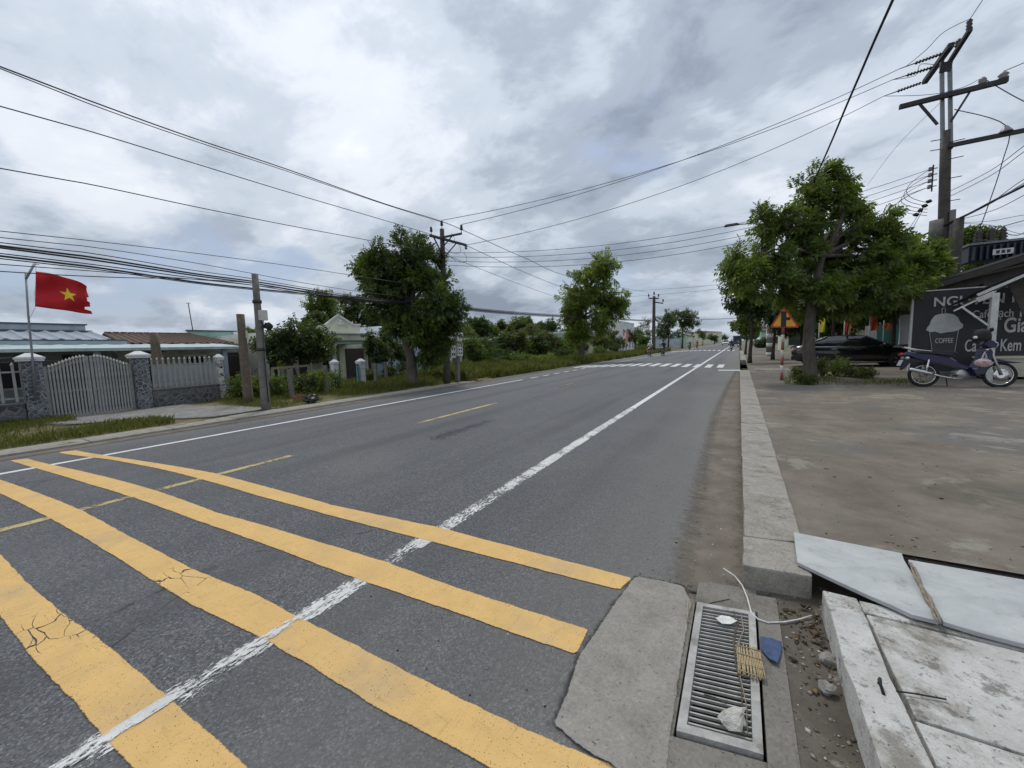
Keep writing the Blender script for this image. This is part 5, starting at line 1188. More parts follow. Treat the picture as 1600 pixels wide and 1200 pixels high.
# ---- second roadside tree
b0 = Vector((-11.5, 31, .0)); d = depth_of(b0); T = lambda u, v, dd=0: Vector(pxblob(u, v, 1, d, dz=dd)[0])
tree('roadside_tree', 'tall loose green tree further up the left verge', b0, [b0, T(908, 530), T(906, 500), T(912, 470)], .26,
     [pxblob(935, 425, 24, d, ry=20), pxblob(915, 450, 26, d), pxblob(950, 455, 22, d), pxblob(900, 470, 24, d, ry=16), pxblob(935, 480, 30, d), pxblob(890, 488, 14, d), pxblob(925, 508, 26, d, ry=16), pxblob(960, 480, 12, d), pxblob(905, 515, 16, d), pxblob(943, 415, 14, d)],
     'leaf_bright', 'pinnate', .5, 13, .50, 22, 12)
# ---- far left trees
def far_tree(u, v, rpx, X, Y, label, mat='leaf_mid', seed=1, lobes=5, vb=None, kind='broad', squash=1.0, size=None):
    if X < 0: Y = at(u, 540, X=X).y
    else: X = at(u, 540, Y=Y).x
    b0 = Vector((X, Y, zverge(X, Y) if X < 0 else zfore(X))); d = depth_of(b0); rr = random.Random(seed)
    bl = [pxblob(u+rr.uniform(-.6, .6)*rpx, v+rr.uniform(-.6, .6)*rpx*squash, rpx*rr.uniform(.45, .65), d, ry=rpx*squash*rr.uniform(.4, .6)) for _ in range(lobes)]
    c = Vector(pxblob(u, v, 1, d)[0]); s = d/F
    return tree('background_tree', label, b0, [b0, b0.lerp(c, .5)+Vector((.1, .1, 0)), c], max(.10, rpx*s*.06), bl, mat, kind, size or max(.32, rpx*s*.16), 12, rpx*s*.22, 20, seed, 'bark_dark', group='trees in the background')
far_tree(1044, 512, 22, -12.2, 80, 'left of two round dark trees beyond the far pole', 'leaf_dark', 21)
far_tree(1066, 507, 22, -12.0, 84, 'right and taller of two round dark trees beyond the far pole', 'leaf_dark', 22, 6)
far_tree(1098, 522, 9, -12, 125, 'small tree beyond the pair of round trees', 'leaf_mid', 23); far_tree(1116, 525, 9, -11.5, 150, 'low dark tree near the end of the left side', 'leaf_dark', 24); far_tree(1131, 526, 7, -11, 185, 'last small tree on the left before the road end', 'leaf_dark', 25)
far_tree(517, 487, 30, -27, 19, 'rounded tree rising behind the cream pediment', 'leaf_mid', 31); far_tree(558, 487, 28, -27.5, 22.5, 'second tree rising behind the pediment house', 'leaf_dark', 32); far_tree(590, 500, 26, -26, 25, 'dark tree between pediment house and leaning tree', 'leaf_dark', 33); far_tree(395, 530, 12, -29, 14, 'low distant tree behind the mint parapet', 'leaf_mid', 34)
far_tree(485, 505, 16, -24, 15.5, 'small tree at the left shoulder of the pediment', 'leaf_dark', 35)
for k, (u, v, r, X, Y, mat, lb) in enumerate([(800, 540, 18, -20, 33, 'leaf_mid', 'bushy tree right of the palms'), (830, 528, 22, -22, 37, 'leaf_olive', 'olive-toned tree above the yellow vine'), (862, 520, 20, -24, 44, 'leaf_dark', 'dark tree above the mint house'), (885, 522, 16, -23, 47, 'leaf_mid', 'tree left of the second roadside trunk'), (945, 535, 16, -17, 50, 'leaf_dark', 'dark tree right of the second roadside trunk'), (965, 532, 14, -17, 56, 'leaf_olive', 'olive tree left of the red banner'), (992, 530, 14, -17, 62, 'leaf_dark', 'slim dark tree right of the red banner'), (1008, 535, 12, -15, 66, 'leaf_mid', 'low tree just left of the far pole'), (815, 515, 10, -26, 40, 'leaf_dark', 'tall crown tip behind the olive-toned tree'), (905, 540, 14, -15.5, 40, 'leaf_olive', 'ragged shrub tree behind the second roadside trunk')]):
    far_tree(u, v, r, X, Y, lb, mat, 40+k, 5)
for k, (u, r) in enumerate([(742, 15), (790, 17), (806, 19), (822, 17), (842, 19), (858, 17), (876, 18), (896, 15), (936, 15)]):
    far_tree(u, 545-(k % 3)*4, r, -15.8-(k % 2)*.8, 0, 'tall hedge bush, %s from the left along the verge gardens' % ['first', 'second', 'third', 'fourth', 'fifth', 'sixth', 'seventh', 'eighth', 'ninth'][k], ['leaf_mid', 'leaf_dark', 'leaf_olive'][k % 3], 400+k, 6, kind='small', size=.34)
far_tree(768, 545, 22, -19.5, 27, 'dense tree behind the palms', 'leaf_dark', 61)
rr_ = random.Random(77)
for k in range(20):
    u = 716+k*15+rr_.uniform(-4, 4); X = -27-rr_.uniform(0, 8)
    far_tree(u, 524+rr_.uniform(-9, 6), 17, X, 0, ['tree', 'bushy tree', 'dark tree'][k % 3]+' , %s from the left in the back row behind the left gardens' % ['first', 'second', 'third', 'fourth', 'fifth', 'sixth', 'seventh', 'eighth', 'ninth', 'tenth', 'eleventh', 'twelfth', 'thirteenth', 'fourteenth', 'fifteenth', 'sixteenth', 'seventeenth', 'eighteenth', 'nineteenth', 'twentieth'][k], ['leaf_mid', 'leaf_olive', 'leaf_dark'][k % 3], 300+k, 4, size=.6)
# ---- dark garden tree in front of the beige house
b0 = Vector((-16.8, 9.9, -.1)); d = depth_of(b0)
tree('garden_tree', 'low spreading dark garden tree hiding the beige house', b0, [b0, Vector(pxblob(452, 560, 1, d)[0]), Vector(pxblob(455, 530, 1, d)[0])], .09,
     [pxblob(437, 530, 22, d), pxblob(465, 520, 24, d), pxblob(490, 530, 20, d), pxblob(450, 545, 20, d), pxblob(480, 545, 18, d, dz=.5), pxblob(420, 545, 14, d), pxblob(500, 545, 13, d)], 'leaf_dark', 'broad', .26, 13, .28, 20, 71, 'bark_dark')
b0 = Vector((-16.5, 11.3, -.1)); d = depth_of(b0)
tree('garden_tree', 'slim garden tree with two bare stems left of the porch', b0, [b0, Vector(pxblob(505, 560, 1, d)[0]), Vector(pxblob(503, 535, 1, d)[0])], .07, [pxblob(500, 530, 16, d), pxblob(511, 540, 14, d), pxblob(492, 545, 13, d)], 'leaf_dark', 'broad', .24, 11, .25, 18, 72, 'bark_dark')
for k, (u, v, r, X) in enumerate([(588, 545, 14, -16.2), (612, 540, 13, -16.5)]):
    b0 = Vector((X, at(u, 590, X=X).y, -.1)); d = depth_of(b0)
    tree('garden_tree', ['small tree with drooping leaves right of the porch columns', 'small tree between the porch and the light blue wall'][k], b0, [b0, Vector(pxblob(u, 565, 1, d)[0]), Vector(pxblob(u, 545, 1, d)[0])], .06, [pxblob(u, v, r, d), pxblob(u-10, v-12, r*.8, d), pxblob(u+9, v+8, r*.7, d)], 'leaf_dark', 'broad', .24, 10, .22, 16, 75+k, 'bark_dark')
# ---- banana plants and palms: each big leaf is its own part
def frond_mesh(name, L, mat, kind, seed=1):
    m = MB(); rr = random.Random(seed); n = 12
    def mid(s): return Vector((L*s*(1-.12*s), 0, L*(.50*s-.62*s*s)))
    if kind == 'palm':
        m.tube([mid(i/n) for i in range(n+1)], [.022*(1-.8*i/n) for i in range(n+1)], 5)
        for i in range(22):
            s = .16+.82*i/22; p = mid(s); ln = L*.36*math.sin(math.pi*(.12+.8*s))
            for sd in (-1, 1):
                q = p+Vector((ln*.55, sd*ln*.75, -ln*rr.uniform(.25, .6))); w = .022*L/1.6
                m.add([p, p.lerp(q, .45)+Vector((w, 0, .03*sd*0+.02)), q, p.lerp(q, .45)+Vector((-w, 0, .0))], [(0, 1, 2, 3)])
    else:
        W = L*.17; rows = []
        for i in range(n+1):
            s = i/n; w = W*math.sin(math.pi*min(1, .06+.94*s))**.6*(1 if i < n else .1); p = mid(s)
            tear = rr.uniform(-.05, .05)
            rows.append((p+Vector((0, -w, -w*.35+tear)), p, p+Vector((0, w, -w*.35-tear))))
        vs = [q for r in rows for q in r]; m.add(vs, [(i*3+j, i*3+j+1, i*3+j+4, i*3+j+3) for i in range(n) for j in (0, 1)], True)
    return m.mesh(name, mat)
palm_me = [frond_mesh('frond', 1.6, M['leaf_palm'], 'palm', s) for s in (1, 2)]; ban_me = [frond_mesh('leaf', 1.5, M['leaf_mid'], 'banana', s) for s in (1, 2)]
def palm(label, base, ht, n, scale, meshes, seed, name='palm', cat='palm', stem=.09, group='palms and bananas on the left'):
    rr = random.Random(seed); t = thing(name, label, cat, base, rr.uniform(0, 6), group); m = MB()
    m.tube([(0, 0, -.1), (.05, .02, ht*.5), (0, 0, ht)], [stem*1.3, stem, stem*.8], 9); m.build('trunk', M['bark'], t)
    for i in range(n): inst(meshes[i % 2], 'frond' if cat == 'palm' else 'leaf', t, (0, 0, ht-.05+rr.uniform(-.1, .1)), (rr.uniform(-.2, .2), -rr.uniform(-.25, .95), 2*math.pi*i/n*1.0+rr.uniform(-.3, .3)+(i//6)*.4), (scale*rr.uniform(.8, 1.15),)*3)
for k, (u, X, ht, sc) in enumerate([(748, -17.5, 1.5, 1.0), (765, -16.5, 1.3, .95), (782, -18, 1.9, 1.1), (735, -19, 1.9, 1.0), (773, -15.5, .7, .8), (757, -15.2, .6, .8)]):
    Y = at(u, 585, X=X).y; palm(['feathery palm in front of the columned house', 'palm with drooping fronds in the middle of the palm clump', 'tallest palm at the right end of the palm clump', 'palm half behind the columned house', 'low young palm at the foot of the palm clump', 'low young palm left of the watermelon-green grass'][k].replace('watermelon-green ', ''), (X, Y, -.1), ht, 14, sc, palm_me, 80+k)
for k, (u, X, ht) in enumerate([(452, -17.6, 1.6), (470, -17.8, 1.7), (475, -18.2, 1.5)]):
    palm(['banana plant with one upright leaf above the dark garden tree', 'taller banana plant right of the upright leaf', 'third banana plant behind the garden tree'][k], (X, at(u, 580, X=X).y, -.2), ht, 8, .95, ban_me, 90+k, 'banana_plant', 'banana plant', .1)
# ---- shrubs
SH = 'shrubs in the left gardens'
for k, (u, v, X, r, ht, mat, lb) in enumerate([(432, 606, -13.6, .42, .85, 'leaf_mid', 'leafy shrub right of the telephone pole foot'), (405, 612, -13.9, .38, .8, 'leaf_bright', 'bright shrub left of the telephone pole foot'), (375, 608, -14.6, .5, .8, 'leaf_mid', 'rounded shrub near the chequered post'), (478, 604, -13.5, .38, .8, 'leaf_olive', 'thin olive shrub between the garden posts'), (500, 604, -13.2, .5, .95, 'leaf_bright', 'bright bushy shrub beside the garden post and bag'), (516, 600, -13.8, .4, .8, 'leaf_mid', 'shrub in front of the left white gate pillar'), (580, 596, -14.6, .4, .7, 'leaf_olive', 'ragged shrub right of the white gate pillar'), (612, 594, -15.4, .45, .8, 'leaf_dark', 'dark shrub under the light blue wall'), (635, 592, -15.5, .5, .8, 'leaf_dark', 'dark shrub behind the leaning trunk'), (706, 588, -15.5, .6, .9, 'leaf_dark', 'dark shrub right of the meter post'), (728, 588, -15, .6, .9, 'leaf_mid', 'shrub at the foot of the first palm')]):
    shrub('garden_shrub', lb, (X, at(u, v, X=X).y, zverge(X)-.02), r, ht, mat, 260, .17, 100+k, 'small', SH)
b = (-15.6, at(670, 585, X=-15.6).y, -.03); t = thing('cone_bush', 'clipped cone-shaped dark bush before the light blue house', 'bush', b); rng = np.random.default_rng(5)
a_ = rng.uniform(0, 6.28, 700); hgt = rng.uniform(0, 1, 700)**1.3; rad = .52*(1-hgt*.85)*rng.uniform(.75, 1, 700); C = np.stack([rad*np.cos(a_), rad*np.sin(a_), .03+hgt*1.25], -1); foliage('leaves', C, np.stack([np.cos(a_), np.sin(a_), np.full(700, .5)], -1), np.full(700, .13), 'small', M['leaf_dark'], rng, t); MB().tube([(0, 0, -.05), (0, 0, 1.1)], [.04, .01], 6).build('stem', M['bark_dark'], t)
for k, (u, X, r, ht, mat, lb) in enumerate([(812, -14.2, .9, 1.0, 'leaf_mid', 'overgrown bush under the olive tree'), (835, -13.6, .8, .75, 'vine_yellow', 'yellow-green creeper heap on the verge'), (852, -13.9, .7, .7, 'vine_yellow', 'smaller yellow-green creeper heap on the verge'), (870, -15.0, 1.0, 1.3, 'leaf_dark', 'dark bush before the mint house'), (893, -14.5, .9, 1.2, 'leaf_mid', 'bush left of the second roadside trunk'), (795, -15.5, .9, 1.2, 'leaf_dark', 'dark bush right of the palm clump'), (935, -14.5, 1.0, 1.2, 'leaf_mid', 'bush right of the second roadside trunk'), (958, -14.5, 1.0, 1.4, 'leaf_dark', 'dark bush below the red banner'), (1000, -13.8, 1.0, 1.3, 'leaf_mid', 'bush close before the far pole')]):
    shrub('verge_bush', lb, (X, at(u, 575, X=X).y, 0), r, ht, mat, 420, .26, 130+k, 'small', 'bushes along the left verge', 'bush')
# ---- grass
def grass(name, label, region, n, hmin, hmax, mat, zf, seed, w=.008, keep=None):
    rng = np.random.default_rng(seed); P = []
    while len(P) < n:
        q = region(rng, n); m = np.array([(fbm(x*.9, y*.9, seed) > rng.uniform(.32, .62)) and (keep is None or keep(x, y)) for x, y in q]); P += list(q[m])
    P = np.array(P[:n]); z = np.array([zf(x, y) for x, y in P]); hh = rng.uniform(hmin, hmax, n)*np.array([.45+1.1*fbm(x*.55+4, y*.55, seed+2) for x, y in P]); a = rng.uniform(0, 6.28, n); ln = rng.uniform(.1, .6, n)*hh
    base = np.stack([P[:, 0], P[:, 1], z-.02], -1); sd = np.stack([-np.sin(a), np.cos(a), 0*a], -1)*w*(.6+hh[:, None]); tip = base+np.stack([np.cos(a)*ln, np.sin(a)*ln, hh+.02], -1); mid = (base+tip)/2+np.stack([-np.cos(a)*ln*.18, -np.sin(a)*ln*.18, hh*.12], -1)
    V = np.stack([base-sd, base+sd, mid+sd*.7, tip, mid-sd*.7], 1).reshape(-1, 3); Fq = np.arange(n*5).reshape(-1, 5)
    o = bpy.data.objects.new(name, np_mesh(name, V, Fq, M[mat])); link(o); return tag(o, label, 'grass', kind='stuff')
rect = lambda x0, x1, y0, y1: (lambda rng, n: np.stack([rng.uniform(x0, x1, n), rng.uniform(y0, y1, n)], -1))
nodrive = lambda x, y: not ((x < -12.2 and 2.2 < y < 5.2) or (x < -10.8 and 3.5 < y < 5.5)) or (x < -13.4 and y < 2.6)
grass('verge_grass', 'short green and straw grass on the left verge', rect(-15.0, -10.82, -3, 13.8), 36000, .04, .15, 'grass_green', zverge, 3, .006, nodrive)
grass('verge_grass', 'taller green grass strip round the leaning tree', rect(-13.6, -11.1, 9.5, 16), 9000, .10, .32, 'grass_green', zverge, 4, .010)
tall = lambda rng, n: (lambda y: np.stack([-10.6-rng.uniform(0, 1, n)**1.2*4.2, y], -1))(14+rng.uniform(0, 1, n)**1.4*60)
grass('tall_grass', 'tall grass and weeds along the left edge beyond the kerb', tall, 46000, .12, .62, 'grass_green', zverge, 5, .016)
grass('garden_grass', 'rough grass in the left gardens', rect(-22, -15.3, 6, 40), 15000, .08, .35, 'grass_green', zverge, 6, .014)
# ---- right side: the big tree
b0 = at(1266, 594, z=.15); d = depth_of(b0); T = lambda u, v, dd=0: Vector(pxblob(u, v, 1, d, dz=dd)[0]); Bk = lambda u, v, r, ry=None, dz=0: pxblob(u, v, r, d, ry, dz)
tree('shade_tree', 'big wind-blown roadside tree with thick trunk before the black car', b0, [b0-Vector((0, 0, .15)), T(1264, 545), T(1266, 500), T(1272, 450), T(1285, 400)], .19,
     [Bk(1287, 282, 17, 22), Bk(1310, 300, 24, 18), Bk(1262, 308, 18), Bk(1283, 330, 28, 26), Bk(1325, 335, 20, 16, .5), Bk(1190, 342, 15, 22), Bk(1228, 350, 24, 20), Bk(1258, 360, 24, 22), Bk(1205, 390, 28, 22), Bk(1165, 408, 30, 20), Bk(1240, 400, 26, 22), Bk(1150, 430, 18, 14), Bk(1192, 430, 34, 24), Bk(1290, 385, 20, 22, .8),
      Bk(1350, 350, 30, 24), Bk(1375, 370, 24, 24), Bk(1345, 400, 34, 26), Bk(1390, 410, 30, 26, .3), Bk(1330, 440, 30, 26), Bk(1375, 450, 34, 28), Bk(1300, 470, 26, 22), Bk(1215, 450, 26, 18), Bk(1240, 455, 22, 20, .5), Bk(1290, 452, 22, 16, -.6), Bk(1410, 440, 20, 22), Bk(1345, 478, 26, 16), Bk(1305, 415, 26, 22, .9), Bk(1262, 425, 24, 20, .8), Bk(1320, 365, 22, 18, .7), Bk(1420, 415, 24, 22, .6), Bk(1440, 398, 18, 18, .6), Bk(1432, 445, 22, 22, .8), Bk(1270, 480, 22, 12, .8)],
     'leaf_mid', 'pinnate', .30, 10, .21, 20, 14, wind=(.6, 0, .05), droop=.2, flare=1.2, mat2='leaf_bright')
# trees behind it
far_tree(1428, 412, 34, 7.4, 20.5, 'bright green tree left of the tall power pole', 'leaf_bright', 151, 10, size=.40)
far_tree(1395, 452, 40, 7.4, 24.5, 'broad green tree between the big tree and the billboard', 'leaf_mid', 152, 10, size=.42, squash=.7)
far_tree(1300, 455, 34, 7.4, 27, 'grey-trunked tree seen between the big trunk and the yellow banner', 'leaf_mid', 153, 8)
for k, (u, v, r, X, Y, mat, lb) in enumerate([(1172, 470, 34, 1.6, 27, 'leaf_dark', 'dark pavement tree behind the warning sign'), (1208, 480, 34, 3.0, 31, 'leaf_dark', 'dark tree right of the street lamp pole'), (1165, 500, 20, 1.4, 44, 'leaf_mid', 'pavement tree further up the right side'), (1172, 515, 14, 1.6, 62, 'leaf_dark', 'smaller tree beyond on the right side'), (1175, 520, 10, 1.6, 90, 'leaf_mid', 'distant right side tree'), (1180, 522, 8, 2.0, 130, 'leaf_dark', 'far right side tree near the road end'), (1250, 495, 34, 5.2, 33, 'leaf_dark', 'dark tree behind the car boot'), (1310, 490, 36, 7.5, 31, 'leaf_dark', 'dark tree above the car roof'), (1365, 480, 36, 9.0, 29, 'leaf_mid', 'tree above the orange banner'), (1400, 465, 34, 9.4, 27.5, 'leaf_dark', 'dark tree left of the billboard'), (1535, 395, 34, 11.5, 27, 'leaf_mid', 'tree rising behind the transformer'), (1190, 535, 10, 3.0, 75, 'leaf_dark', 'low dark shrub tree by the distant pavement')]):
    far_tree(u, v, r, X, Y, lb, mat, 160+k, 6)
# weeds round the trunk
for k, (u, v, r, ht, mat) in enumerate([(1250, 592, .28, .35, 'leaf_olive'), (1285, 590, .34, .60, 'leaf_olive'), (1305, 588, .42, .62, 'leaf_mid'), (1330, 590, .36, .42, 'leaf_olive'), (1352, 592, .30, .28, 'leaf_olive'), (1262, 600, .3, .22, 'leaf_olive')]):
    p = at(u, v, z=.16); shrub('weed_clump', ['low weeds left of the big trunk', 'tall weeds right of the big trunk', 'largest weed clump before the car', 'weed clump trailing right before the car', 'last low weeds before the motorcycle', 'short weeds at the foot of the big trunk'][k], p, r, ht, mat, 260, .13, 180+k, 'small', 'weeds round the big roadside tree', 'weeds')
grass('pavement_weeds', 'thin grass tufts growing along the right forecourt', rect(1.2, 4.4, 13.8, 16.5), 1500, .03, .16, 'grass_green', zfore, 9, .006)
# ================================================================ right side: sign, billboard, shop
plain('sign_red', (.50, .05, .02), .45, 0, .12, 8); plain('sign_amber', (.85, .42, .035), .45, 0, .08, 8); plain('sign_black', (.02, .018, .018), .5); plain('post_white', (.58, .56, .52), .6, 0, .12, 8, dirt=(.3, .27, .23)); plain('post_red', (.26, .07, .055), .6, 0, .2, 8)
p = at(1221, 594, z=.15); sg = thing('warning_sign', 'red-bordered amber triangle junction sign on a red and white banded post', 'road sign', p)
htop = at(1224, 511, Y=p.y).z-p.z; nbd = 7
for k in range(nbd):
    z0, z1 = htop*k/nbd, htop*(k+1)/nbd; MB().lathe([(.042, z0+.0005), (.042, z1)], (0, 0, 0), 12).build('white_band' if k % 2 else 'red_band', M['post_white' if k % 2 else 'post_red'], sg)
MB().lathe([(.03, htop), (.03, htop+.62)], (0, .03, 0), 10).build('upper_pole', M['post_white'], sg)
tri = [at(u, v, Y=p.y-.03)-p for u, v in ((1225, 479), (1202, 512), (1250, 512))]
for q in tri: q.y = -.03
cx = sum(tri, Vector())/3
def tri_prism(s, y, th, name, mat):
    pts = []
    for i in range(3):
        a, b2, c = tri[i-1], tri[i], tri[(i+1) % 3]
        for w in (a, c): pts.append(cx+(b2+(w-b2)*.07-cx)*s)
    pts = [Vector((q.x, y, q.z)) for q in pts]; return MB().prism(pts, (0, th, 0)).build(name, M[mat], sg)
tri_prism(1.0, -.042, .02, 'border_plate', 'sign_red'); tri_prism(.80, -.047, .004, 'amber_face', 'sign_amber')
m = MB(); m.box((cx.x-.02, -.051, cx.z+.05), (.14, .006, .50)); m.box((cx.x+.10, -.0512, cx.z+.06), (.12, .006, .10)); m.build('junction_symbol', M['sign_black'], sg)
def text_obj(txt, u0, v0, u1, Y, mat, parent, z_h=None, bold=.012, name='lettering'):
    """flat lettering standing on the wall plane Y, from pixel column u0 to u1, baseline at v0"""
    cu = bpy.data.curves.new('lettering', 'FONT'); cu.body = txt; cu.size = 1; cu.offset = bold; cu.extrude = .004
    tmp = bpy.data.objects.new('tmp', cu); link(tmp); bpy.context.view_layer.update()
    me = bpy.data.meshes.new_from_object(tmp.evaluated_get(bpy.context.evaluated_depsgraph_get())); bpy.data.objects.remove(tmp)
    xs = [v.co.x for v in me.vertices]; ys = [v.co.y for v in me.vertices]; a, b2 = at(u0, v0, Y=Y), at(u1, v0, Y=Y); w = b2.x-a.x; sx = w/(max(xs)-min(xs)); hgt = z_h if z_h else sx*(max(ys)-min(ys)); sy = hgt/(max(ys)-min(ys))
    x0 = min(xs); y0 = 0.0
    for v in me.vertices: v.co = Vector(((v.co.x-x0)*sx, -v.co.z, (v.co.y-y0)*sy))
    me.materials.clear(); me.materials.append(M[mat]); o = bpy.data.objects.new(name, me); link(o, parent); o.location = a-parent.location; return o
plain('board_black', (.022, .023, .026), .55, 0, .2, 2, dirt=(.04, .04, .04)); plain('chalk_white', (.52, .52, .50), .8, 0, .15, 10); plain('cup_grey', (.46, .475, .475), .8, 0, .12, 6)
BY = 17.0; W = lambda u, v, Y=BY: at(u, v, Y=Y)
c0 = W(1429, 457); bb = thing('coffee_billboard', 'black coffee shop billboard with a painted takeaway cup and white lettering', 'billboard', (c0.x, BY, .2))
x0 = c0.x; x1 = x0+4.2; zt, zb = c0.z, .42
def bbox(name, mat, xa, xb, za_, zb_, ya=BY, yb=BY+.05): return MB().box(((xa+xb)/2-bb.location.x, (ya+yb)/2-BY, (za_+zb_)/2-.2), (xb-xa, yb-ya, zb_-za_)).build(name, M[mat], bb)
bbox('panel', 'board_black', x0, x1, zb, zt); bbox('frame_side', 'chalk_white', x0-.05, x0-.002, zb-.05, zt+.04, BY-.02, BY+.06); bbox('frame_top', 'chalk_white', x0, x1, zt+.002, zt+.035, BY-.02, BY+.06); bbox('frame_bottom', 'steel_dark', x0, x1, zb-.06, zb-.002, BY-.02, BY+.06)
for x in (x0+.3, x0+2, x1-.3): bbox('leg', 'steel_dark', x-.04, x+.04, 0, zb, BY+.06, BY+.13)
YT = BY-.012
text_obj('NGUYÊN F', 1459, 479, 1592, YT, 'chalk_white', bb, .36, .016); text_obj('Cafe', 1519, 497, 1549, YT, 'chalk_white', bb, .23, .01); text_obj('sạch', 1553, 496, 1583, YT, 'chalk_white', bb, .30, .01); text_obj('1', 1593, 495, 1596, YT, 'chalk_white', bb, .22, .01); text_obj('Gia đình', 1568, 519, 1668, YT, 'chalk_white', bb, .46, .02); text_obj('Ca Fe - Kem -', 1507, 549, 1606, YT, 'chalk_white', bb, .36, .014); text_obj('COFFEE', 1461, 536, 1489, YT-.012, 'chalk_white', bb, .145, .006)
def flat_poly(name, px, mat, y): pts = [W(u, v, y)-bb.location for u, v in px]; return MB().prism(pts, (0, -.004, 0)).build(name, M[mat], bb)
flat_poly('cup_lid', [(1447, 516), (1449, 511), (1452, 508), (1455, 500), (1461, 493), (1469, 490.5), (1480, 489.5), (1490, 491), (1497, 496), (1500, 503), (1505, 507), (1504, 512), (1497, 516), (1490, 518), (1480, 519), (1470, 521), (1460, 518), (1454, 519)], 'cup_grey', BY-.010)
plain('cup_dark', (.05, .055, .06), .7, 0, .2, 5); flat_poly('cup_body', [(1453, 518), (1460, 519), (1470, 522), (1480, 520), (1496, 517), (1490, 556), (1458, 556)], 'cup_dark', BY-.006)
for a, b2 in (((1452, 518), (1457.5, 556)), ((1497.5, 516), (1490.5, 556)), ((1472, 491), (1472, 482)), ((1477, 490), (1477, 482)), ((1471.5, 481.8), (1477.5, 481.2))):
    MB().bar(W(*a, BY-.014)-bb.location, W(*b2, BY-.014)-bb.location, .02, .008).build('cup_outline', M['chalk_white'], bb)
# awning post and awning
plain('awning_white', (.60, .60, .58), .6, 0, .12, 6, dirt=(.35, .33, .3)); mat_metal_sheet('awning_red', (.13, .03, .028), .6); mat_metal_sheet('dark_roof', (.03, .03, .032), .85)
AY = 15.4; q0 = at(1546, 560, Y=AY); aw = thing('awning', 'shop awning with white steel post, brace and dark red sheet at the right edge', 'awning', (q0.x, AY, .2)); al = lambda p: Vector(p)-aw.location
zq = at(1553, 458, Y=AY).z
MB().bar(al((q0.x, AY, .19)), al((q0.x, AY, zq)), .13, .13).build('post', M['awning_white'], aw)
a = at(1500, 484, Y=AY-.02); MB().bar(al(at(1502, 479, Y=AY)), al((q0.x-.05, AY, at(1546, 510, Y=AY).z)), .04).build('brace', M['awning_white'], aw)
MB().bar(al(at(1490, 486, Y=AY)), al(at(1556, 455, Y=AY)), .032).build('front_rod', M['awning_white'], aw)
ra_, rb_ = at(1527, 461, Y=AY), at(1600, 430, Y=AY); dx = rb_-ra_; rb2 = ra_+dx*2.2
MB().bar(al(ra_), al(rb2), .06, .07).build('edge_beam', M['awning_white'], aw)
MB().bar(al(ra_+Vector((0, 0, -.14))), al(ra_+dx*.38+Vector((0, 0, -.14))), .07, .12).build('lower_beam', M['awning_white'], aw)
pts = [ra_+Vector((-.1, -.06, .055)), rb2+Vector((0, -.06, .055)), rb2+Vector((0, 1.5, -.25)), ra_+Vector((-.1, 1.5, -.25))]
MB().prism([al(p) for p in pts], (0, 0, .03)).build('sheet', M['dark_roof'], aw)
for k in range(4): MB().bar(al(ra_+dx*(.35+.5*k)+Vector((0, 0, .02))), al(ra_+dx*(.35+.5*k)+Vector((0, 1.45, -.30))), .05).build('rafter', M['awning_white'], aw)
pts = [al(rb_+Vector((-.15, .4, -.05))), al(rb2+Vector((0, .4, -.05))), al(rb2+Vector((0, .4, -1.0))), al(rb_+Vector((.25, .4, -1.1)))]; MB().prism(pts, (0, .03, 0)).build('shade_panel', M['dark_wood'], aw)  # dark panel standing in for the shaded interior under the awning
plain('cream_paint', (.50, .48, .38), .7, 0, .1, 4, dirt=(.3, .28, .22))
cc = at(1568, 574, z=.2); cn = thing('serving_counter', 'low cream serving counter behind the motorcycle front wheel', 'counter', (at(1566, 560, Y=16.2).x, 16.2, .19)); MB().box((0, 0, .34), (.85, .5, .5)).build('body', M['cream_paint'], cn); MB().box((0, 0, .615), (.95, .6, .05)).build('top', M['cream_paint'], cn)
for x in (-.36, .36): MB().box((x, 0, .05), (.06, .45, .1)).build('foot', M['steel_dark'], cn)
# shop behind
sh = thing('coffee_shop', 'dark shop building with a low corrugated roof behind the billboard', 'shop', (9, 20, .15)); sl_ = lambda p: Vector(p)-sh.location
MB().box(sl_((9.4, 20.4, 1.6)), (5.6, 4.4, 2.9)).build('wall', M['dark_wood'], sh)
r0, r1 = at(1437, 449, Y=18.3), at(1600, 398, Y=18.3); dd_ = r1-r0; n = 40; m = MB(); vs = []; fs = []
for i in range(n+1):
    for j, (yy, zz) in enumerate(((18.2, 0), (22.6, .15))):
        pass
rows = 44; vs = []
for j in range(rows+1):
    y = 18.2+4.4*j/rows; kz = .05*max(0, math.sin(2*math.pi*y/.4))
    for s in (0, 1.9): vs.append(sl_((r0.x+dd_.x*s, y, r0.z+dd_.z*s+kz)))
m.add(vs, [(2*j, 2*j+1, 2*j+3, 2*j+2) for j in range(rows)]); o = m.build('roof', M['dark_roof'], sh); sf = o.modifiers.new('solidify', 'SOLIDIFY'); sf.thickness = .06
MB().bar(sl_((r0.x, 18.17, r0.z-.12)), sl_((r0.x+dd_.x*1.9, 18.17, r0.z+dd_.z*1.9-.12)), .06, .16).build('fascia', M['dark_wood'], sh)
pg = [(r0.x+.25, .3), (r0.x+dd_.x*1.9, .3), (r0.x+dd_.x*1.9, r0.z+dd_.z*1.9-.1), (r0.x+.25, r0.z+dd_.z*.06-.1)]; MB().prism([sl_((x, 18.42, z)) for x, z in pg], (0, .1, 0)).build('gable_wall', M['dark_wood'], sh)
MB().bar(sl_((r0.x+.3, 18.19, r0.z-.02)), sl_((r0.x+dd_.x*1.9, 18.19, r0.z+dd_.z*1.9-.5)), .06, .05).build('lower_fascia', M['dark_wood'], sh)
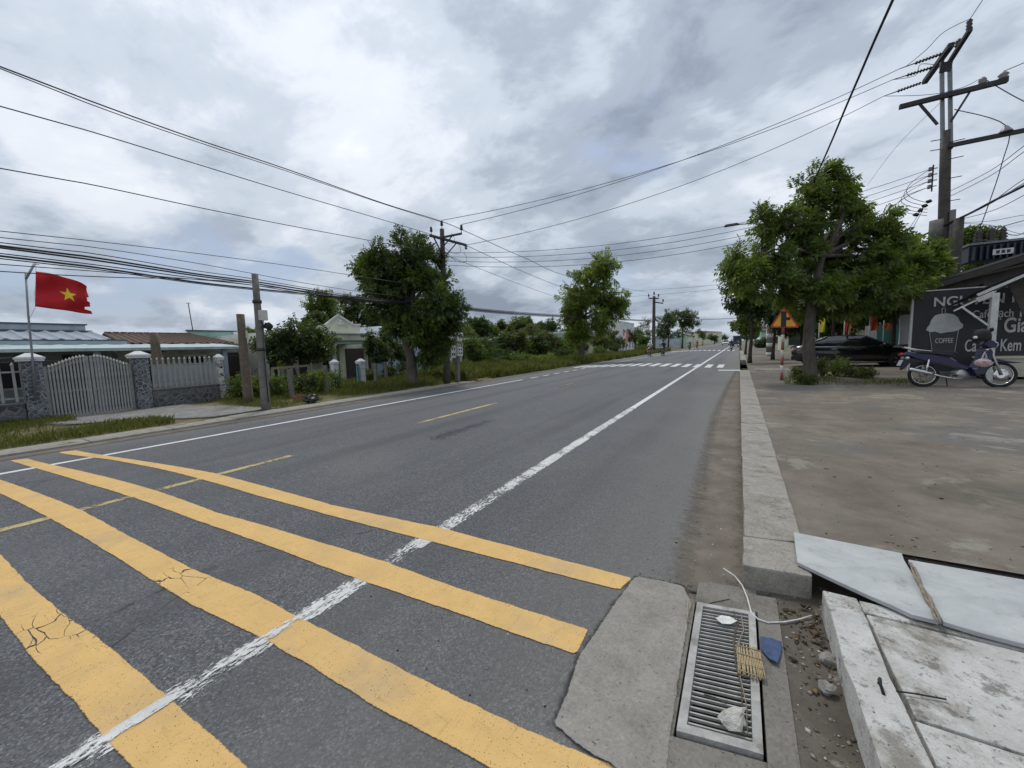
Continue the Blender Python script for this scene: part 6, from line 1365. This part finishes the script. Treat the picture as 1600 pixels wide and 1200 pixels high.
# side wall and teal fence
plain('brick_red', (.20, .055, .035), .85, 0, .2, 5, .3); YW = 25.0
wl = at(1407, 550, Y=YW); wr = at(1432, 550, Y=YW); sw = thing('boundary_wall', 'white wall panel above a red-brown base beside the billboard', 'wall', (wl.x, YW, .15))
MB().box((.9, .1, .45), (1.9, .16, .95)).build('base', M['brick_red'], sw); MB().box((.9, .1, 1.62), (1.9, .15, 1.38)).build('panel', M['white_wall'], sw)
plain('teal_sheet', (.06, .22, .19), .5, 0, .15, 4)
tl = at(1350, 540, Y=27); tr = at(1408, 540, Y=27); tf2 = thing('sheet_fence', 'teal corrugated sheet fence behind the orange banners', 'fence', (tl.x, 27, .15))
nst = int((tr.x-tl.x)/.5)
for i in range(nst+1): MB().box((i*.5+.24, .03*(i % 2), .95), (.46, .04, 1.9)).build('sheet', M['teal_sheet' if i % 4 else 'white_wall'], tf2)
MB().box(((tr.x-tl.x)/2, .08, 1.75), (tr.x-tl.x+.3, .04, .06)).build('rail', M['steel_dark'], tf2)
# feather banners
plain('banner_yellow', (.72, .60, .03), .8, 0, .1, 6); plain('banner_red', (.55, .02, .02), .8, 0, .12, 6); plain('banner_orange', (.75, .12, .04), .8, 0, .1, 6)
def banner(u, v0, v1, wpx, Y, mat, label, mark=False):
    a = at(u, v0, Y=Y); b2 = at(u, v1, Y=Y); c = at(u+wpx, v1, Y=Y); gz = zfore(a.x); t = thing('banner_flag', label, 'banner', (a.x, Y, gz), 0, 'banner flags behind the car')
    MB().tube([(0, 0, 0), (0, 0, a.z-gz+.15)], .025, 8).build('pole', M['post_white'], t)
    w = c.x-b2.x; vs = []; n = 8; mm = 10
    for j in range(mm+1):
        for i in range(n+1): s, r = i/n, j/mm; vs.append((.03+w*s*(1-.15*r*math.sin(u)), .06*math.sin(s*5+r*3+u), b2.z-gz+(a.z-b2.z)*(1-r)-.04*s*math.sin(r*4)))
    o = MB().add(vs, [(j*(n+1)+i, j*(n+1)+i+1, (j+1)*(n+1)+i+1, (j+1)*(n+1)+i) for j in range(mm) for i in range(n)], True).build('cloth', M[mat], t); so = o.modifiers.new('solidify', 'SOLIDIFY'); so.thickness = .008
    if mark:
        mk = MB()
        for q in range(4): mk.blob((w*.5+.06*(q % 2), -.075, b2.z-gz+(a.z-b2.z)*(.2+.18*q)), (.06, .01, .08), q, .4, 6, 5)
        mk.build('print', M['sign_black'], t)
    return t
banner(1281, 491, 520, 7.5, 25.5, 'banner_yellow', 'bright yellow vertical banner right of the big trunk')
banner(1320, 499, 521, 6, 25.8, 'banner_red', 'dark red vertical banner behind the car roof'); banner(1327.5, 497, 520, 8, 26.0, 'banner_yellow', 'yellow banner with dark print beside the dark red one', True)
banner(1360, 493, 517, 11, 25.2, 'banner_orange', 'large orange-red banner above the car bonnet'); banner(1381, 505, 516, 8, 26.5, 'banner_orange', 'small orange banner before the teal fence')
t = thing('banner_flag', 'orange-red banner among the shrubs on the far left verge', 'banner', (-13, at(978, 523, X=-13).y, .0), 0); MB().tube([(0, 0, 0), (0, 0, 3.6)], .05, 6).build('pole', M['post_white'], t); MB().box((0, .5, 2.6), (.03, 1.1, 1.5)).build('cloth', M['banner_orange'], t)
p = at(1172, 540, Y=70); t = thing('small_sign', 'small white notice board on the distant right pavement', 'sign', (p.x, 70, .15)); MB().box((0, 0, 1.6), (.06, .06, 3.2)).build('post', M['post_white'], t); MB().box((0, -.05, 2.3), (.75, .04, 1.1)).build('panel', M['cap_white'], t)
# houses behind the right trees
def right_house(label, x0, x1, y0, ht, wall, roof, wins=3):
    h = house('roadside_house', label, ((x0+x1)/2, y0+3, .1)); pbox(h, 'wall', wall, x0, x1, y0, y0+7, 0, ht)
    gp = [Vector((x0-.4, y0-.6, ht)), Vector((x1+.4, y0-.6, ht)), Vector((x1+.4, y0+3.5, ht+1.4)), Vector((x0-.4, y0+3.5, ht+1.4))]; MB().prism([p-h.location for p in gp], (0, 0, .1)).build('roof', M[roof], h)
    gp = [Vector((x0-.4, y0+3.55, ht+1.4)), Vector((x1+.4, y0+3.55, ht+1.4)), Vector((x1+.4, y0+7.5, ht)), Vector((x0-.4, y0+7.5, ht))]; MB().prism([p-h.location for p in gp], (0, 0, .1)).build('back_roof', M[roof], h)
    for k in range(wins):
        x = x0+(x1-x0)*(k+.5)/wins; w_ = MB().box((x-h.location.x, y0-.03-h.location.y, 1.3), (1.0, .06, 1.2)).build('window', M['glass_dark'], h); MB().box((x-h.location.x, y0-.05-h.location.y, .66), (1.15, .1, .07)).build('sill', M['white_wall'], w_)
    return h
right_house('beige house in the shade behind the car', 5.5, 12, 36, 3.0, 'beige_wall', 'roof_tile'); right_house('pale blue house deep behind the right trees', 13.5, 22, 34, 3.2, 'blue_grey_wall', 'roof_blue'); right_house('cream shop house further up the right side', 4.2, 10, 52, 3.2, 'cream_wall', 'roof_tile'); right_house('white shop house in the distance on the right', 4.2, 10, 78, 3.5, 'white_wall', 'roof_blue'); right_house('mint house far up the right side', 4.5, 11, 110, 3.6, 'mint_wall', 'roof_tile'); right_house('grey house far right behind the power pole', 13, 24, 26, 3.2, 'beige_wall', 'dark_roof')
# ================================================================ vehicles
def mat_car(name, col, rough=.18, coat=1.0): 
    b = NB(name); return b.done(b.pbsdf(col, rough, 0, None, .4, Coat_Weight=coat, Coat_Roughness=.05))
mat_car('car_black', (.008, .008, .009)); mat_car('car_white', (.55, .56, .57)); mat_car('navy_paint', (.009, .010, .052), .3, .25); mat_car('red_paint', (.30, .012, .015), .25)
plain('chrome', (.62, .62, .62), .15, 1.0, .05); plain('tyre', (.018, .018, .018), .85, 0, .2, 20, .3); plain('alloy', (.42, .42, .43), .3, .8, .1); plain('lamp_red', (.28, .012, .012), .2); plain('lamp_clear', (.60, .62, .62), .12, 0, .1); plain('plate_yellow', (.60, .52, .06), .5); b = NB('car_glass'); b.done(b.pbsdf((.012, .014, .016), .04, 0, None, .9))
def loft(sections, closed_ends=True, smooth=True):
    m = MB(); n = len(sections[0]); vs = [p for s in sections for p in s]
    fs = [(i*n+j, i*n+j+1, (i+1)*n+j+1, (i+1)*n+j) for i in range(len(sections)-1) for j in range(n-1)]
    m.add(vs, fs, smooth)
    if closed_ends:
        b = 0; m.f.append(tuple(range(n))[::-1]); m.sm.append(False); m.f.append(tuple(range((len(sections)-1)*n, len(sections)*n))); m.sm.append(False)
    return m
def make_car(label, paint, plate='plate_yellow'):
    t = thing('sedan_car' if paint == 'car_black' else 'parked_car', label, 'car')
    X = [-2.27, -2.2, -2.05, -1.7, -1.2, -.5, .3, .95, 1.4, 1.8, 2.08, 2.22, 2.27]; ZB = [.45, .36, .28, .23, .2, .19, .19, .2, .22, .22, .25, .32, .42]; ZS = [.78, .90, .96, .98, .96, .94, .92, .90, .86, .79, .70, .62, .56]; ZT = [.80, .95, 1.03, 1.04, 1.0, .98, .97, .95, .92, .86, .77, .67, .58]; HW = [.60, .72, .80, .85, .875, .88, .88, .875, .86, .83, .77, .68, .58]
    sec = []
    for x, zb, zs, zt, w in zip(X, ZB, ZS, ZT, HW):
        half = [(w*.86, zb), (w*.97, zb+.08), (w, zb+(zs-zb)*.5), (w*.985, zs-.10), (w*.95, zs-.02), (w*.80, zs+(zt-zs)*.55), (w*.4, zt), (0, zt)]
        sec.append([Vector((x, y, z)) for y, z in half]+[Vector((x, -y, z)) for y, z in half[-2::-1]])
    loft(sec).build('body', M[paint], t)
    GXs = [-1.85, -1.45, -1.0, -.3, .25, .7, 1.2]; GT = [.985, 1.22, 1.40, 1.445, 1.41, 1.21, .96]; sec = []; roofs = []
    for x, zt in zip(GXs, GT):
        k = (zt-.95)/.5; wt = .80-.20*k; half = [(.82, .93), (.82-.06*k, .95+(zt-.95)*.5), (wt+.02, zt-.03*k), (wt-.08, zt), (0, zt+.02*k)]; s = [Vector((x, y, z)) for y, z in half]+[Vector((x, -y, z)) for y, z in half[-2::-1]]; sec.append(s)
    loft(sec).build('windows', M['car_glass'], t)
    rs = [[Vector((x, y*(wt_), z+.012)) for y, z in ((-.63, zt-.045), (-.5, zt+.0), (0, zt+.02), (.5, zt), (.63, zt-.045))] for x, zt, wt_ in ((-1.05, 1.385, 1.02), (-.7, 1.425, 1), (-.3, 1.445, 1), (.0, 1.435, 1), (.32, 1.39, 1.02))]; loft(rs, False).build('roof', M[paint], t)
    for s in (-1, 1):
        for a, b2 in (((1.14, .80, .95), (.32, .63, 1.40)), ((-.28, .80, .93), (-.30, .635, 1.42)), ((-1.72, .80, .98), (-1.0, .63, 1.39))): MB().bar((a[0], s*a[1], a[2]), (b2[0], s*b2[1], b2[2]), .06, .05).build('pillar', M[paint], t)
        MB().bar((-1.5, s*.862, .955), (1.05, s*.86, .925), .02, .03).build('chrome_strip', M['chrome'], t)
        for x in (-.75, .25): MB().box((x, s*.885, .84), (.2, .03, .03)).build('door_handle', M['chrome'], t)
        for x in (-1.12, -.22, .85): MB().box((x, s*.874, .6), (.012, .016, .62)).build('door_seam', M['tyre'], t)
        MB().blob((.88, s*.98, 1.0), (.07, .10, .07), 3, .1).build('mirror', M[paint], t); MB().bar((-1.1, s*.875, .24), (1.1, s*.875, .24), .03, .05).build('sill_strip', M['chrome'], t)
        MB().blob((-2.16, s*.60, .80), (.09, .19, .07), 4, .1).build('tail_light', M['lamp_red'], t); MB().blob((2.08, s*.58, .64), (.13, .17, .06), 4, .1).build('headlight', M['lamp_clear'], t)
    for x in (-1.38, 1.38):
        for s in (-1, 1):
            w = thing_part0(t, 'wheel', (x, s*.80, .315)); MB().lathe([(.20, -.1), (.29, -.1), (.315, -.06), (.315, .06), (.29, .1), (.20, .1)], n=22, axis='Y').build('tyre', M['tyre'], w); r = MB().lathe([(.20, -.02), (.205, .095*s), (.19, .095*s)], n=20, axis='Y')
            for k in range(5): a = k*2*math.pi/5; r.bar((0, s*.085, 0), (.195*math.cos(a), s*.09, .195*math.sin(a)), .05, .025, up=(0, 1, 0))
            r.build('rim', M['alloy'], w)
            MB().lathe([(.325, s*.075), (.36, s*.082), (.36, s*.070)], (x, s*.80, .315), 22, 'Y').build('wheel_arch', M['tyre'], t)
    MB().box((-2.275, 0, .72), (.02, .5, .13)).build('number_plate', M[plate], t); MB().box((-2.2, 0, .84), (.10, .9, .03)).build('boot_chrome', M['chrome'], t); MB().box((-2.22, 0, .42), (.12, 1.25, .14)).build('bumper', M[paint], t); MB().box((2.24, 0, .5), (.06, .9, .12)).build('grille', M['tyre'], t)
    return t
def thing_part0(t, name, loc):
    o = bpy.data.objects.new(name, None); link(o, t); o.location = loc; o.empty_display_size = .1; return o
car = make_car('glossy black sedan parked nose-in behind the big roadside tree', 'car_black'); car.location = (4.40, 22.9, zfore(4.4)+.0); car.scale = (1, 1, .97)
c2 = make_car('small white car far away on the road', 'car_white', 'cap_white'); c2.location = (at(1134, 532, Y=150).x, 150, zroad(-3)); c2.rotation_euler = (0, 0, R(-90)); c2.scale = (1.15, 1.15, 1.2)
# far truck
tk = thing('truck', 'blue-grey truck far away on the right lane', 'truck', (at(1152, 535, Y=118).x, 118, .02)); mat_car('truck_blue', (.06, .11, .17)); MB().box((0, 1.2, 1.75), (2.0, 3.6, 2.0)).build('cargo_box', M['truck_blue'], tk); MB().box((0, 3.8, 1.5), (1.9, 1.4, 1.7), taper=.9).build('cab', M['car_white'], tk); MB().box((0, 1.9, .62), (1.7, 5.2, .2)).build('chassis', M['steel_dark'], tk); MB().box((0, -.62, 1.9), (1.5, .03, 1.4)).build('rear_door', M['glass_dark'], tk)
for y in (.2, 3.8):
    for x in (-.85, .85): MB().lathe([(.2, -.12), (.42, -.12), (.42, .12), (.2, .12)], (x, y, .42), 14, 'X').build('wheel', M['tyre'], tk)
# ---- motorcycle: rear axle at x=0, front at x=1.22, seen from its right side
def ring(m, c, R_, r, n=28, k=8, sy=1.0):
    vs = []
    for i in range(n):
        a = 2*math.pi*i/n
        for j in range(k): b_ = 2*math.pi*j/k; vs.append((c[0]+(R_+r*math.cos(b_))*math.cos(a), c[1]+r*sy*math.sin(b_), c[2]+(R_+r*math.cos(b_))*math.sin(a)))
    return m.add(vs, [(i*k+j, i*k+(j+1) % k, ((i+1) % n)*k+(j+1) % k, ((i+1) % n)*k+j) for i in range(n) for j in range(k)], True)
plain('seat_vinyl', (.018, .018, .03), .5, 0, .2, 20); plain('engine_alloy', (.42, .42, .41), .4, .7, .15, 20)
def side_panel(m, outline, w0, w1=None):
    """rounded body panel: side outline in x,z swept across the width"""
    w1 = w1 or w0*.7; n = len(outline); c = Vector((sum(p[0] for p in outline)/n, 0, sum(p[1] for p in outline)/n)); vs = []
    for (y, s) in ((-w0, .86), (-w1, 1.0), (w1, 1.0), (w0, .86)):
        for x, z in outline: vs.append((c.x+(x-c.x)*s, y, c.z+(z-c.z)*s))
    fs = [(r*n+i, r*n+(i+1) % n, (r+1)*n+(i+1) % n, (r+1)*n+i) for r in range(3) for i in range(n)]+[tuple(range(n))[::-1], tuple(range(3*n, 4*n))]
    return m.add(vs, fs)
def make_moto(label, paint='navy_paint', mirrors=True):
    t = thing('motorcycle', label, 'motorcycle'); W0 = .275
    for x, nm in ((0, 'rear_wheel'), (1.22, 'front_wheel')):
        w = thing_part0(t, nm, (x, 0, W0)); ring(MB(), (0, 0, 0), .245, .034, 30, 8).build('tyre', M['tyre'], w); ring(MB(), (0, 0, 0), .208, .014, 30, 6, 1.4).build('rim', M['chrome'], w)
        sp_ = MB()
        for k in range(18): a = k*2*math.pi/18; sp_.tube([(.04*math.cos(a+.5), .03*(-1)**k, .04*math.sin(a+.5)), (.205*math.cos(a), 0, .205*math.sin(a))], .0028, 4)
        sp_.build('spokes', M['chrome'], w); MB().lathe([(.03, -.06), (.06, -.05), (.06, .05), (.03, .06)], n=14, axis='Y').build('hub', M['engine_alloy'], w)
        if x > 0: MB().lathe([(.06, -.065), (.125, -.067), (.125, -.058), (.06, -.055)], n=20, axis='Y').build('brake_disc', M['chrome'], w)
    side_panel(MB(), [(-.36, .74), (-.30, .80), (.05, .76), (.42, .66), (.62, .50), (.78, .42), (.74, .36), (.55, .42), (.30, .52), (.02, .58), (-.22, .66)], .10, .07).build('side_cover', M[paint], t)
    side_panel(MB(), [(.72, .33), (.80, .42), (.90, .62), (.93, .84), (1.00, .88), (1.04, .80), (1.03, .60), (.98, .42), (.90, .26), (.78, .24)], .20, .12).build('leg_shield', M[paint], t)
    side_panel(MB(), [(-.18, .78), (-.10, .84), (.10, .825), (.28, .80), (.48, .80), (.53, .75), (.45, .69), (.15, .735)], .12, .085).build('seat', M['seat_vinyl'], t)
    side_panel(MB(), [(.90, .93), (.95, 1.0), (1.05, 1.02), (1.14, .94), (1.12, .86), (1.00, .84)], .12, .07).build('headlight_cowl', M[paint], t); MB().blob((1.125, 0, .92), (.05, .085, .07), 3, .05).build('headlight', M['lamp_clear'], t)
    side_panel(MB(), [(1.02, .62), (1.12, .63), (1.30, .575), (1.55, .53), (1.40, .52), (1.22, .545), (1.06, .56)], .055, .04).build('front_fender', M[paint], t); side_panel(MB(), [(-.40, .52), (-.30, .68), (-.10, .64), (.15, .56), (-.08, .58), (-.26, .56), (-.34, .44), (-.40, .38)], .06, .045).build('rear_fender', M['seat_vinyl'], t)
    for s in (-1, 1):
        MB().tube([(1.03, s*.075, .80), (1.12, s*.078, .55), (1.22, s*.08, .275)], [.022, .024, .026], 8).build('fork', M['engine_alloy'], t); MB().tube([(.05, s*.10, .62), (0, s*.10, .28)], [.022, .026], 8).build('shock_absorber', M['chrome'], t)
        MB().tube([(.96, 0, 1.0), (.93, s*.2, 1.03), (.86, s*.34, 1.0)], .013, 6).build('handlebar', M['steel_dark'], t); MB().tube([(.90, s*.26, 1.015), (.86, s*.345, 1.0)], .019, 8).build('grip', M['tyre'], t)
        if mirrors: MB().tube([(.93, s*.2, 1.03), (.95, s*.28, 1.2)], .006, 5).build('mirror_stem', M['steel_dark'], t); MB().blob((.94, s*.30, 1.23), (.025, .07, .045), 5, .1).build('mirror', M['tyre'], t)
        MB().tube([(.45, s*.08, .26), (.47, s*.26, .27)], .013, 6).build('foot_peg', M['tyre'], t); MB().blob((-.33, s*.13, .66), (.04, .04, .03), 2, .1).build('turn_signal', M['lamp_clear'], t); MB().bar((0, s*.07, .275), (.5, s*.07, .31), .03).build('swing_arm', M['steel_dark'], t)
    MB().tube([(.62, -.14, .20), (.45, -.15, .20), (.25, -.155, .24), (.05, -.16, .31)], .018, 8).build('exhaust_pipe', M['chrome'], t); MB().tube([(.12, -.16, .285), (.05, -.16, .31), (-.28, -.17, .40), (-.31, -.17, .408)], [.022, .042, .046, .03], 10).build('muffler', M['chrome'], t)
    MB().blob((.60, 0, .29), (.17, .12, .11), 2, .15, 12, 8).build('engine', M['engine_alloy'], t); MB().lathe([(.0, -.155), (.09, -.15), (.10, -.12), (.10, 0)], (.58, 0, .29), 16, 'Y').build('clutch_cover', M['engine_alloy'], t); MB().tube([(.72, 0, .31), (.86, 0, .34)], [.07, .06], 10).build('cylinder', M['steel_dark'], t)
    MB().tube([(.08, .13, .80), (-.15, .12, .84), (-.36, .08, .90), (-.38, 0, .905), (-.36, -.08, .90), (-.15, -.12, .84), (.08, -.13, .80)], .012, 6).build('grab_rail', M['chrome'], t); MB().blob((-.40, 0, .74), (.06, .09, .045), 3, .1).build('tail_light', M['lamp_red'], t); MB().box((-.42, 0, .55), (.012, .19, .14), M=Matrix.Rotation(.35, 4, 'Y')).build('number_plate', M['cap_white'], t)
    MB().bar((.42, .10, .22), (.50, .24, .005), .018).build('side_stand', M['steel_dark'], t)
    return t
mo = make_moto('navy blue motorcycle with chrome wheels parked before the coffee billboard'); a, b2 = at(1442, 604, z=.185), at(1563, 604.5, z=.20); a.z = zfore(a.x); ang = math.atan2(b2.y-a.y, b2.x-a.x); sc = (b2-a).length/1.22
mo.location = a+Vector((0, 0, .0)); mo.rotation_euler = (R(-3), 0, ang); mo.scale = (sc*.98, 1.0, 1.12)
plain('pink_plastic', (.50, .38, .38), .5, 0, .2, 12)
MW = mo.matrix_world; bpy.context.view_layer.update(); mp_ = lambda p: mo.matrix_world @ Vector(p)
hv = mp_((.80, -.30, 1.02)); hm = thing('helmet', 'black open helmet with pale visor hanging on the motorcycle handlebar', 'helmet', hv)
MB().lathe([(.0, .26), (.07, .245), (.12, .20), (.145, .12), (.15, .04), (.14, -.02), (.12, -.02)], n=16).build('shell', M['tyre'], hm); MB().blob((-.13, -.06, .06), (.03, .09, .04), 2, .1).build('visor', M['lamp_clear'], hm); MB().tube([(-.1, 0, -.02), (0, 0, -.14), (.1, 0, -.02)], .008, 5).build('chin_strap', M['tyre'], hm)
bv_ = mp_((.86, -.24, .50)); bg = thing('shopping_bag', 'pinkish plastic bag hanging in front of the motorcycle leg shield', 'bag', bv_); MB().blob((0, 0, .04), (.15, .10, .10), 6, .3, 12, 8).build('bag_body', M['pink_plastic'], bg); MB().tube([(-.03, 0, .12), (.02, 0, .30), (.05, 0, .14)], [.02, .012, .02], 6).build('handles', M['white_plastic'], bg)
# ---- riders
plain('skin', (.36, .21, .14), .6, 0, .08, 12); plain('trousers', (.03, .032, .045), .85, 0, .2, 10); plain('hair', (.01, .009, .008), .6)
for nm, c in (('shirt_white', (.52, .52, .52)), ('shirt_dark', (.03, .035, .04)), ('shirt_grey', (.16, .18, .2)), ('shirt_red', (.32, .05, .05)), ('shirt_blue', (.05, .09, .2))): plain(nm, c, .85, 0, .15, 10)
def rider_mesh(shirt):
    """seated body as one skin surface; x forward, hips at the origin"""
    J = {'pelvis': (0, 0, 0, .15), 'waist': (.02, 0, .16, .135), 'chest': (.05, 0, .38, .165), 'neck': (.07, 0, .54, .06), 'head0': (.09, 0, .62, .085), 'head1': (.10, 0, .72, .10), 'head2': (.10, 0, .81, .075)}
    E = [('pelvis', 'waist'), ('waist', 'chest'), ('chest', 'neck'), ('neck', 'head0'), ('head0', 'head1'), ('head1', 'head2')]
    for s, n in ((-1, 'r'), (1, 'l')):
        J.update({'sh'+n: (.06, s*.17, .45, .075), 'el'+n: (.22, s*.25, .22, .05), 'wr'+n: (.44, s*.27, .25, .033), 'ha'+n: (.50, s*.27, .26, .04), 'hi'+n: (.04, s*.10, -.02, .11), 'kn'+n: (.44, s*.16, -.08, .075), 'an'+n: (.30, s*.16, -.46, .05), 'to'+n: (.45, s*.17, -.52, .045)})
        E += [('chest', 'sh'+n), ('sh'+n, 'el'+n), ('el'+n, 'wr'+n), ('wr'+n, 'ha'+n), ('pelvis', 'hi'+n), ('hi'+n, 'kn'+n), ('kn'+n, 'an'+n), ('an'+n, 'to'+n)]
    ks = list(J); me = bpy.data.meshes.new('body'); me.from_pydata([J[k][:3] for k in ks], [(ks.index(a), ks.index(b_)) for a, b_ in E], []); o = bpy.data.objects.new('tmp', me); link(o)
    sk = o.modifiers.new('skin', 'SKIN'); o.modifiers.new('sub', 'SUBSURF').levels = 1
    for i, k in enumerate(ks): me.skin_vertices[0].data[i].radius = (J[k][3],)*2; me.skin_vertices[0].data[i].use_root = (k == 'pelvis')
    bpy.context.view_layer.update(); out = bpy.data.meshes.new_from_object(o.evaluated_get(bpy.context.evaluated_depsgraph_get())); bpy.data.objects.remove(o)
    out.materials.clear()
    for q in (shirt, 'trousers', 'skin'): out.materials.append(M[q])
    for p in out.polygons:
        c = p.center; p.use_smooth = True
        p.material_index = 2 if (c.z > .55 or (c.x > .40 and c.z > .12)) else 1 if c.z < .06 else 0
    return out
RM = {k: rider_mesh(k) for k in ('shirt_white', 'shirt_dark', 'shirt_grey', 'shirt_red')}
helm_me = MB().lathe([(.0, .145), (.07, .13), (.115, .08), (.135, 0), (.13, -.06), (.11, -.07)], n=14)
def rider_on(u, v, Y, facing, shirt, helmet, paint, label_m, label_p, lane=None):
    p = at(u, v, Y=Y); z = zroad(p.x); m = make_moto(label_m, paint); m.location = (p.x, Y+(-.6 if facing > 0 else .6), z); m.rotation_euler = (0, 0, R(90 if facing > 0 else -90)); m['group'] = 'motorcycles ridden on the road'
    bpy.context.view_layer.update(); hip = m.matrix_world @ Vector((.22, 0, .93))
    r = thing('person', label_p, 'person', hip, m.rotation_euler.z, 'riders on the road'); inst(RM[shirt], 'body', r)
    h_ = MB(); h_.v = list(helm_me.v); h_.f = list(helm_me.f); h_.sm = list(helm_me.sm); o = h_.build('helmet', M[helmet], r); o.location = (.09, 0, .75)
    f_ = MB(); f_.blob((.19, 0, .69), (.02, .015, .022), 1, .05, 6, 5); f_.build('nose', M['skin'], r)
rider_on(1015, 552, 45, -1, 'shirt_white', 'lamp_clear', 'red_paint', 'red scooter approaching on the left lane', 'rider in a white shirt with pale helmet approaching on the left lane')
rider_on(1036, 552, 45.5, -1, 'shirt_dark', 'shirt_dark', 'car_black', 'black scooter approaching beside the red one', 'rider in dark clothes approaching beside the white-shirted rider')
rider_on(1077.5, 542, 78, -1, 'shirt_grey', 'lamp_clear', 'car_black', 'distant scooter below the round dark trees', 'distant rider in grey below the round dark trees')
rider_on(1089, 541, 95, -1, 'shirt_red', 'shirt_dark', 'red_paint', 'smaller distant scooter on the left lane', 'distant rider in red on the left lane')
rider_on(1143, 541, 66, 1, 'shirt_dark', 'lamp_clear', 'car_black', 'dark scooter riding away beside the white edge line', 'rider in dark clothes seen from behind beside the edge line')
rider_on(1153.5, 538, 92, 1, 'shirt_grey', 'shirt_dark', 'car_black', 'distant scooter riding away near the right kerb', 'distant rider in grey riding away near the right kerb')
